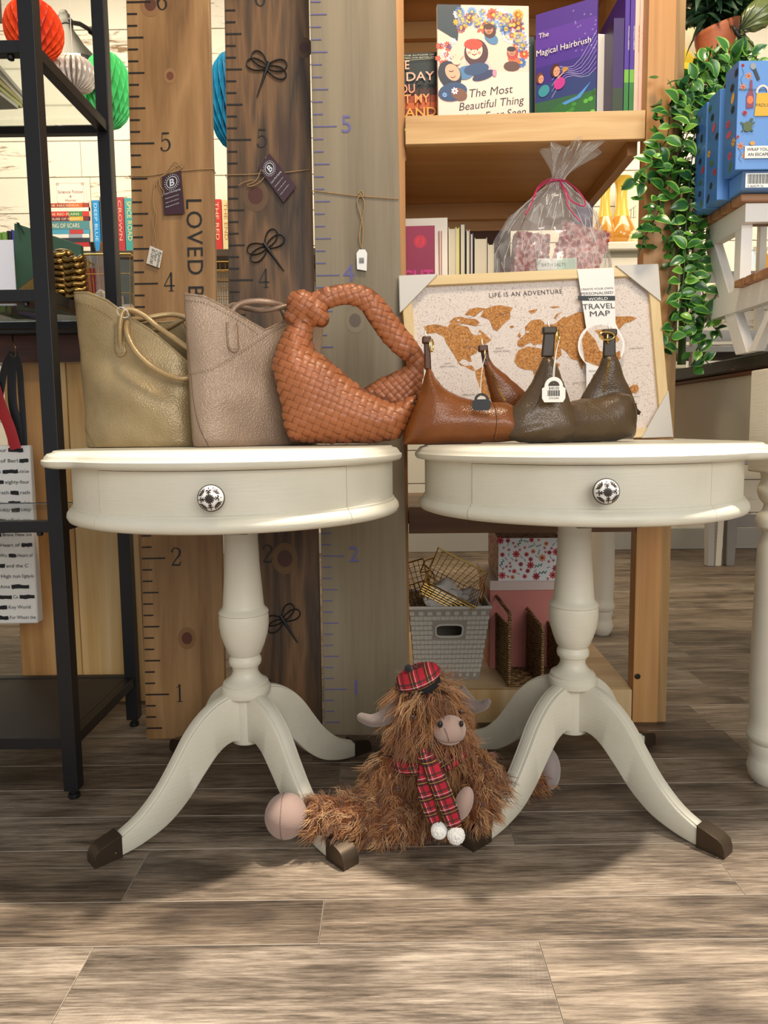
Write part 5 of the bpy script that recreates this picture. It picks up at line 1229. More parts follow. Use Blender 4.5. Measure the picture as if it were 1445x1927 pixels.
# glints of the film put in as paler, less clear folded ridges
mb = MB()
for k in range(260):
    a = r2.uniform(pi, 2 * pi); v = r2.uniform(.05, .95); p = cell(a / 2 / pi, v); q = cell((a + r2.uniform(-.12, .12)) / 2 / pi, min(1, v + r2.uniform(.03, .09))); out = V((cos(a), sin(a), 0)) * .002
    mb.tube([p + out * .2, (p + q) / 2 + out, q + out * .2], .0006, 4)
obj('glint_ridges', mb, plain('fbfbf8', .1, alpha=.6, coat=1.0), ham, kind='stuff')
rb = plain('c0265e', .5); kn = V((cxh, hy - .074, zl + .303))
for L in ([(0, 0), (-.03, -.008), (-.055, -.03), (-.068, -.06), (-.085, -.09)], [(0, 0), (.012, -.03), (.02, -.055), (.045, -.07), (.05, -.055), (.035, -.025), (.012, -.002)], [(0, 0), (.01, -.04), (.012, -.07), (.028, -.10), (.034, -.11)], [(0, 0), (-.025, .0), (-.05, -.02), (-.06, -.045)]):
    pts = [kn + V((a, -.004 - .55 * abs(b), b)) for a, b in L]; obj('ribbon', MB().tube(spline(pts, 6), .0016, 6), rb, ham)
obj('knot', MB().tube([kn + V((.016 * cos(a), .014 + .016 * sin(a), 0)) for a in [2 * pi * i / 16 for i in range(16)]], .0025, 6, closed=True), rb, ham)
def patbox(name, label, a, b, base, art_, rz=0, cat='box', ry=0, lid=None, group=None):
    c = ((a[0] + b[0]) / 2, (a[1] + b[1]) / 2, a[2]); root = thing(name, label, cat, c, rz, group); root.rotation_euler = (0, ry, rz)
    hx, hy_, hz_ = (b[0] - a[0]) / 2, (b[1] - a[1]) / 2, b[2] - a[2]
    obj('carton', MB().box((-hx, -hy_, 0), (hx, hy_, hz_)), plain(base, .5), root, bev=.001, smooth=False, local=True)
    if art_:
        A = Art((-hx, -hy_, 0), (1, 0, 0), (0, 0, 1)); art_(A, 2 * hx, hz_, 0); A.obj('front_print', root, local=True)
        A = Art((-hx, hy_, 0), (0, -1, 0), (0, 0, 1)); art_(A, 2 * hy_, hz_, 1); A.obj('side_print', root, local=True)
        A = Art((-hx, -hy_, hz_), (1, 0, 0), (0, 1, 0)); art_(A, 2 * hx, 2 * hy_, 2); A.obj('top_print', root, local=True)
    return root
def rosy(A, w, h, f):
    r = random.Random(f); A.rect(0, 0, w, h, 'dda39a')
    for k in range(int(w * h * 30000)): A.petals(r.random() * w, r.random() * h, .0045, 5, r.choice(('b8484c', 'c9605c', 'edc9c0')), .7); A.lay = 2
p = hp(1042, 500, 1.72); patbox('gift_box', 'pink rose patterned box inside the cellophane hamper', (p.x - .01, 1.70, p.z - .02), (p.x + .10, 1.75, p.z + .085), 'dda39a', rosy, rz=R(-12), ry=R(18))
p = hp(958, 480, 1.75); patbox('gift_box', 'pale rose patterned box at the left inside the cellophane hamper', (p.x - .005, 1.74, zl + .002), (p.x + .075, 1.78, zl + .21), 'dfb0a6', rosy, rz=R(8), ry=R(6))
p = hp(1103, 386, 1.78); patbox('gift_box', 'plain violet box at the back of the cellophane hamper', (p.x - .025, 1.77, zl + .05), (p.x + .014, 1.80, p.z), '5f3b80', None)
p = hp(1035, 487, 1.655); patbox('soap_packet', 'pale green packet at the front of the cellophane hamper', (p.x - .03, 1.65, zl + .002), (p.x + .06, 1.672, p.z), 'b5cdb4', lambda A, w, h, f: (A.rect(0, h * .8, w * .5, h, 'e9e6de'), A.text('BATH SALTS', w * .1, h * .86, h * .08, '3a3a36')), cat='packet')
# ================================================================== PLUSH HIGHLAND COW
def tartan():
    t = NT('tartan'); tc = t.n('TexCoord'); sp_ = t.n('SeparateXYZ'); mp_ = t.n('Mapping'); mp_.inputs['Rotation'].default_value = (0, .35, 0); t.l(tc.outputs['Object'], mp_.inputs['Vector']); t.l(mp_.outputs[0], sp_.inputs[0])
    col = None
    prev = t.n('RGB'); prev.outputs[0].default_value = lin('b0162c'); cur = prev.outputs[0]
    for ax in (0, 2):
        m = t.n('Math', operation='MULTIPLY'); m.inputs[1].default_value = 38; t.l(sp_.outputs[ax], m.inputs[0])
        f = t.n('Math', operation='FRACT'); t.l(m.outputs[0], f.inputs[0])
        for c, w, col_, k in ((.22, .15, '0d1518', .78), (.66, .06, '0f2a24', .7), (.22, .013, 'd8b84a', .8), (.45, .013, 'e0dcd4', .8)):
            d = t.n('Math', operation='SUBTRACT'); d.inputs[1].default_value = c; t.l(f.outputs[0], d.inputs[0]); a = t.n('Math', operation='ABSOLUTE'); t.l(d.outputs[0], a.inputs[0])
            l = t.n('Math', operation='LESS_THAN'); l.inputs[1].default_value = w; t.l(a.outputs[0], l.inputs[0]); g = t.n('Math', operation='MULTIPLY'); g.inputs[1].default_value = k; t.l(l.outputs[0], g.inputs[0])
            x = t.n('Mix', data_type='RGBA'); t.l(g.outputs[0], x.inputs[0]); t.l(cur, x.inputs[6]); x.inputs[7].default_value = lin(col_); cur = x.outputs[2]
    t.l(cur, t.b.inputs['Base Color']); t.b.inputs['Roughness'].default_value = .85; t.bump(t.noise(t.coords((1, 1, 1), rnd=False), 900, 2), .0006); return t.m
tart = tartan()
cow = thing('plush_highland_cow', 'shaggy ginger plush highland cow with tartan hat and scarf on the floor between the tables', 'soft toy', at(790, 1590, z=0))
q = lambda x, y, Y: at(x, y, Y=Y)
mb = MB()
mb.ball(q(812, 1500, 1.19), (.082, .070, .098), 28, 18); mb.ball(q(800, 1350, 1.15), (.060, .062, .060), 28, 18); mb.ball(q(828, 1365, 1.125), (.042, .050, .042), 24, 14)
mb.tube(spline([q(805, 1380, 1.16), q(810, 1430, 1.17), q(812, 1480, 1.18)], 4), .055, 16)
mb.tube(spline([q(790, 1545, 1.165), q(730, 1548, 1.140), q(670, 1543, 1.125), (q(620, 1538, 1.11)), q(575, 1536, 1.10)], 4), [.045, .045, .044, .043, .041, .040, .039, .038, .037, .036, .035, .034, .030, .029, .028, .027, .026][:17], 18)
mb.tube(spline([q(850, 1540, 1.20), q(910, 1515, 1.235), q(965, 1485, 1.28), q(1015, 1458, 1.305)], 4), [.042, .041, .040, .038, .036, .035, .034, .033, .032, .031, .031, .030, .030][:13], 18)
mb.tube(spline([q(745, 1425, 1.16), q(726, 1480, 1.145), q(732, 1530, 1.125), q(760, 1555, 1.11)], 4), [.030, .032, .033, .034, .034, .034, .033, .032, .031, .030, .029, .028, .026][:13], 16)
mb.tube(spline([q(870, 1425, 1.15), q(906, 1462, 1.13), q(908, 1505, 1.105), q(880, 1530, 1.085)], 4), [.028, .030, .031, .031, .031, .031, .030, .029, .028, .027, .025, .023, .020][:13], 16)
def flo(c, n):
    c.z = max(c.z, .003); return c
cm = solid(mb, .006, 6, .5, flo); fb = plain('6e3f1e', .9); obj('body', cm, fb, cow, auto=180); cm.materials.append(fb)
plushm = plain('a88d80', .9, bump=.0004, bs=700, sheen=.5); hornm = plain('74665f', .9, bump=.0004, bs=700, sheen=.4)
foot = MB().ball(q(538, 1535, 1.095), (.0345, .036, .0355), 28, 18)
o = obj('foot', foot, plain('9c8276', .9, bump=.0004, bs=700, sheen=.3), cow, auto=180)
c0 = q(538, 1535, 1.095); obj('sole_seam', MB().tube([c0 + V((-.004, .0357 * cos(a), .0353 * sin(a))) for a in [2 * pi * i / 28 for i in range(28)]], .0008, 5, closed=True), plain('7f685e', .9), o)
obj('foot', MB().ball(q(1030, 1446, 1.31), (.024, .036, .041), 24, 16), plain('9a8b88', .9, bump=.0004, bs=700, sheen=.5), cow, auto=180)
obj('hand', MB().ball(q(872, 1512, 1.068), (.014, .016, .028), 20, 14, Matrix.Rotation(.35, 3, 'Y')), plushm, cow, auto=180)
mz = obj('muzzle', MB().ball(q(846, 1374, 1.080), (.026, .022, .023), 26, 18, Matrix.Rotation(-.2, 3, 'Y')), plushm, cow, auto=180)
mzb = q(846, 1374, 1.080)
obj('mouth', MB().tube([mzb + V((.0255 * cos(a) * .92, -.0225 * (.6 + .4 * abs(sin(a))), -.010 + .004 * cos(a) ** 2)) for a in [pi + pi * i / 12 for i in range(13)]], .0007, 5), plain('6b554c', .9), mz)
obj('nose_line', MB().tube([mzb + V((-.010, -.0195, .012)), mzb + V((-.006, -.0215, .002)), mzb + V((-.003, -.0215, -.009))], .0006, 5), plain('6b554c', .9), mz)
obj('nostril', MB().ball(q(828, 1363, 1.060), (.0045, .004, .0058), 12, 8), plain('141213', .3), mz)
obj('nostril', MB().ball(q(868, 1362, 1.066), (.0035, .004, .005), 12, 8), plain('141213', .3), mz)
obj('eye', MB().ball(q(777, 1348, 1.098), (.0065, .0065, .0065), 14, 10), plain('1c1410', .08, coat=1), cow); obj('eye', MB().ball(q(868, 1338, 1.105), .006, 14, 10), plain('1c1410', .08, coat=1), cow)
def horn(pts, rr):
    P = spline([q(*p) for p in pts], 5); n = len(P); R_ = [interp(list(enumerate(rr)), i / 5) for i in range(n)]; o = obj('horn', MB().tube(P, R_, 14).ball(P[-1], R_[-1], 10, 8), hornm, cow, auto=180)
horn([(765, 1318, 1.14), (742, 1335, 1.13), (722, 1350, 1.12), (700, 1356, 1.115), (680, 1350, 1.11)], [.020, .0165, .0125, .010, .0075])
horn([(858, 1305, 1.16), (875, 1320, 1.155), (892, 1329, 1.15), (908, 1328, 1.145), (918, 1321, 1.14)], [.020, .0155, .0115, .0085, .0055])
# hair: wavy locks of thin tapering strands
def fur(me, n, skip, L0, L1, name, seed, clump=6, flow=None):
    r = random.Random(seed); ps = me.polygons; ar = []; t = 0
    for p in ps: t += p.area; ar.append(t)
    import bisect
    mb = MB(); V3 = []; F3 = []; MI = []
    for c in range(n // clump):
        p = ps[bisect.bisect(ar, r.random() * t)]; c0 = p.center; nn = p.normal
        if any((c0 - s).length < d for s, d in skip) or c0.z < .008: continue
        down = V((0, 0, -1)); dr = flow(c0, nn) if flow else down
        w = V((r.uniform(-1, 1), r.uniform(-1, 1), r.uniform(-1, 1))) * .55
        d0 = (nn * .75 + dr * .75 + w).normalized(); L = r.uniform(L0, L1) * (.72 if c0.z < .1 else 1); ph = r.uniform(0, 6.28); am = r.uniform(.0025, .006); cur = V((r.uniform(-1, 1), r.uniform(-1, .3), r.uniform(-.6, .6))).normalized(); mi = r.choice((0, 0, 1, 1, 2, 3))
        side = d0.cross(nn + V((.01, .02, .03))).normalized()
        for s in range(clump):
            b = c0 + V((r.gauss(0, .0028), r.gauss(0, .0028), r.gauss(0, .0028))); k = 7; o = len(V3); pos = b.copy(); wd = r.uniform(.00045, .0009); l = L * r.uniform(.75, 1.1); dv = V((r.gauss(0, .09), r.gauss(0, .09), r.gauss(0, .09)))
            for i in range(k):
                u = i / (k - 1); d = (d0 + dv + dr * .9 * u + cur * (.85 * sin(ph + u * 5.5))).normalized()
                if i: pos = pos + d * (l / (k - 1))
                pos.z = max(pos.z, .0015)
                e = side * cos(ph) + cur * sin(ph); ww = wd * (1 - u * .85); f = d.cross(e).normalized(); g = d.cross(f)
                V3 += [pos + f * ww, pos - f * ww * .6 + g * ww, pos - f * ww * .6 - g * ww]
                if i:
                    a = o + 3 * i; F3 += [(a - 3, a - 2, a + 1, a), (a - 2, a - 1, a + 2, a + 1), (a - 1, a - 3, a, a + 2)]; MI += [mi] * 3
    m = bpy.data.meshes.new(name); m.from_pydata([tuple(v) for v in V3], [], F3); m.polygons.foreach_set('material_index', MI); m.polygons.foreach_set('use_smooth', [True] * len(F3))
    for c in ('9c602f', 'b98048', '744522', 'cfa270'): m.materials.append(plain(c, .55, sheen=.3))
    m.update(); o = link(name, m, cow); o['kind'] = 'stuff'; return o
lg0, lg1 = q(760, 1555, 1.13), q(578, 1538, 1.085)
def flow(c, n):
    if c.x < lg0.x and c.z < .11: return V((-.35, -.05, -.35)) - n * .25
    if c.x > .12 and c.z < .11: return V((.3, 0, -.6)) + n * .3
    if c.z > .17: return V((.15 * (1 if c.x > .06 else -1), -.1, -1))
    return V((0, -.1, -1))
skips = [(q(846, 1374, 1.07), .028), (q(538, 1535, 1.095), .040), (q(1030, 1446, 1.31), .03)]
fur(cm, 21000, skips, .022, .044, 'fur', 5, 7, flow)
# long fringe from the crown over the face
fr = MB().ball(q(800, 1300, 1.13), (.045, .04, .02), 20, 12).mesh('f', [])
fur(fr, 1500, [(q(846, 1380, 1.07), .024)], .03, .055, 'fringe', 9, 7, lambda c, n: V((.25 if c.x > .06 else -.2, -.25, -.9)))
# scarf: collar, two flat tails and pompoms
mb = MB(); nc = q(806, 1418, 1.15)
ring_ = [nc + V((.057 * cos(a), .060 * sin(a), .010 * cos(a) - .004 * sin(a))) for a in [2 * pi * i / 28 for i in range(28)]]
sc = obj('scarf', mb.tube(ring_, .011, 10, closed=True, flat=1), tart, cow, auto=180)
def tail(pts, w, nm='scarf_tail'):
    P = spline([q(*p) for p in pts], 6); ww = [w * (.75 + .35 * sin(pi * i / len(P))) for i in range(len(P))]; obj(nm, MB().tube(P, ww, 14, flat=.34, nrm=(0, 1, 0)), tart, cow, auto=180); return P[-1]
e1 = tail([(798, 1424, 1.08), (802, 1450, 1.062), (800, 1480, 1.055), (805, 1515, 1.055), (818, 1550, 1.055)], .0115)
e2 = tail([(802, 1422, 1.07), (815, 1452, 1.050), (830, 1485, 1.045), (844, 1520, 1.045), (856, 1558, 1.045)], .0140)
obj('scarf_knot', MB().ball(q(800, 1424, 1.075), (.012, .012, .013), 16, 10), tart, cow, auto=180)
def pom(c, r, m, nm='pompom', seed=1):
    mb = MB(); r_ = random.Random(seed)
    mb.ball(c, r * .8, 20, 14)
    for k in range(420):
        a = r_.uniform(-1, 1); b = r_.uniform(0, 2 * pi); s = math.sqrt(1 - a * a); d = V((s * cos(b), s * sin(b), a)); mb.ball(c + d * r * .82, r * .17, 5, 4)
    return obj(nm, mb, m, cow, auto=180)
wp = plain('efece6', .95, sheen=.5)
pom(q(826, 1563, 1.05), .0135, wp, seed=1); pom(q(858, 1572, 1.043), .0145, wp, seed=2)
# tam hat
hc = q(788, 1278, 1.12); Mh = Matrix.Rotation(R(-20), 3, 'Y') @ Matrix.Rotation(R(4), 3, 'X')
hat = obj('hat', MB().lathe([(.0005, -.004), (.026, -.006), (.036, -.002), (.0395, .004), (.036, .011), (.026, .0165), (.012, .019), (.0005, .019)], 36, hc, Mh, cap=False), tart, cow, auto=180)
obj('hat_band', MB().lathe([(.025, -.014), (.029, -.013), (.030, -.006), (.027, -.002), (.020, -.003)], 32, hc + V((.004, -.002, 0)), Mh, cap=False), plain('16161a', .9), hat, auto=180)
pom(q(768, 1258, 1.118), .0068, plain('15141a', .95, sheen=.3), 'hat_pompom', 3)

# ================================================================== BASKETS AND BOXES ON THE LOWEST SHELF
zb_ = .0795
def wirebasket(name, label, c, sx, sy, sz, M, n, col, cat='basket', grp=None, handles=True):
    root = thing(name, label, cat, c, 0, grp); mb = MB(); P = lambda x, y, z: V(c) + M @ V((x, y, z)); r = .0013; nx, ny, nz = n
    tp = lambda z: .82 + .18 * z / sz
    for i in range(nx + 1):
        x = (-.5 + i / nx) * sx; 
        mb.tube([P(x, -sy / 2, sz), P(x * tp(0), -sy / 2 * tp(0), 0), P(x * tp(0), sy / 2 * tp(0), 0), P(x, sy / 2, sz)], r * .7, 5)
    for j in range(ny + 1):
        y = (-.5 + j / ny) * sy; mb.tube([P(-sx / 2, y, sz), P(-sx / 2 * tp(0), y * tp(0), 0), P(sx / 2 * tp(0), y * tp(0), 0), P(sx / 2, y, sz)], r * .7, 5)
    obj('wires', mb, col, root, kind='stuff'); mb = MB()
    for k in range(1, nz):
        z = sz * k / nz; t = tp(z); mb.tube([P(a * sx / 2 * t, b * sy / 2 * t, z) for a, b in ((-1, -1), (1, -1), (1, 1), (-1, 1))], r * .7, 5, closed=True)
    obj('hoops', mb, col, root, kind='stuff')
    obj('rim', MB().tube([P(a * sx / 2, b * sy / 2, sz) for a, b in ((-1, -1), (1, -1), (1, 1), (-1, 1))], r * 1.7, 6, closed=True), col, root)
    if handles:
        for s in (-1, 1): obj('handle', MB().tube([P(s * sx / 2, -.02, sz), P(s * (sx / 2 + .014), -.018, sz - .028), P(s * (sx / 2 + .014), .018, sz - .028), P(s * sx / 2, .02, sz)], r * 1.5, 6), col, root)
    return root
gw = plain('c9a04a', .25, 1.0); gwd = plain('b08a45', .3, 1.0)
cA, cB = at(777, 1243, Y=1.66), at(905, 1235, Y=1.66); ztop = at(850, 1143, Y=1.65).z
pbx = thing('plastic_basket', 'white woven look plastic storage basket on the lowest shelf', 'basket', (.13, 1.72, zb_))
xb0, xb1, xt0, xt1 = cA.x + .006, cB.x - .004, at(770, 1143, Y=1.64).x, at(924, 1138, Y=1.64).x; yb0, yb1, yt0, yt1 = 1.665, 1.80, 1.645, 1.82; zt = ztop
wp2 = plain('b9b3a8', .45); wp3 = plain('8f887c', .6)
mb = MB(); th = .003
lo = [(xb0, yb0), (xb1, yb0), (xb1, yb1), (xb0, yb1)]; hi = [(xt0, yt0), (xt1, yt0), (xt1, yt1), (xt0, yt1)]
for i in range(4):
    j = (i + 1) % 4; a, b, c_, d = V((*lo[i], zb_)), V((*lo[j], zb_)), V((*hi[j], zt)), V((*hi[i], zt)); cen_ = V(((xb0 + xb1) / 2, (yb0 + yb1) / 2, (zb_ + zt) / 2)); n_2 = (b - a).cross(d - a).normalized(); n_2 = -n_2 if n_2.dot(cen_ - a) < 0 else n_2
    if i == 0:      # front wall with a handle slot
        L = lambda u, v: a.lerp(b, u).lerp(d.lerp(c_, u), v)
        for u0, u1, v0, v1 in ((0, .33, 0, 1), (.67, 1, 0, 1), (.33, .67, 0, .62), (.33, .67, .76, 1)):
            qd = [L(u0, v0), L(u1, v0), L(u1, v1), L(u0, v1)]; mb.hexa(qd, [p + n_2 * th for p in qd])
    else: qd = [a, b, c_, d]; mb.hexa(qd, [p + n_2 * th for p in qd])
mb.box((xb0 + .002, yb0 + .002, zb_), (xb1 - .002, yb1, zb_ + .003)); obj('tub', mb, wp3, pbx, smooth=False)
obj('rim', MB().tube([V((*p, zt)) for p in hi], .0045, 8, closed=True), wp2, pbx)
a, b, c_, d = V((*lo[0], zb_)), V((*lo[1], zb_)), V((*hi[1], zt)), V((*hi[0], zt)); L = lambda u, v: a.lerp(b, u).lerp(d.lerp(c_, u), v); nf = -(b - a).cross(d - a).normalized(); nf = nf if nf.y < 0 else -nf
mb = MB(); NU, NV = 18, 14
for i in range(NU):
    for j in range(NV):
        u0, u1, v0, v1 = i / NU + .004, (i + 1) / NU - .004, .04 + j * .92 / NV + .004, .04 + (j + 1) * .92 / NV - .004
        if .29 < (u0 + u1) / 2 < .71 and .56 < (v0 + v1) / 2 < .82: continue
        if j in (0, NV - 1) and i % 2: continue
        up_ = .0022 if (i + j) % 2 else .0012; ex = .012 if (i + j) % 2 else 0; q4 = [L(u0 - ex * .8, v0 + .004), L(u1 + ex * .8, v0 + .004), L(u1 + ex * .8, v1 - .004), L(u0 - ex * .8, v1 - .004)]
        mb.hexa(q4, [p.lerp((q4[0] + q4[2]) / 2, .12) + nf * up_ for p in q4])
obj('weave', mb, wp2, pbx, smooth=False, kind='stuff')
obj('slot_rim', MB().tube([L(.5 + .18 * (abs(cos(t)) ** .5) * (1 if cos(t) > 0 else -1), .69 + .085 * (abs(sin(t)) ** .5) * (1 if sin(t) > 0 else -1)) + nf * .0015 for t in [2 * pi * i / 24 for i in range(24)]], .0028, 6, closed=True), wp2, pbx)
wirebasket('wire_basket', 'gold wire basket tipped on its side in the white plastic basket', at(835, 1112, Y=1.72), .135, .10, .085, Matrix.Rotation(R(28), 3, 'Y') @ Matrix.Rotation(R(50), 3, 'X'), (9, 7, 6), gw, grp=None)
wirebasket('wire_basket', 'gold wire basket at the left behind the tipped one in the plastic basket', at(785, 1135, Y=1.74), .09, .10, .09, Matrix.Rotation(R(-16), 3, 'Y') @ Matrix.Rotation(R(20), 3, 'X'), (7, 6, 6), gwd)
def crumple(name, label, c, r, col, parent=None, seed=0, cat='paper'):
    mb = MB(); mb.ball(c, r, 28, 20)
    mb.v = [tuple(V(v) + (V(v) - V(c)).normalized() * (abs(noise.noise(V(v) * 38 + V((seed, 0, 0)))) - .2) * max(r) * .9) for v in mb.v]
    o = obj(name, mb, plain(col, .8), parent, auto=20)
    if parent is None: tag(o, label, cat)
    return o
crumple('tissue_paper', 'crumpled white tissue paper inside the tipped gold wire basket', at(835, 1118, Y=1.715), (.045, .03, .024), 'd5d0ca', seed=2)
crumple('tissue_paper', 'crumpled white tissue paper at the right of the plastic basket', at(880, 1125, Y=1.73), (.032, .03, .02), 'c9c4be', seed=5)
# seagrass organiser with three slanted dividers
def seagrass():
    t = NT('seagrass'); v = t.coords((1, 1, 1), rnd=False); w = t.n('TexWave'); w.inputs['Scale'].default_value = 55; w.inputs['Distortion'].default_value = 6; w.bands_direction = 'Z'; t.l(v, w.inputs['Vector'])
    n = t.noise(v, 160, 3); a = t.n('Math', operation='MULTIPLY_ADD'); a.inputs[1].default_value = .5; t.l(w.outputs['Fac'], a.inputs[0]); t.l(n, a.inputs[2])
    t.l(t.ramp(a.outputs[0], [(.4, '4a331d'), (.7, '86653d'), (.95, 'b08c5a')]), t.b.inputs['Base Color']); t.b.inputs['Roughness'].default_value = .8; t.bump(a.outputs[0], .004); return t.m
sg = seagrass(); org = thing('seagrass_organiser', 'woven brown seagrass organiser with slanted dividers on the lowest shelf', 'organiser', (.32, 1.68, zb_))
def rope(mb, a, b, r=.0028, n=None):      # one braided cord
    L_ = (b - a).length; n = n or max(4, int(L_ / .008)); mb.tube([a.lerp(b, i / n) + V((0, 0, .0008 * (-1) ** i)) for i in range(n + 1)], [r * (1.15 if i % 2 else .85) for i in range(n + 1)], 6)
def divider(pxf, topf, topb, dy=.15):
    x = at(pxf, 1255, Y=1.615).x; x2_ = x - .012; mb = MB(); zf = at(pxf, topf, Y=1.615).z; zr = at(pxf, topb, Y=1.615 + dy).z; N_ = 26
    for i in range(N_):
        z = zb_ + .004 + i * .0056
        yf = 1.615 if z < zf else 1.615 + dy * (z - zf) / max(zr - zf, .001)
        if yf > 1.615 + dy - .01: break
        rope(mb, V((x - .012 * (yf - 1.615) / dy, yf, z)), V((x - .012, 1.615 + dy, z)), .0031, 18)
    obj('divider', mb, sg, org, auto=180)
    obj('edge_cord', (lambda m: (rope(m, V((x, 1.613, zb_ + .003)), V((x, 1.613, zf)), .0042), rope(m, V((x, 1.613, zf)), V((x - .012, 1.613 + dy, zr)), .0042), m)[2])(MB()), sg, org, auto=180)
divider(958, 1154, 1116); divider(1020, 1182, 1138); divider(1062, 1210, 1162)
xa_, xz_ = at(958, 1255, Y=1.615).x, at(1066, 1255, Y=1.615).x; mb = MB()
for i in range(26): rope(mb, V((xa_, 1.615 + i * .0058, zb_ + .003)), V((xz_, 1.615 + i * .0058, zb_ + .003)), .003, 20)
obj('base', mb, sg, org, auto=180)
mb = MB()
for i in range(18): rope(mb, V((xa_ - .012, 1.768, zb_ + .006 + i * .0056)), V((xz_ - .012, 1.768, zb_ + .006 + i * .0056)), .003, 18)
obj('back', mb, sg, org, auto=180)
def floral(A, w, h, f):
    r = random.Random(20 + f); A.rect(0, 0, w, h, 'eef0f2' if f == 0 else 'd8b49a' if f == 2 else 'cfa98c')
    pts = []
    for k in range(600):
        x, y = r.uniform(.004, w - .004), r.uniform(.004, h - .004); s = r.choice((.010, .0065, .0045))
        if all((x - a) ** 2 + (y - b) ** 2 > (s + c) ** 2 * .8 for a, b, c in pts): pts.append((x, y, s))
    for i, (x, y, s) in enumerate(pts):
        if i % 3 == 2: 
            a = r.uniform(0, 6)
            for j in range(5): A.ell(x + cos(a) * s * (j - 2) * .4, y + sin(a) * s * (j - 2) * .4, s * .5, s * .14, r.choice(('2f6b58', '3f7f6a', '5a8f78')), 6, a + 1 * (-1) ** j); A.lay = 2
        else: A.petals(x, y, s, 8 if s > .006 else 5, r.choice(('c23640', 'd14a4e', 'a82a38', 'e0895a')), .45, mid='5a1c28'); A.lay = 2
xf0 = at(941, 1090, Y=1.72).x; zf0 = at(960, 1093, Y=1.72).z; zf1 = at(960, 1013, Y=1.72).z
zp1 = zf0 - .001
patbox('gift_box', 'white gift box printed with red poinsettias, on top of the pink box', (xf0, 1.72, zf0), (at(1062, 1090, Y=1.72).x, 1.94, zf1), 'eef0f2', floral, rz=R(-2), group=None)
px0 = at(925, 1160, Y=1.70)
patbox('gift_box', 'salmon pink gift box beneath the poinsettia box', (px0.x + .004, 1.74, zb_), (at(1066, 1160, Y=1.70).x, 1.97, zp1 - .026), 'c97c72', None, rz=R(-1), group=None)
tag(obj('box_lid', MB().box((px0.x, 1.73, zp1 - .0255), (at(1070, 1160, Y=1.70).x, 1.975, zp1 - .0005)), plain('d8c4bc', .5), None, bev=.001, smooth=False), 'marbled pale lid on the salmon pink gift box', 'lid')
# ================================================================== LEFT: THINGS ON THE METAL SHELF
zg = .9405; zt2 = 1.3535
def flatbox(name, label, cat, a, b, col, bev=0, rz=0, group=None, parent=None):
    c = V(((a[0] + b[0]) / 2, (a[1] + b[1]) / 2, a[2])); hx, hy_, hh = (b[0] - a[0]) / 2, (b[1] - a[1]) / 2, b[2] - a[2]
    o = obj(name, MB().box((-hx, -hy_, 0), (hx, hy_, hh)), col if isinstance(col, bpy.types.Material) else plain(col, .5), parent, bev=bev, smooth=False, local=True); o.location = c; o.rotation_euler = (0, 0, rz)
    return tag(o, label, cat, group)
for i, (c, lab) in enumerate((('d9d2c8', 'lowest white sheet of the paper stack on the upper glass shelf'), ('c9cc8a', 'yellow green magazine in the paper stack on the upper glass shelf'), ('b9b27c', 'olive magazine in the paper stack on the upper glass shelf'), ('a8806c', 'brown magazine in the paper stack on the upper glass shelf'), ('e4dfd8', 'white magazine in the paper stack on the upper glass shelf'), ('c8c2bc', 'topmost grey magazine of the stack on the upper glass shelf'))):
    flatbox('magazine', lab, 'magazine', (-1.05 + .006 * i, 1.32 + .012 * i, zt2 + .0082 * i), (-.745 + .004 * (i % 3), 1.53 + .01 * i, zt2 + .008 + .0082 * i), c, rz=R(-4 + 2 * i))
p = at(30, 40, Y=1.36); flatbox('cardboard_box', 'mauve brown cardboard box standing on the upper glass shelf', 'box', (p.x - .30, 1.30, zt2 + .05), (p.x - .002, 1.315, zt2 + .20), '8a6a60')
nb = thing('notebook', 'dark green hardback notebook with elastic corner band standing on the glass shelf', 'notebook', (at(90, 480, Y=1.50).x, 1.50, zg))
a, b, c, d = at(30, 600, Y=1.46), at(158, 600, Y=1.53), at(153, 461, Y=1.53), at(26, 419, Y=1.46)
for p in (a, b): p.z = zg
obj('cover', MB().hexa([a, b, b + V((0, .012, 0)), a + V((0, .012, 0))], [d, c, c + V((0, .012, 0)), d + V((0, .012, 0))]), plain('1f4a34', .6), nb, bev=.002, smooth=False)
obj('elastic_band', MB().hexa([at(44, 440, Y=1.463) , at(47, 439, Y=1.463), at(47, 439, Y=1.461), at(44, 440, Y=1.461)], [at(30, 418, Y=1.463), at(36, 419, Y=1.463), at(36, 419, Y=1.461), at(30, 418, Y=1.461)]), plain('12301f', .7), nb, smooth=False)
for px0, px1, ty, Y, c, lab in ((-22, 2, 437, 1.48, '6f9a3a', 'lime green notebook left of the dark green one'), (3, 12, 436, 1.485, '8ab050', 'thin pale green notebook left of the dark green one'), (12, 20, 434, 1.49, '15181a', 'black notebook between the green ones'), (20, 25, 432, 1.495, '35459a', 'blue notebook behind the dark green one')):
    p0, p1 = at(px0, ty, Y=Y), at(px1, ty, Y=Y); flatbox('notebook', lab, 'notebook', (p0.x, Y, zg), (p1.x - .001, Y + .09, p0.z), c, bev=.001)
p0, p1 = at(-40, 452, Y=1.40), at(24, 452, Y=1.40); flatbox('card_sign', 'plain white card standing at the front of the glass shelf', 'card', (p0.x, 1.40, zg), (p1.x, 1.402, p0.z), 'e6e4ea')
gold2 = plain('85693a', .28, 1.0, bump=.001, bs=60)
gwg = thing('brass_ornament', 'shiny brass pleated wing shaped ornament on the glass shelf', 'ornament', at(100, 550, Y=1.42))
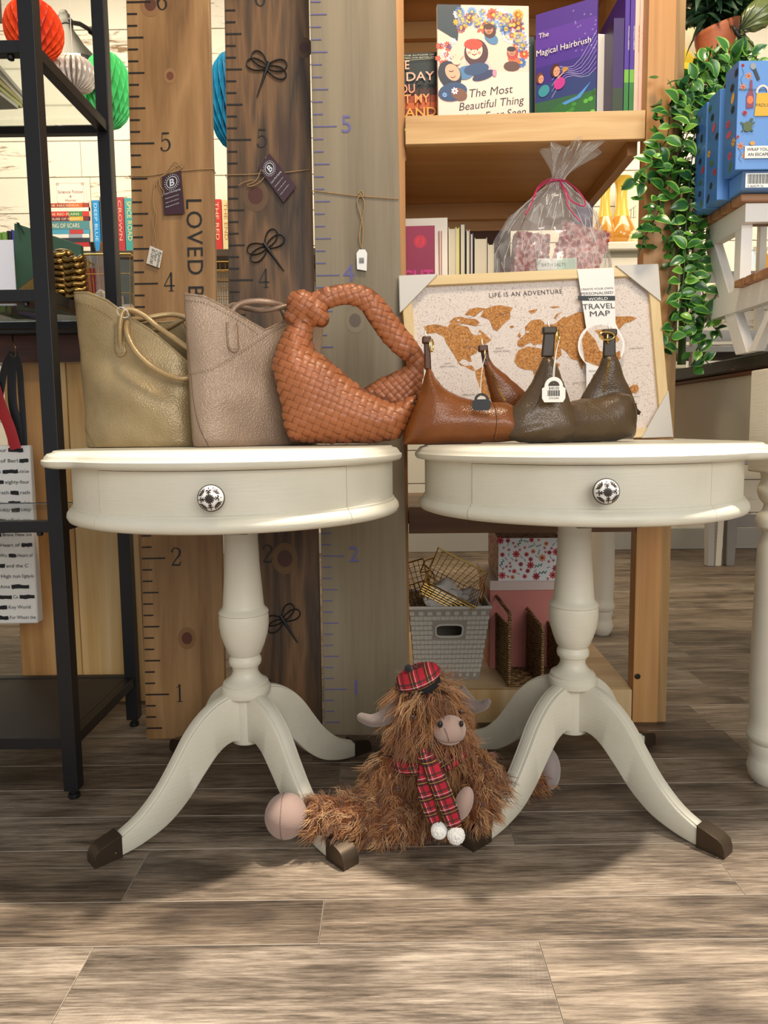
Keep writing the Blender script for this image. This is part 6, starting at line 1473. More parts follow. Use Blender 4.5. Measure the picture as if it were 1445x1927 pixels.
for cx, w, y0, n, nm in ((100, 25, 478, 7, 'feather_row'), (137, 20, 486, 7, 'feather_row')):
    for i in range(n):
        yy = y0 + i * 11.5; c = at(cx + i * 1.2, yy, Y=1.40 - .002 * i); rx = (w - 1.2 * abs(i - 3)) * 1.05e-3
        mb = MB(); pts = [c + V((rx * cos(t), -.014 * sin(t) , -.006 * sin(t * 1) + .0010 * cos(t * 5))) for t in [pi * k / 16 for k in range(17)]]
        mb.tube(pts, [.0056 + .0007 * cos(k * 1.1 + i) for k in range(17)], 10, nrm=(0, 0, 1)); obj(nm, mb, gold2, gwg, auto=180)
mb = MB(); mb.ball(at(120, 515, Y=1.42), (.042, .018, .042), 24, 16); mb.ball(at(118, 480, Y=1.415), (.022, .014, .012), 20, 12); obj('body', mb, gold2, gwg, auto=180)
for i in range(5): obj('feather', MB().tube(spline([at(92, 510 + 7 * i, Y=1.405), at(65, 525 + 5.5 * i, Y=1.40), at(36, 547 + i * .5, Y=1.395)], 6), [.006 - .0003 * k for k in range(13)], 8, flat=.5, nrm=(0, 1, 0)), gold2, gwg, auto=180)
mb = MB().box((-.702, 1.385, zg), (-.60, 1.44, zg + .012)); obj('base', mb, gold2, gwg, bev=.004)

# ================================================================== ON THE COUNTER
zc = .9465
c = at(208, 592, Y=1.90); c.z = zc
bk = wirebasket('wire_basket', 'gold wire basket with crumpled tissue on the dark counter', (c.x + .012, 1.90, zc), .135, .12, at(208, 484, Y=1.87).z - zc, Matrix.Identity(3), (5, 4, 4), gw)
crumple('tissue_paper', 'white tissue paper in the gold wire basket on the counter', V((c.x + .0, 1.89, zc + .05)), (.055, .04, .045), 'e6e2de', seed=9)
flatbox('photo_card', 'grey patterned card pack in the gold wire basket on the counter', 'card', (c.x + .02, 1.90, zc + .02), (c.x + .07, 1.93, zc + .19), '8b938c', rz=R(10))
p = at(168, 505, Y=1.95); flatbox('book', 'red pink book standing on the dark counter beside the wire basket', 'book', (p.x - .014, 1.95, zc), (p.x + .016, 2.05, p.z), 'c9525a')
pc = thing('pen_case', 'clear case holding black and tan handled tools on the counter', 'case', (at(195, 470, Y=1.97).x, 1.97, zc))
x = at(192, 470, Y=1.97).x; z1 = at(192, 478, Y=1.97).z
obj('tub', MB().box((x - .035, 1.95, zc), (x + .035, 1.99, z1)), plain('d9d4cc', .2, alpha=.45), pc, smooth=False)
for dx, cc in ((-.02, '16161a'), (0, 'b07a58'), (.018, '16161a')): obj('handle', MB().tube([V((x + dx, 1.97, zc + .03)), V((x + dx * 1.1, 1.968, z1)), V((x + dx * 1.3 + .003, 1.965, z1 + .03))], [.004, .007, .006], 10), plain(cc, .4), pc, auto=180)
p = at(413, 590, Y=2.0); p.z = zc
wirebasket('wire_basket', 'gold wire basket on the counter seen between the brown and dark rulers', (p.x + .01, 2.0, zc), .10, .10, at(413, 495, Y=1.96).z - zc, Matrix.Identity(3), (7, 6, 8), gwd, handles=False)
# ================================================================== HANGING TOTE
hb = thing('cotton_tote', 'white cotton tote printed with blacked out words, hanging below the counter', 'bag', at(25, 840, Y=1.66))
hx = at(27, 650, Y=1.665); P = lambda x, y, Y=1.655: at(x, y, Y=Y)
obj('hook', MB().tube(spline([P(24, 628, 1.725), P(24, 640, 1.70), P(28, 652), P(30, 668), P(24, 672), P(20, 666)], 5), .0016, 6), plain('7a6045', .3, 1), hb)
bk_ = plain('141417', .6); rd = plain('a5121c', .6)
def ribbon(name, pts, w, m): 
    P_ = spline([P(*q) for q in pts], 6); obj(name, MB().tube(P_, w, 8, flat=.14, nrm=(0, 1, 0)), m, hb, auto=60)
ribbon('ribbon', [(24, 664), (10, 690), (2, 730), (-8, 800), (-14, 842)], .0085, bk_); ribbon('ribbon', [(25, 662), (22, 700), (24, 760), (34, 800), (38, 842)], .0105, bk_); ribbon('ribbon', [(26, 662), (36, 690), (40, 740), (44, 800), (46, 842)], .0075, bk_)
ribbon('strap', [(-12, 720, 1.65), (2, 765, 1.645), (18, 805, 1.64), (30, 845, 1.64)], .0130, rd)
xl, xr = P(-110, 840).x, P(57, 838).x; zt_, zb2 = P(30, 838).z, P(30, 1172).z; xr2 = P(75, 1172).x
mb = MB().hexa([V((xl - .01, 1.645, zb2)), V((xr2, 1.645, zb2)), V((xr2, 1.675, zb2)), V((xl - .01, 1.675, zb2))], [V((xl, 1.652, zt_)), V((xr, 1.652, zt_)), V((xr, 1.668, zt_)), V((xl, 1.668, zt_))])
obj('sack', mb, plain('e9e4dd', .85, bump=.0006, bs=300), hb, bev=.004, seg=3)
A = Art((xl, 1.6435, zb2), (1, 0, 0), (0, .0, 1)); hh = zt_ - zb2; r = random.Random(12); wds = ['in Wo', 'of Berl', 'nd the Game', 'eighty-four', 'rath', 'is Gatsb', 'Anna', 'High tun', 'Brave New', 'For Wh', 'Heart of', 'and the C', 'Eighty-fo', 'Solitu', 'Ca', 'Key World', 'For Whom the']
A.fn = lambda u, v, l: V((xl + (u) + .0, 1.6440 + .0070 * v / hh - l, zb2 + v))
W2 = xr2 - xl
for i, wd in enumerate(wds):
    y = hh * (.965 - .0585 * i); x = r.uniform(0, .01); lim = (xr - xl) + (xr2 - xr) * (1 - y / hh) - .004; k = 0
    while x < lim - .01:
        L_ = min(r.uniform(.015, .045), lim - x)
        if k % 2 or x + .03 > lim and r.random() < .4:
            s = wd if x > lim - .075 else r.choice(wds); tw_ = min(.0058 * len(s), lim - x); A.text(s, x, y, .0118, '1a1a1c', width=tw_); x += tw_ + .004
        else:
            A.line([(x + t * L_ / 5, y + .0035 + r.uniform(-.0010, .0010), .0088 + r.uniform(-.0015, .0015)) for t in range(6)], 0, '101012'); x += L_ + .003
        A.lay = 1; k += 1
A.obj('print', hb)

# ================================================================== PAPER HONEYCOMBS AND LAMP
def honey(label, c, rx, rz, col, n=22, m=9, squash=1.0, string=True, name='honeycomb_ball'):
    root = thing(name, label, 'paper decoration', c); mb = MB(); c = V(c); mt = plain(col, .7, trans=0, sheen=.3)
    S_ = lambda th, ph, k: c + V((rx * k * sin(ph) * cos(th), rx * k * sin(ph) * sin(th), rz * k * cos(ph)))
    for j in range(m):
        for i in range(n):
            t0 = 2 * pi * (i + .5 * (j % 2)) / n; dt = pi / n; p0 = pi * (j + .5) / (m + 1); dp = pi / (m + 1)
            q4 = [(t0, max(p0 - dp * .95, .02)), (t0 + dt, p0), (t0, min(p0 + dp * .95, pi - .02)), (t0 - dt, p0)]
            out = [S_(a, b, 1) for a, b in q4]; inn_ = [S_(t0 + (a - t0) * .15, p0 + (b - p0) * .75, .70) for a, b in q4]
            mb.add(out + inn_, [(k, (k + 1) % 4, (k + 1) % 4 + 4, k + 4) for k in range(4)] + [(4, 5, 6, 7)])
    o = obj('cells', mb, mt, root, smooth=False, kind='stuff')
    if string: obj('string', MB().tube([c + V((0, 0, rz)), V((c.x, c.y, 3.2))], .0012, 5), plain('efece4', .6), root)
def hc_(px, py, Y, prx, prz): c = at(px, py, Y=Y); return c, prx / F * Y, prz / F * Y
c, a, b = hc_(64, 58, 2.45, 50, 52); honey('orange paper honeycomb ball hanging at the top left', c, a, b, 'ff5a1a')
c, a, b = hc_(203, 171, 2.75, 43, 66); honey('mint green paper honeycomb drop hanging left of the brown ruler', c, a, b, '6ff09a')
c, a, b = hc_(436, 190, 2.75, 42, 84); honey('turquoise paper honeycomb drop behind the dark ruler board', c, a, b, '1aa5d0')
c, a, b = hc_(138, 140, 2.6, 42, 30)
pp2 = thing('tissue_pompom', 'white scalloped tissue paper pompom hanging in front of the lamp', 'paper decoration', c); mb = MB()
for k in range(26):
    th = 2 * pi * k / 26; vs = []
    for j in range(13):
        ph = pi * (j + .3) / 12.6; rr = 1 + .07 * sin(ph * 11); vs.append(c + V((a * rr * sin(ph) * cos(th), a * rr * sin(ph) * sin(th), -b * rr * cos(ph))))
    for j in range(12): mb.add([c + V((0, 0, (vs[j].z - c.z) * .3)), vs[j], vs[j + 1]], [(0, 1, 2)])
    th2 = 2 * pi * (k + .5) / 26
    for j in range(12):
        ph = pi * (j + .3) / 12.6; ph2 = pi * (j + 1.3) / 12.6; w_ = pi / 26
        mb.add([vs[j], vs[j + 1], c + V((a * .93 * sin(ph2) * cos(th2), a * .93 * sin(ph2) * sin(th2), -b * .93 * cos(ph2))), c + V((a * .93 * sin(ph) * cos(th2), a * .93 * sin(ph) * sin(th2), -b * .93 * cos(ph)))], [(0, 1, 2, 3)])
obj('leaves', mb, plain('f1e9e2', .8), pp2, smooth=False, kind='stuff'); obj('string', MB().tube([c + V((0, 0, b)), V((c.x, c.y, 3.2))], .0012, 5), plain('efece4', .6), pp2)
lm = thing('wall_lamp', 'pewter dome wall lamp on a jointed black arm behind the honeycombs', 'lamp', at(130, 80, Y=3.0))
lc_ = at(127, 60, Y=3.0); Ml = Matrix.Rotation(R(-12), 3, 'Y') @ Matrix.Rotation(R(-8), 3, 'X')
pew = plain('454542', .42, .7); bm_ = plain('1b1a1a', .4, .6)
obj('shade', MB().lathe([(.022, .03), (.026, .0), (.040, -.03), (.055, -.07), (.085, -.12), (.105, -.165), (.103, -.165), (.082, -.12), (.050, -.065), (.02, .0)], 40, lc_, Ml, cap=False), pew, lm, auto=50)
obj('socket', MB().lathe([(.0005, .085), (.016, .083), (.018, .07), (.024, .065), (.024, .045), (.026, .04), (.026, .02), (.0005, .02)], 24, lc_, Ml, cap=False), pew, lm, auto=30)
obj('bulb', MB().ball(lc_ + V((.02, -.01, -.09)), .03, 16, 10), plain('fff2d8', .3, emit=5.0), lm)
ar = [at(131, 42, Y=3.0), at(150, 45, Y=3.05), at(172, 58, Y=3.1), at(188, 90, Y=3.2), at(196, 112, Y=3.5), at(196, 112, Y=3.9)]
obj('arm', MB().tube(ar, .009, 8), bm_, lm)
for j_ in (0, 2): obj('joint', MB().ball(ar[j_], .016, 10, 8), bm_, lm, auto=180)
obj('wall_plate', MB().lathe([(.0005, 0), (.05, 0), (.05, .012), (.0005, .014)], 24, ar[-1], Matrix.Rotation(pi / 2, 3, 'X'), cap=False), bm_, lm)

# ================================================================== FAR BOOK SHELF ON THE WALL
YB = 3.70
bl_, br_ = at(-60, 478, Y=YB), at(640, 478, Y=YB); zs2 = at(300, 472, Y=YB - .1).z
ws = thing('wall_shelf', 'dark wooden wall shelf of books far behind the rulers', 'shelf', ((bl_.x + br_.x) / 2, 3.8, zs2))
obj('board', MB().box((bl_.x, 3.58, zs2 - .035), (br_.x, 3.898, zs2)), wood('4a3a2c', '35291e', '5b4a38', 'X', .5, .5), ws, bev=.002, smooth=False)
for t in (.1, .5, .9):
    x = bl_.x + (br_.x - bl_.x) * t; obj('bracket', MB().box((x, 3.65, zs2 - .16), (x + .02, 3.898, zs2 - .036)), bm_, ws, smooth=False)
def spine_book(lab, px0, px1, pt, c, txt=None, tc='ffffff', flat=None, Y=3.60, band=None):
    p0, p1 = at(px0, pt, Y=Y), at(px1, pt, Y=Y)
    if flat is None: z0, z1 = zs2 + .0005, p0.z
    else: z0, z1 = flat
    root = thing('book', lab, 'book', ((p0.x + p1.x) / 2, Y, z0)); X0_, X1_ = p0.x, p1.x - .001
    mb = MB(); dpt = .15
    if flat is None: mb.box((X0_, Y, z0), (X1_, Y + .002, z1)).box((X0_, Y + .002, z0), (X0_ + .002, Y + dpt, z1)).box((X1_ - .002, Y + .002, z0), (X1_, Y + dpt, z1))
    else: mb.box((X0_, Y, z0), (X1_, Y + .002, z1)).box((X0_, Y + .002, z0), (X1_, Y + dpt, z0 + .002)).box((X0_, Y + .002, z1 - .002), (X1_, Y + dpt, z1))
    obj('cover', mb, plain(c, .45), root, smooth=False)
    obj('pages', MB().box((X0_ + .0022, Y + .0022, z0 + .0025), (X1_ - .0022, Y + dpt - .003, z1 - .0025)), PG, root, smooth=False)
    w, h = X1_ - X0_, z1 - z0; A = Art((X0_, Y, z0), (1, 0, 0), (0, 0, 1))
    if flat is None:
        if band: A.rect(0, h * .1, w, h * .3, band)
        if txt: A.text(txt, w * .25, h * .95, w * .62, tc, rot=-pi / 2, width=h * .75)
    else:
        if band: A.rect(w * .55, 0, w * .85, h, band)
        if txt: A.text(txt, w * .08, h * .22, h * .72, tc, width=w * .7)
    if A.mb.v: A.obj('spine_print', root)
stack = [(470, 462, 'e6ddcf', None, '', 'lowest white'), (462, 455, 'b8242c', None, '', 'red'), (455, 448, '2c3440', None, '', 'slate'), (447, 441, 'ece8e0', '9aa0b0', '', 'white'), (440, 433, '4aa0c0', 'c03a3a', '', 'sky blue'), (432, 418, '4f8a92', None, 'KING OF SCARS', 'teal'), (417, 410, '6e2c3c', 'd8a83a', 'HOUSE OF NIGHT', 'maroon'), (409, 401, 'd0342c', '3f8a50', 'THE RED PLAINS', 'scarlet'), (400, 394, 'f0ece4', None, 'LAST OF THE LIGHT', 'white'), (393, 386, 'a8402c', 'd8642c', 'THE HACIENDA', 'topmost rust')]
zprev = zs2
for i, (y0, y1, c, bnd, t, nm) in enumerate(stack):
    h = (y0 - y1) / F * YB + .0015; spine_book('%s book lying in the horizontal stack on the wall shelf%s' % (nm, ' below the card sign' if i == 8 else ''), 82 + (i % 3), 170 - (i % 2) * 2, y1, c, t or None, 'efe0b8', flat=(zprev + .0004, zprev + h), band=bnd); zprev += h + .0004
for px0, px1, pt, c, t, tc, lab in ((166, 172, 378, 'c9c0b0', None, 'ffffff', 'pale patterned book upright beside the horizontal stack'), (173, 186, 377, '1f8fd8', 'DEEP BLUE', 'bfe6ff', 'bright blue book standing on the wall shelf'), (187, 203, 371, '4a5258', 'BLACK WITCH', 'e6e6e6', 'dark grey book standing on the wall shelf left of the red one'), (204, 216, 372, '7a4a5a', None, 'ffffff', 'mauve book standing behind the shelf post'), (218, 232, 371, 'b8323a', 'CROWN', 'f0b8a0', 'red book standing on the wall shelf left of the turquoise one'), (233, 252, 373, '3fa0a0', 'SPICE ROAD', 'f2d88a', 'turquoise book standing at the edge of the brown ruler'), (400, 416, 375, 'd8342f', 'THE RED', 'ffd8b0', 'red book seen between the brown and dark rulers'), (417, 432, 377, 'ecd9a4', 'THE END', 'c07a3a', 'cream book seen between the brown and dark rulers')):
    spine_book(lab, px0, px1, pt, c, t, tc)
p0, p1 = at(104, 384, Y=3.66), at(161, 340, Y=3.66)
cs_ = thing('card_sign', 'small cream framed category card on top of the book stack', 'sign', ((p0.x + p1.x) / 2, 3.66, zprev)); z0 = zprev + .0005
obj('card', MB().box((p0.x, 3.66, z0), (p1.x, 3.664, p1.z)), plain('f0e6dc', .6), cs_, smooth=False); w, h = p1.x - p0.x, p1.z - z0
A = Art((p0.x, 3.66, z0), (1, 0, 0), (0, 0, 1)); A.line([(w * .07, h * .09), (w * .93, h * .09), (w * .93, h * .91), (w * .07, h * .91)], .002, 'b9a48c', True)
for x, y in ((.1, .12), (.9, .12), (.1, .88), (.9, .88)): A.petals(w * x, h * y, .010, 6, 'b9a48c', .4)
A.text('Science Fiction', w * .5, h * .52, h * .17, '8a5a5a', align='c'); A.text('&', w * .5, h * .36, h * .14, '8a5a5a', align='c'); A.text('Horror', w * .5, h * .2, h * .15, '8a5a5a', align='c'); A.obj('print', cs_)

# ================================================================== RIGHT: PLANTS
sd = thing('plant_stand', 'white slatted plant stand behind the trailing plant on the black table', 'plant stand', (.86, 1.76, .828))
wv = plain('d9d2c6', .55); xs0, xs1 = at(1268, 600, Y=1.70).x, at(1268, 600, Y=1.70).x + .30
for x in (xs0 + .045, xs1):
    for y in (1.70, 1.90): obj('upright', MB().box((x, y, .8285), (x + .018, y + .018, at(1348, 150, Y=1.70).z)), wv, sd, bev=.001, smooth=False)
ztp = at(1348, 150, Y=1.70).z
for z in (.86, 1.22, ztp): obj('shelf', MB().box((xs0 + .02, 1.695, z), (xs1 + .022, 1.925, z + .014)), wv, sd, bev=.001, smooth=False)
for z in (.885, 1.02): obj('rail', MB().box((xs0, 1.692, z), (xs1, 1.699, z + .025)), wv, sd, smooth=False)
bmb = plain('4a6b2c', .4); bmx = at(1284, 620, Y=1.66).x
bb_ = thing('bamboo_cane', 'green bamboo cane standing behind the trailing plant', 'cane', (bmx, 1.66, .8285)); obj('cane', MB().tube([V((bmx, 1.66, .829 + k * .03)) for k in range(16)], [.0085 if k % 4 else .0098 for k in range(16)], 14), bmb, bb_)
# terracotta pot with dark foliage
pt = thing('potted_plant', 'dark leafy plant in a crumpled terracotta coloured pot at the top right', 'potted plant', (at(1348, 170, Y=1.76).x, 1.76, ztp + .0145))
px_ = at(1348, 100, Y=1.76); zpt = ztp + .0145; zrim = at(1340, 52, Y=1.76).z
def potf(u, v):
    a = 2 * pi * u; r = .034 + .016 * v; z = zpt + v * (zrim - zpt + .018 * cos(a - .4)); r += .002 * noise.noise(V((cos(a) * 2, sin(a) * 2, v * 5)))
    return V((px_.x + r * cos(a), 1.76 + r * sin(a), z))
o = obj('pot', MB().grid(potf, 48, 14, True), plain('b0633f', .6, bump=.001, bs=80), pt, auto=180); m = o.modifiers.new('t', 'SOLIDIFY'); m.thickness = .003; m.offset = -1
obj('soil', MB().lathe([(.0005, 0), (.043, 0)], 24, (px_.x, 1.76, zrim - .02), cap=False), plain('2e2118', .9), pt)
def leafmesh(L_, w, m1, m2, cup=.25, tipped=True, name='leaf'):
    mb = MB(); n = 7; vs = []
    for i in range(n + 1):
        t = i / n; hw = w * sin(pi * min(1, t * .96 + .03)) ** .75 * (1 - .25 * t); y = L_ * t; z = L_ * cup * (t * t) * -.5
        for k in (-1, -.72, 0, .72, 1): vs.append((hw * k, y, z + hw * abs(k) * .35))
    for i in range(n):
        for k in range(4): mb.add([], []) ; mb.f.append((i * 5 + k, i * 5 + k + 1, i * 5 + k + 6, i * 5 + k + 5)); mb.mi.append(1 if k in (0, 3) else 0)
    mb.v = vs; me = bpy.data.meshes.new(name); me.from_pydata(vs, [], mb.f); me.materials.append(m1); me.materials.append(m2); me.polygons.foreach_set('material_index', mb.mi); me.polygons.foreach_set('use_smooth', [True] * len(mb.f)); me.update(); return me
dg, dg2 = plain('2c4a30', .4), plain('3a5c38', .4)
dl = [leafmesh(.055, .010, dg, dg2, .8), leafmesh(.045, .013, dg2, dg, .5), leafmesh(.06, .008, dg, dg, 1.0)]
r = random.Random(21); base = V((px_.x, 1.76, zrim - .02)); mb = MB(); nleaf = 0
for k in range(26):
    a = r.uniform(0, 2 * pi); L_ = r.uniform(.08, .16); tip = base + V((cos(a) * L_ * .62, sin(a) * L_ * .35, L_ * r.uniform(.45, .9)))
    P_ = spline([base + V((cos(a) * .012, sin(a) * .012, 0)), base.lerp(tip, .5) + V((0, 0, .02)), tip], 4); mb.tube(P_, .0011, 5)
    for j in range(9):
        t = .3 + .7 * j / 8; p = P_[min(int(t * 8), 8)]; o = link('leaf', dl[r.randrange(3)], pt); o.location = p; o.rotation_euler = (r.uniform(-.9, .6), r.uniform(-.8, .8), r.uniform(0, 6.28)); o.scale = (r.uniform(.8, 1.2),) * 3; nleaf += 1
obj('stems', mb, plain('223a24', .5), pt)
# trailing variegated plant
iv = thing('trailing_plant', 'long trailing artificial plant with glossy variegated green leaves', 'plant', (at(1385, 180, Y=1.74).x, 1.74, 1.2345))
pl = at(1392, 215, Y=1.76)
obj('planter', MB().lathe([(.0005, 1.2345), (.045, 1.2345), (.055, 1.32), (.058, 1.325), (.055, 1.325), (.048, 1.31), (.0005, 1.31)], 28, (pl.x, 1.78, 0), cap=False), plain('3a3834', .6), iv)
g1, g2, g3, g4 = plain('3f7a2c', .28, coat=.4), plain('9cc65a', .3), plain('2c5f2a', .28, coat=.4), plain('6fa63c', .3)
lv = [leafmesh(.030, .0112, g1, g2, .5), leafmesh(.027, .0115, g3, g4, .7), leafmesh(.024, .0100, g1, g4, .3), leafmesh(.021, .0085, g4, g2, .5)]
vines = [[(1400, 160, 1.70), (1370, 118, 1.62), (1320, 138, 1.58), (1285, 175, 1.56), (1262, 215, 1.55), (1254, 262, 1.545), (1228, 300, 1.54), (1216, 345, 1.54), (1196, 338, 1.54)],
 [(1395, 150, 1.70), (1340, 125, 1.62), (1310, 170, 1.58), (1290, 240, 1.56), (1268, 310, 1.55), (1244, 355, 1.545), (1232, 400, 1.54), (1228, 440, 1.54)],
 [(1400, 150, 1.70), (1350, 150, 1.60), (1315, 210, 1.58), (1302, 300, 1.57), (1292, 400, 1.56), (1288, 500, 1.55), (1280, 570, 1.55), (1268, 620, 1.545), (1252, 648, 1.54)],
 [(1400, 150, 1.70), (1350, 170, 1.61), (1332, 250, 1.59), (1318, 350, 1.58), (1306, 450, 1.57), (1302, 540, 1.56), (1308, 620, 1.55), (1322, 670, 1.55), (1338, 688, 1.55)],
 [(1400, 150, 1.70), (1342, 200, 1.62), (1336, 300, 1.60), (1326, 400, 1.585), (1318, 500, 1.57), (1326, 570, 1.56), (1340, 610, 1.56), (1352, 624, 1.56)],
 [(1400, 150, 1.70), (1405, 108, 1.62), (1425, 112, 1.60), (1440, 150, 1.60)], [(1400, 150, 1.70), (1380, 100, 1.62), (1350, 105, 1.59), (1325, 120, 1.57)],
 [(1380, 130, 1.66), (1300, 148, 1.58), (1268, 152, 1.56), (1256, 158, 1.55)],
 [(1340, 200, 1.62), (1310, 260, 1.58), (1270, 335, 1.56), (1240, 395, 1.545), (1214, 445, 1.54), (1200, 482, 1.54)],
 [(1340, 300, 1.60), (1312, 380, 1.58), (1275, 440, 1.565), (1262, 470, 1.56), (1250, 480, 1.555)],
 [(1330, 200, 1.60), (1290, 260, 1.57), (1280, 330, 1.56), (1270, 400, 1.555), (1290, 460, 1.55)],
 [(1345, 180, 1.60), (1325, 270, 1.59), (1300, 340, 1.575), (1312, 430, 1.57), (1296, 500, 1.56), (1290, 600, 1.55), (1300, 640, 1.55)],
 [(1400, 140, 1.66), (1380, 140, 1.60), (1360, 165, 1.585), (1345, 230, 1.58), (1340, 330, 1.58)]]
mb = MB(); spots = []
for vn in vines:
    P_ = spline([at(a, b, Y=Y) for a, b, Y in vn], 8); mb.tube(P_, .0012, 5); acc = 0
    for a, b in zip(P_, P_[1:]):
        acc += (b - a).length
        if acc > .0195: acc = 0; spots.append((b.copy(), (b - a).normalized())); 
r = random.Random(33); 
while len(spots) < 148: spots.append(spots[r.randrange(len(spots))])
for p, d in spots[:148]:
    for s in (-1, 1):
        side = (d.cross(V((0, -1, 0))) * s + V((r.uniform(-.5, .5), r.uniform(-1, .2), r.uniform(-.5, .6)))).normalized(); up = V((r.uniform(-.4, .5), -1, r.uniform(.1, .9))).normalized()
        x = side.cross(up).normalized(); z = x.cross(side).normalized(); M = Matrix((x, side, z)).transposed()
        o = link('leaf', lv[r.choice((0, 0, 1, 1, 1, 2, 3))], iv); k = r.uniform(.95, 1.4); o.matrix_basis = Matrix.Translation(p + V((r.gauss(0, .003), r.gauss(0, .004), r.gauss(0, .003)))) @ M.to_4x4() @ Matrix.Scale(k, 4)
obj('stems', mb, plain('3d5a34', .5), iv)
fill = MB()
for q_ in range(420):
    p, d = spots[r.randrange(len(spots))]; c = p + V((r.gauss(0, .012), r.uniform(.0, .03), r.gauss(0, .014))); a = V((r.uniform(-1, 1), r.uniform(-1, .2), r.uniform(-1, 1))).normalized(); s_ = a.orthogonal().normalized(); L_ = r.uniform(.022, .034); w_ = L_ * .36; n_ = a.cross(s_) * .003
    fill.k = q_ % 2; fill.add([c, c + a * L_ * .3 + s_ * w_, c + a * L_ * .7 + s_ * w_ * .8, c + a * L_, c + a * L_ * .7 - s_ * w_ * .8, c + a * L_ * .3 - s_ * w_, c + a * L_ * .5 - n_], [(0, 1, 6), (1, 2, 6), (2, 3, 6), (3, 4, 6), (4, 5, 6), (5, 0, 6)])
obj('foliage', fill, [plain('2f6428', .3), plain('4a8430', .3)], iv, auto=180, kind='stuff')
# butterfly, paper flower, dark pot
bf = thing('butterfly_ornament', 'large olive green fabric butterfly with black veins at the top right', 'ornament', at(1390, 65, Y=1.70))
bc_ = at(1386, 62, Y=1.69); wg = plain('6f7a3c', .35, coat=.5); wgd = plain('1a1c14', .5)
def wing(pts, nm='wing'):
    P3 = [at(a, b, Y=Y) for a, b, Y in pts]; c = P3[0]; ed = spline(P3[1:], 4); mb = MB(); n = len(ed); vs = [c] + [c.lerp(p, .5) + V((0, -.008, 0)) for p in ed] + [p + V((0, .003 * sin(i * 1.7), 0)) for i, p in enumerate(ed)]
    mb.add(vs, [(0, i + 1, i + 2) for i in range(n - 1)] + [(i + 1, i + 1 + n, i + 2 + n, i + 2) for i in range(n - 1)]); o = obj(nm, mb, wg, bf, auto=180); o.modifiers.new('t', 'SOLIDIFY').thickness = .0012
    for i in range(2, n - 1, 4): v_ = MB().tube([c + V((0, -.001, 0)), c.lerp(ed[i], .5) + V((0, -.010, 0)), ed[i] + V((0, -.002, 0))], .0009, 5); obj('vein', v_, wgd, o)
wing([(1388, 60, 1.69), (1395, 28, 1.68), (1415, 4, 1.67), (1445, -10, 1.66), (1470, 5, 1.66), (1450, 35, 1.67), (1440, 52, 1.68), (1415, 60, 1.69), (1392, 62, 1.69)])
wing([(1386, 66, 1.69), (1400, 68, 1.69), (1420, 85, 1.68), (1424, 110, 1.67), (1405, 122, 1.68), (1388, 105, 1.69), (1380, 80, 1.69)])
obj('body', MB().tube([at(1378, 48, Y=1.685), at(1386, 62, Y=1.685), at(1394, 76, Y=1.685)], [.003, .005, .002], 8), wgd, bf, auto=180)
for e in ((1408, 22), (1418, 34)): obj('antenna', MB().tube(spline([at(1382, 56, Y=1.68), at((1382 + e[0]) / 2, 44, Y=1.675), at(*e, Y=1.67)], 4), .0007, 5), wgd, bf)
fw_ = thing('paper_flower', 'large yellow and cream paper flower behind the terracotta pot', 'paper decoration', at(1306, 120, Y=2.3))
fc = at(1306, 128, Y=2.3)
for k in range(11):
    a = 2 * pi * k / 11 + .2; c_ = 'f2e3b8' if sin(a) > .2 else 'f0d23c'; P_ = []
    mb = MB(); mb.grid(lambda u, v, a=a: fc + V((cos(a) * v * .135 - sin(a) * (u - .5) * .10 * sin(pi * min(1, v * .9 + .08)), -.02 - .05 * sin(v * 2.4) - .012 * cos((u - .5) * 9), sin(a) * v * .16 + cos(a) * (u - .5) * .10 * sin(pi * min(1, v * .9 + .08)))), 7, 8); o = obj('petal', mb, plain(c_, .7), fw_, auto=180); o.modifiers.new('t', 'SOLIDIFY').thickness = .001
obj('heart', MB().ball(fc + V((0, -.05, 0)), .02, 12, 8), plain('d8a82a', .7), fw_); obj('string', MB().tube([fc, V((fc.x, fc.y, 3.2))], .0012, 5), plain('efece4', .6), fw_)
dp = at(1422, 165, Y=1.80); o = obj('stone_pot', MB().lathe([(.0005, 1.2345), (.04, 1.2345), (.055, 1.30), (.062, dp.z - .02), (.058, dp.z + .035), (.05, dp.z + .04), (.045, dp.z + .03), (.0005, dp.z + .02)], 28, (dp.x + .045, 1.81, 0), cap=False), plain('33383c', .9, bump=.003, bs=120)); tag(o, 'charcoal speckled stone pot behind the blue boxes', 'pot')

# ================================================================== RIGHT BACKGROUND
YC = 3.45; zcab = at(1170, 456, Y=YC).z
cbx0, cbx1 = at(1085, 456, Y=YC).x, at(1300, 456, Y=YC).x
cb = thing('wall_cabinet', 'cream wall cabinet seen through the right side of the bookcase', 'cabinet', ((cbx0 + cbx1) / 2, 3.6, .95)); cw = plain('e9e2d0', .5)
obj('carcass', MB().box((cbx0, YC + .02, .95), (cbx1, 3.898, zcab - .04)), plain('a9a48e', .6), cb, smooth=False)
obj('top', MB().box((cbx0 - .02, YC - .02, zcab - .04), (cbx1 + .02, 3.898, zcab)), cw, cb, bev=.008, seg=3)
obj('rail', MB().box((cbx0 - .005, YC, zcab - .125), (cbx1 + .005, YC + .02, zcab - .07)), cw, cb, bev=.004)
for i in range(2):
    w = (cbx1 - cbx0) / 2; obj('door', MB().box((cbx0 + i * w + .006, YC, .96), (cbx0 + (i + 1) * w - .006, YC + .019, zcab - .13)), plain('bcb69f', .6), cb, bev=.004)
amb = plain('c98a2c', .08, coat=1.0); yl = plain('e8c04a', .25, coat=.6)
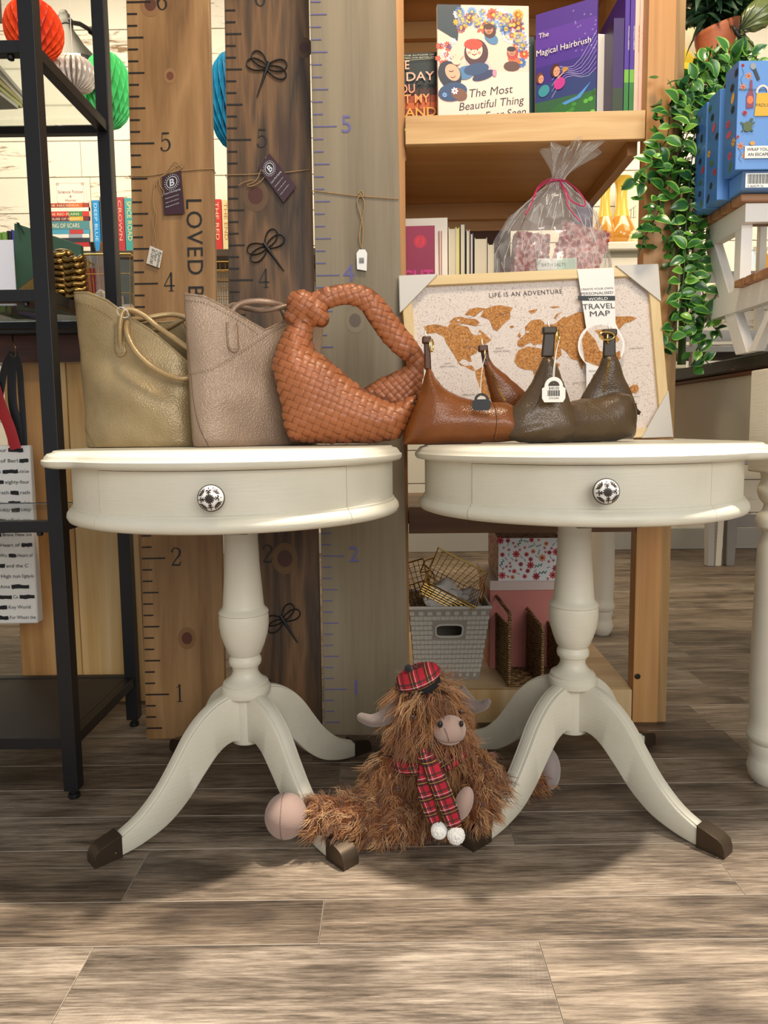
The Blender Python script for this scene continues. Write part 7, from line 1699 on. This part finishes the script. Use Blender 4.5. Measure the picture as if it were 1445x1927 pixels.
def gourd(px, lab, s, m, m2):
    c = at(px, 456, Y=3.55); c.z = zcab + .0005; root = thing('amber_vase', lab, 'vase', c)
    obj('bowl', MB().lathe([(.0005, 0), (.05 * s, .002), (.075 * s, .03), (.078 * s, .06), (.062 * s, .10), (.042 * s, .14)], 28, c, cap=False), m, root, auto=60)
    obj('neck', MB().lathe([(.042 * s, .14), (.03 * s, .19), (.026 * s, .25), (.034 * s, .30), (.05 * s, .325)], 28, c, cap=False), m2, root, auto=60)
gourd(1168, 'glossy amber pear shaped vase with yellow neck on the cream cabinet', .95, amb, yl); gourd(1137, 'amber vase partly hidden by the hamper on the cream cabinet', .8, amb, yl)
p = at(1185, 410, Y=3.75); flatbox('paper_box', 'white paper box with a small stair drawing on the cream cabinet', 'box', (p.x - .045, 3.75, zcab + .0005), (p.x + .055, 3.85, at(1185, 340, Y=3.75).z), 'efe4c4')
A = Art((p.x - .035, 3.75, p.z), (1, 0, 0), (0, 0, 1)); A.line([(0, 0), (.065, 0), (.065, .06), (0, .012)], .003, '4a4640', True)
for k in range(4): A.line([(.012 + k * .014, 0), (.012 + k * .014, .018 + k * .011)], .003, '4a4640')
tag(A.obj('stair_drawing', None), 'small stair drawing on the white paper box', 'drawing')
c = at(1192, 445, Y=3.50); crumple('garlic_ball', 'cream ribbed ball on the cream cabinet beside the amber vase', V((c.x, 3.5, zcab + .032)), (.036, .036, .032), 'f0e0b0', seed=4, cat='ornament')
# jars on a shelf seen through the riser
zj = at(1425, 512, Y=3.5).z; jx0 = at(1392, 512, Y=3.5).x
js = thing('jar_shelf', 'cream wall shelf with jars seen through the white riser', 'shelf', (jx0 + .3, 3.7, zj)); obj('board', MB().box((jx0, 3.42, zj - .03), (jx0 + .8, 3.898, zj)), cw, js, bev=.003)
for t in (.1, .7): obj('bracket', MB().box((jx0 + t, 3.6, zj - .14), (jx0 + t + .02, 3.898, zj - .031)), cw, js, smooth=False)
for px, m, lab in ((1411, plain('c8d6e2', .08, coat=1), 'pale blue glass jar seen through the white riser'), (1432, plain('b88a34', .08, coat=1), 'amber glass jar seen through the white riser')):
    c = at(px, 512, Y=3.55); c.z = zj + .0005; root = thing('glass_jar', lab, 'jar', c); obj('body', MB().lathe([(.0005, 0), (.03, .001), (.032, .08), (.022, .10), (.022, .11)], 20, c, cap=False), m, root); obj('lid', MB().lathe([(.0005, .11), (.025, .11), (.025, .125), (.0005, .126)], 20, c, cap=False), plain('d9d4c8', .4, .6), root)
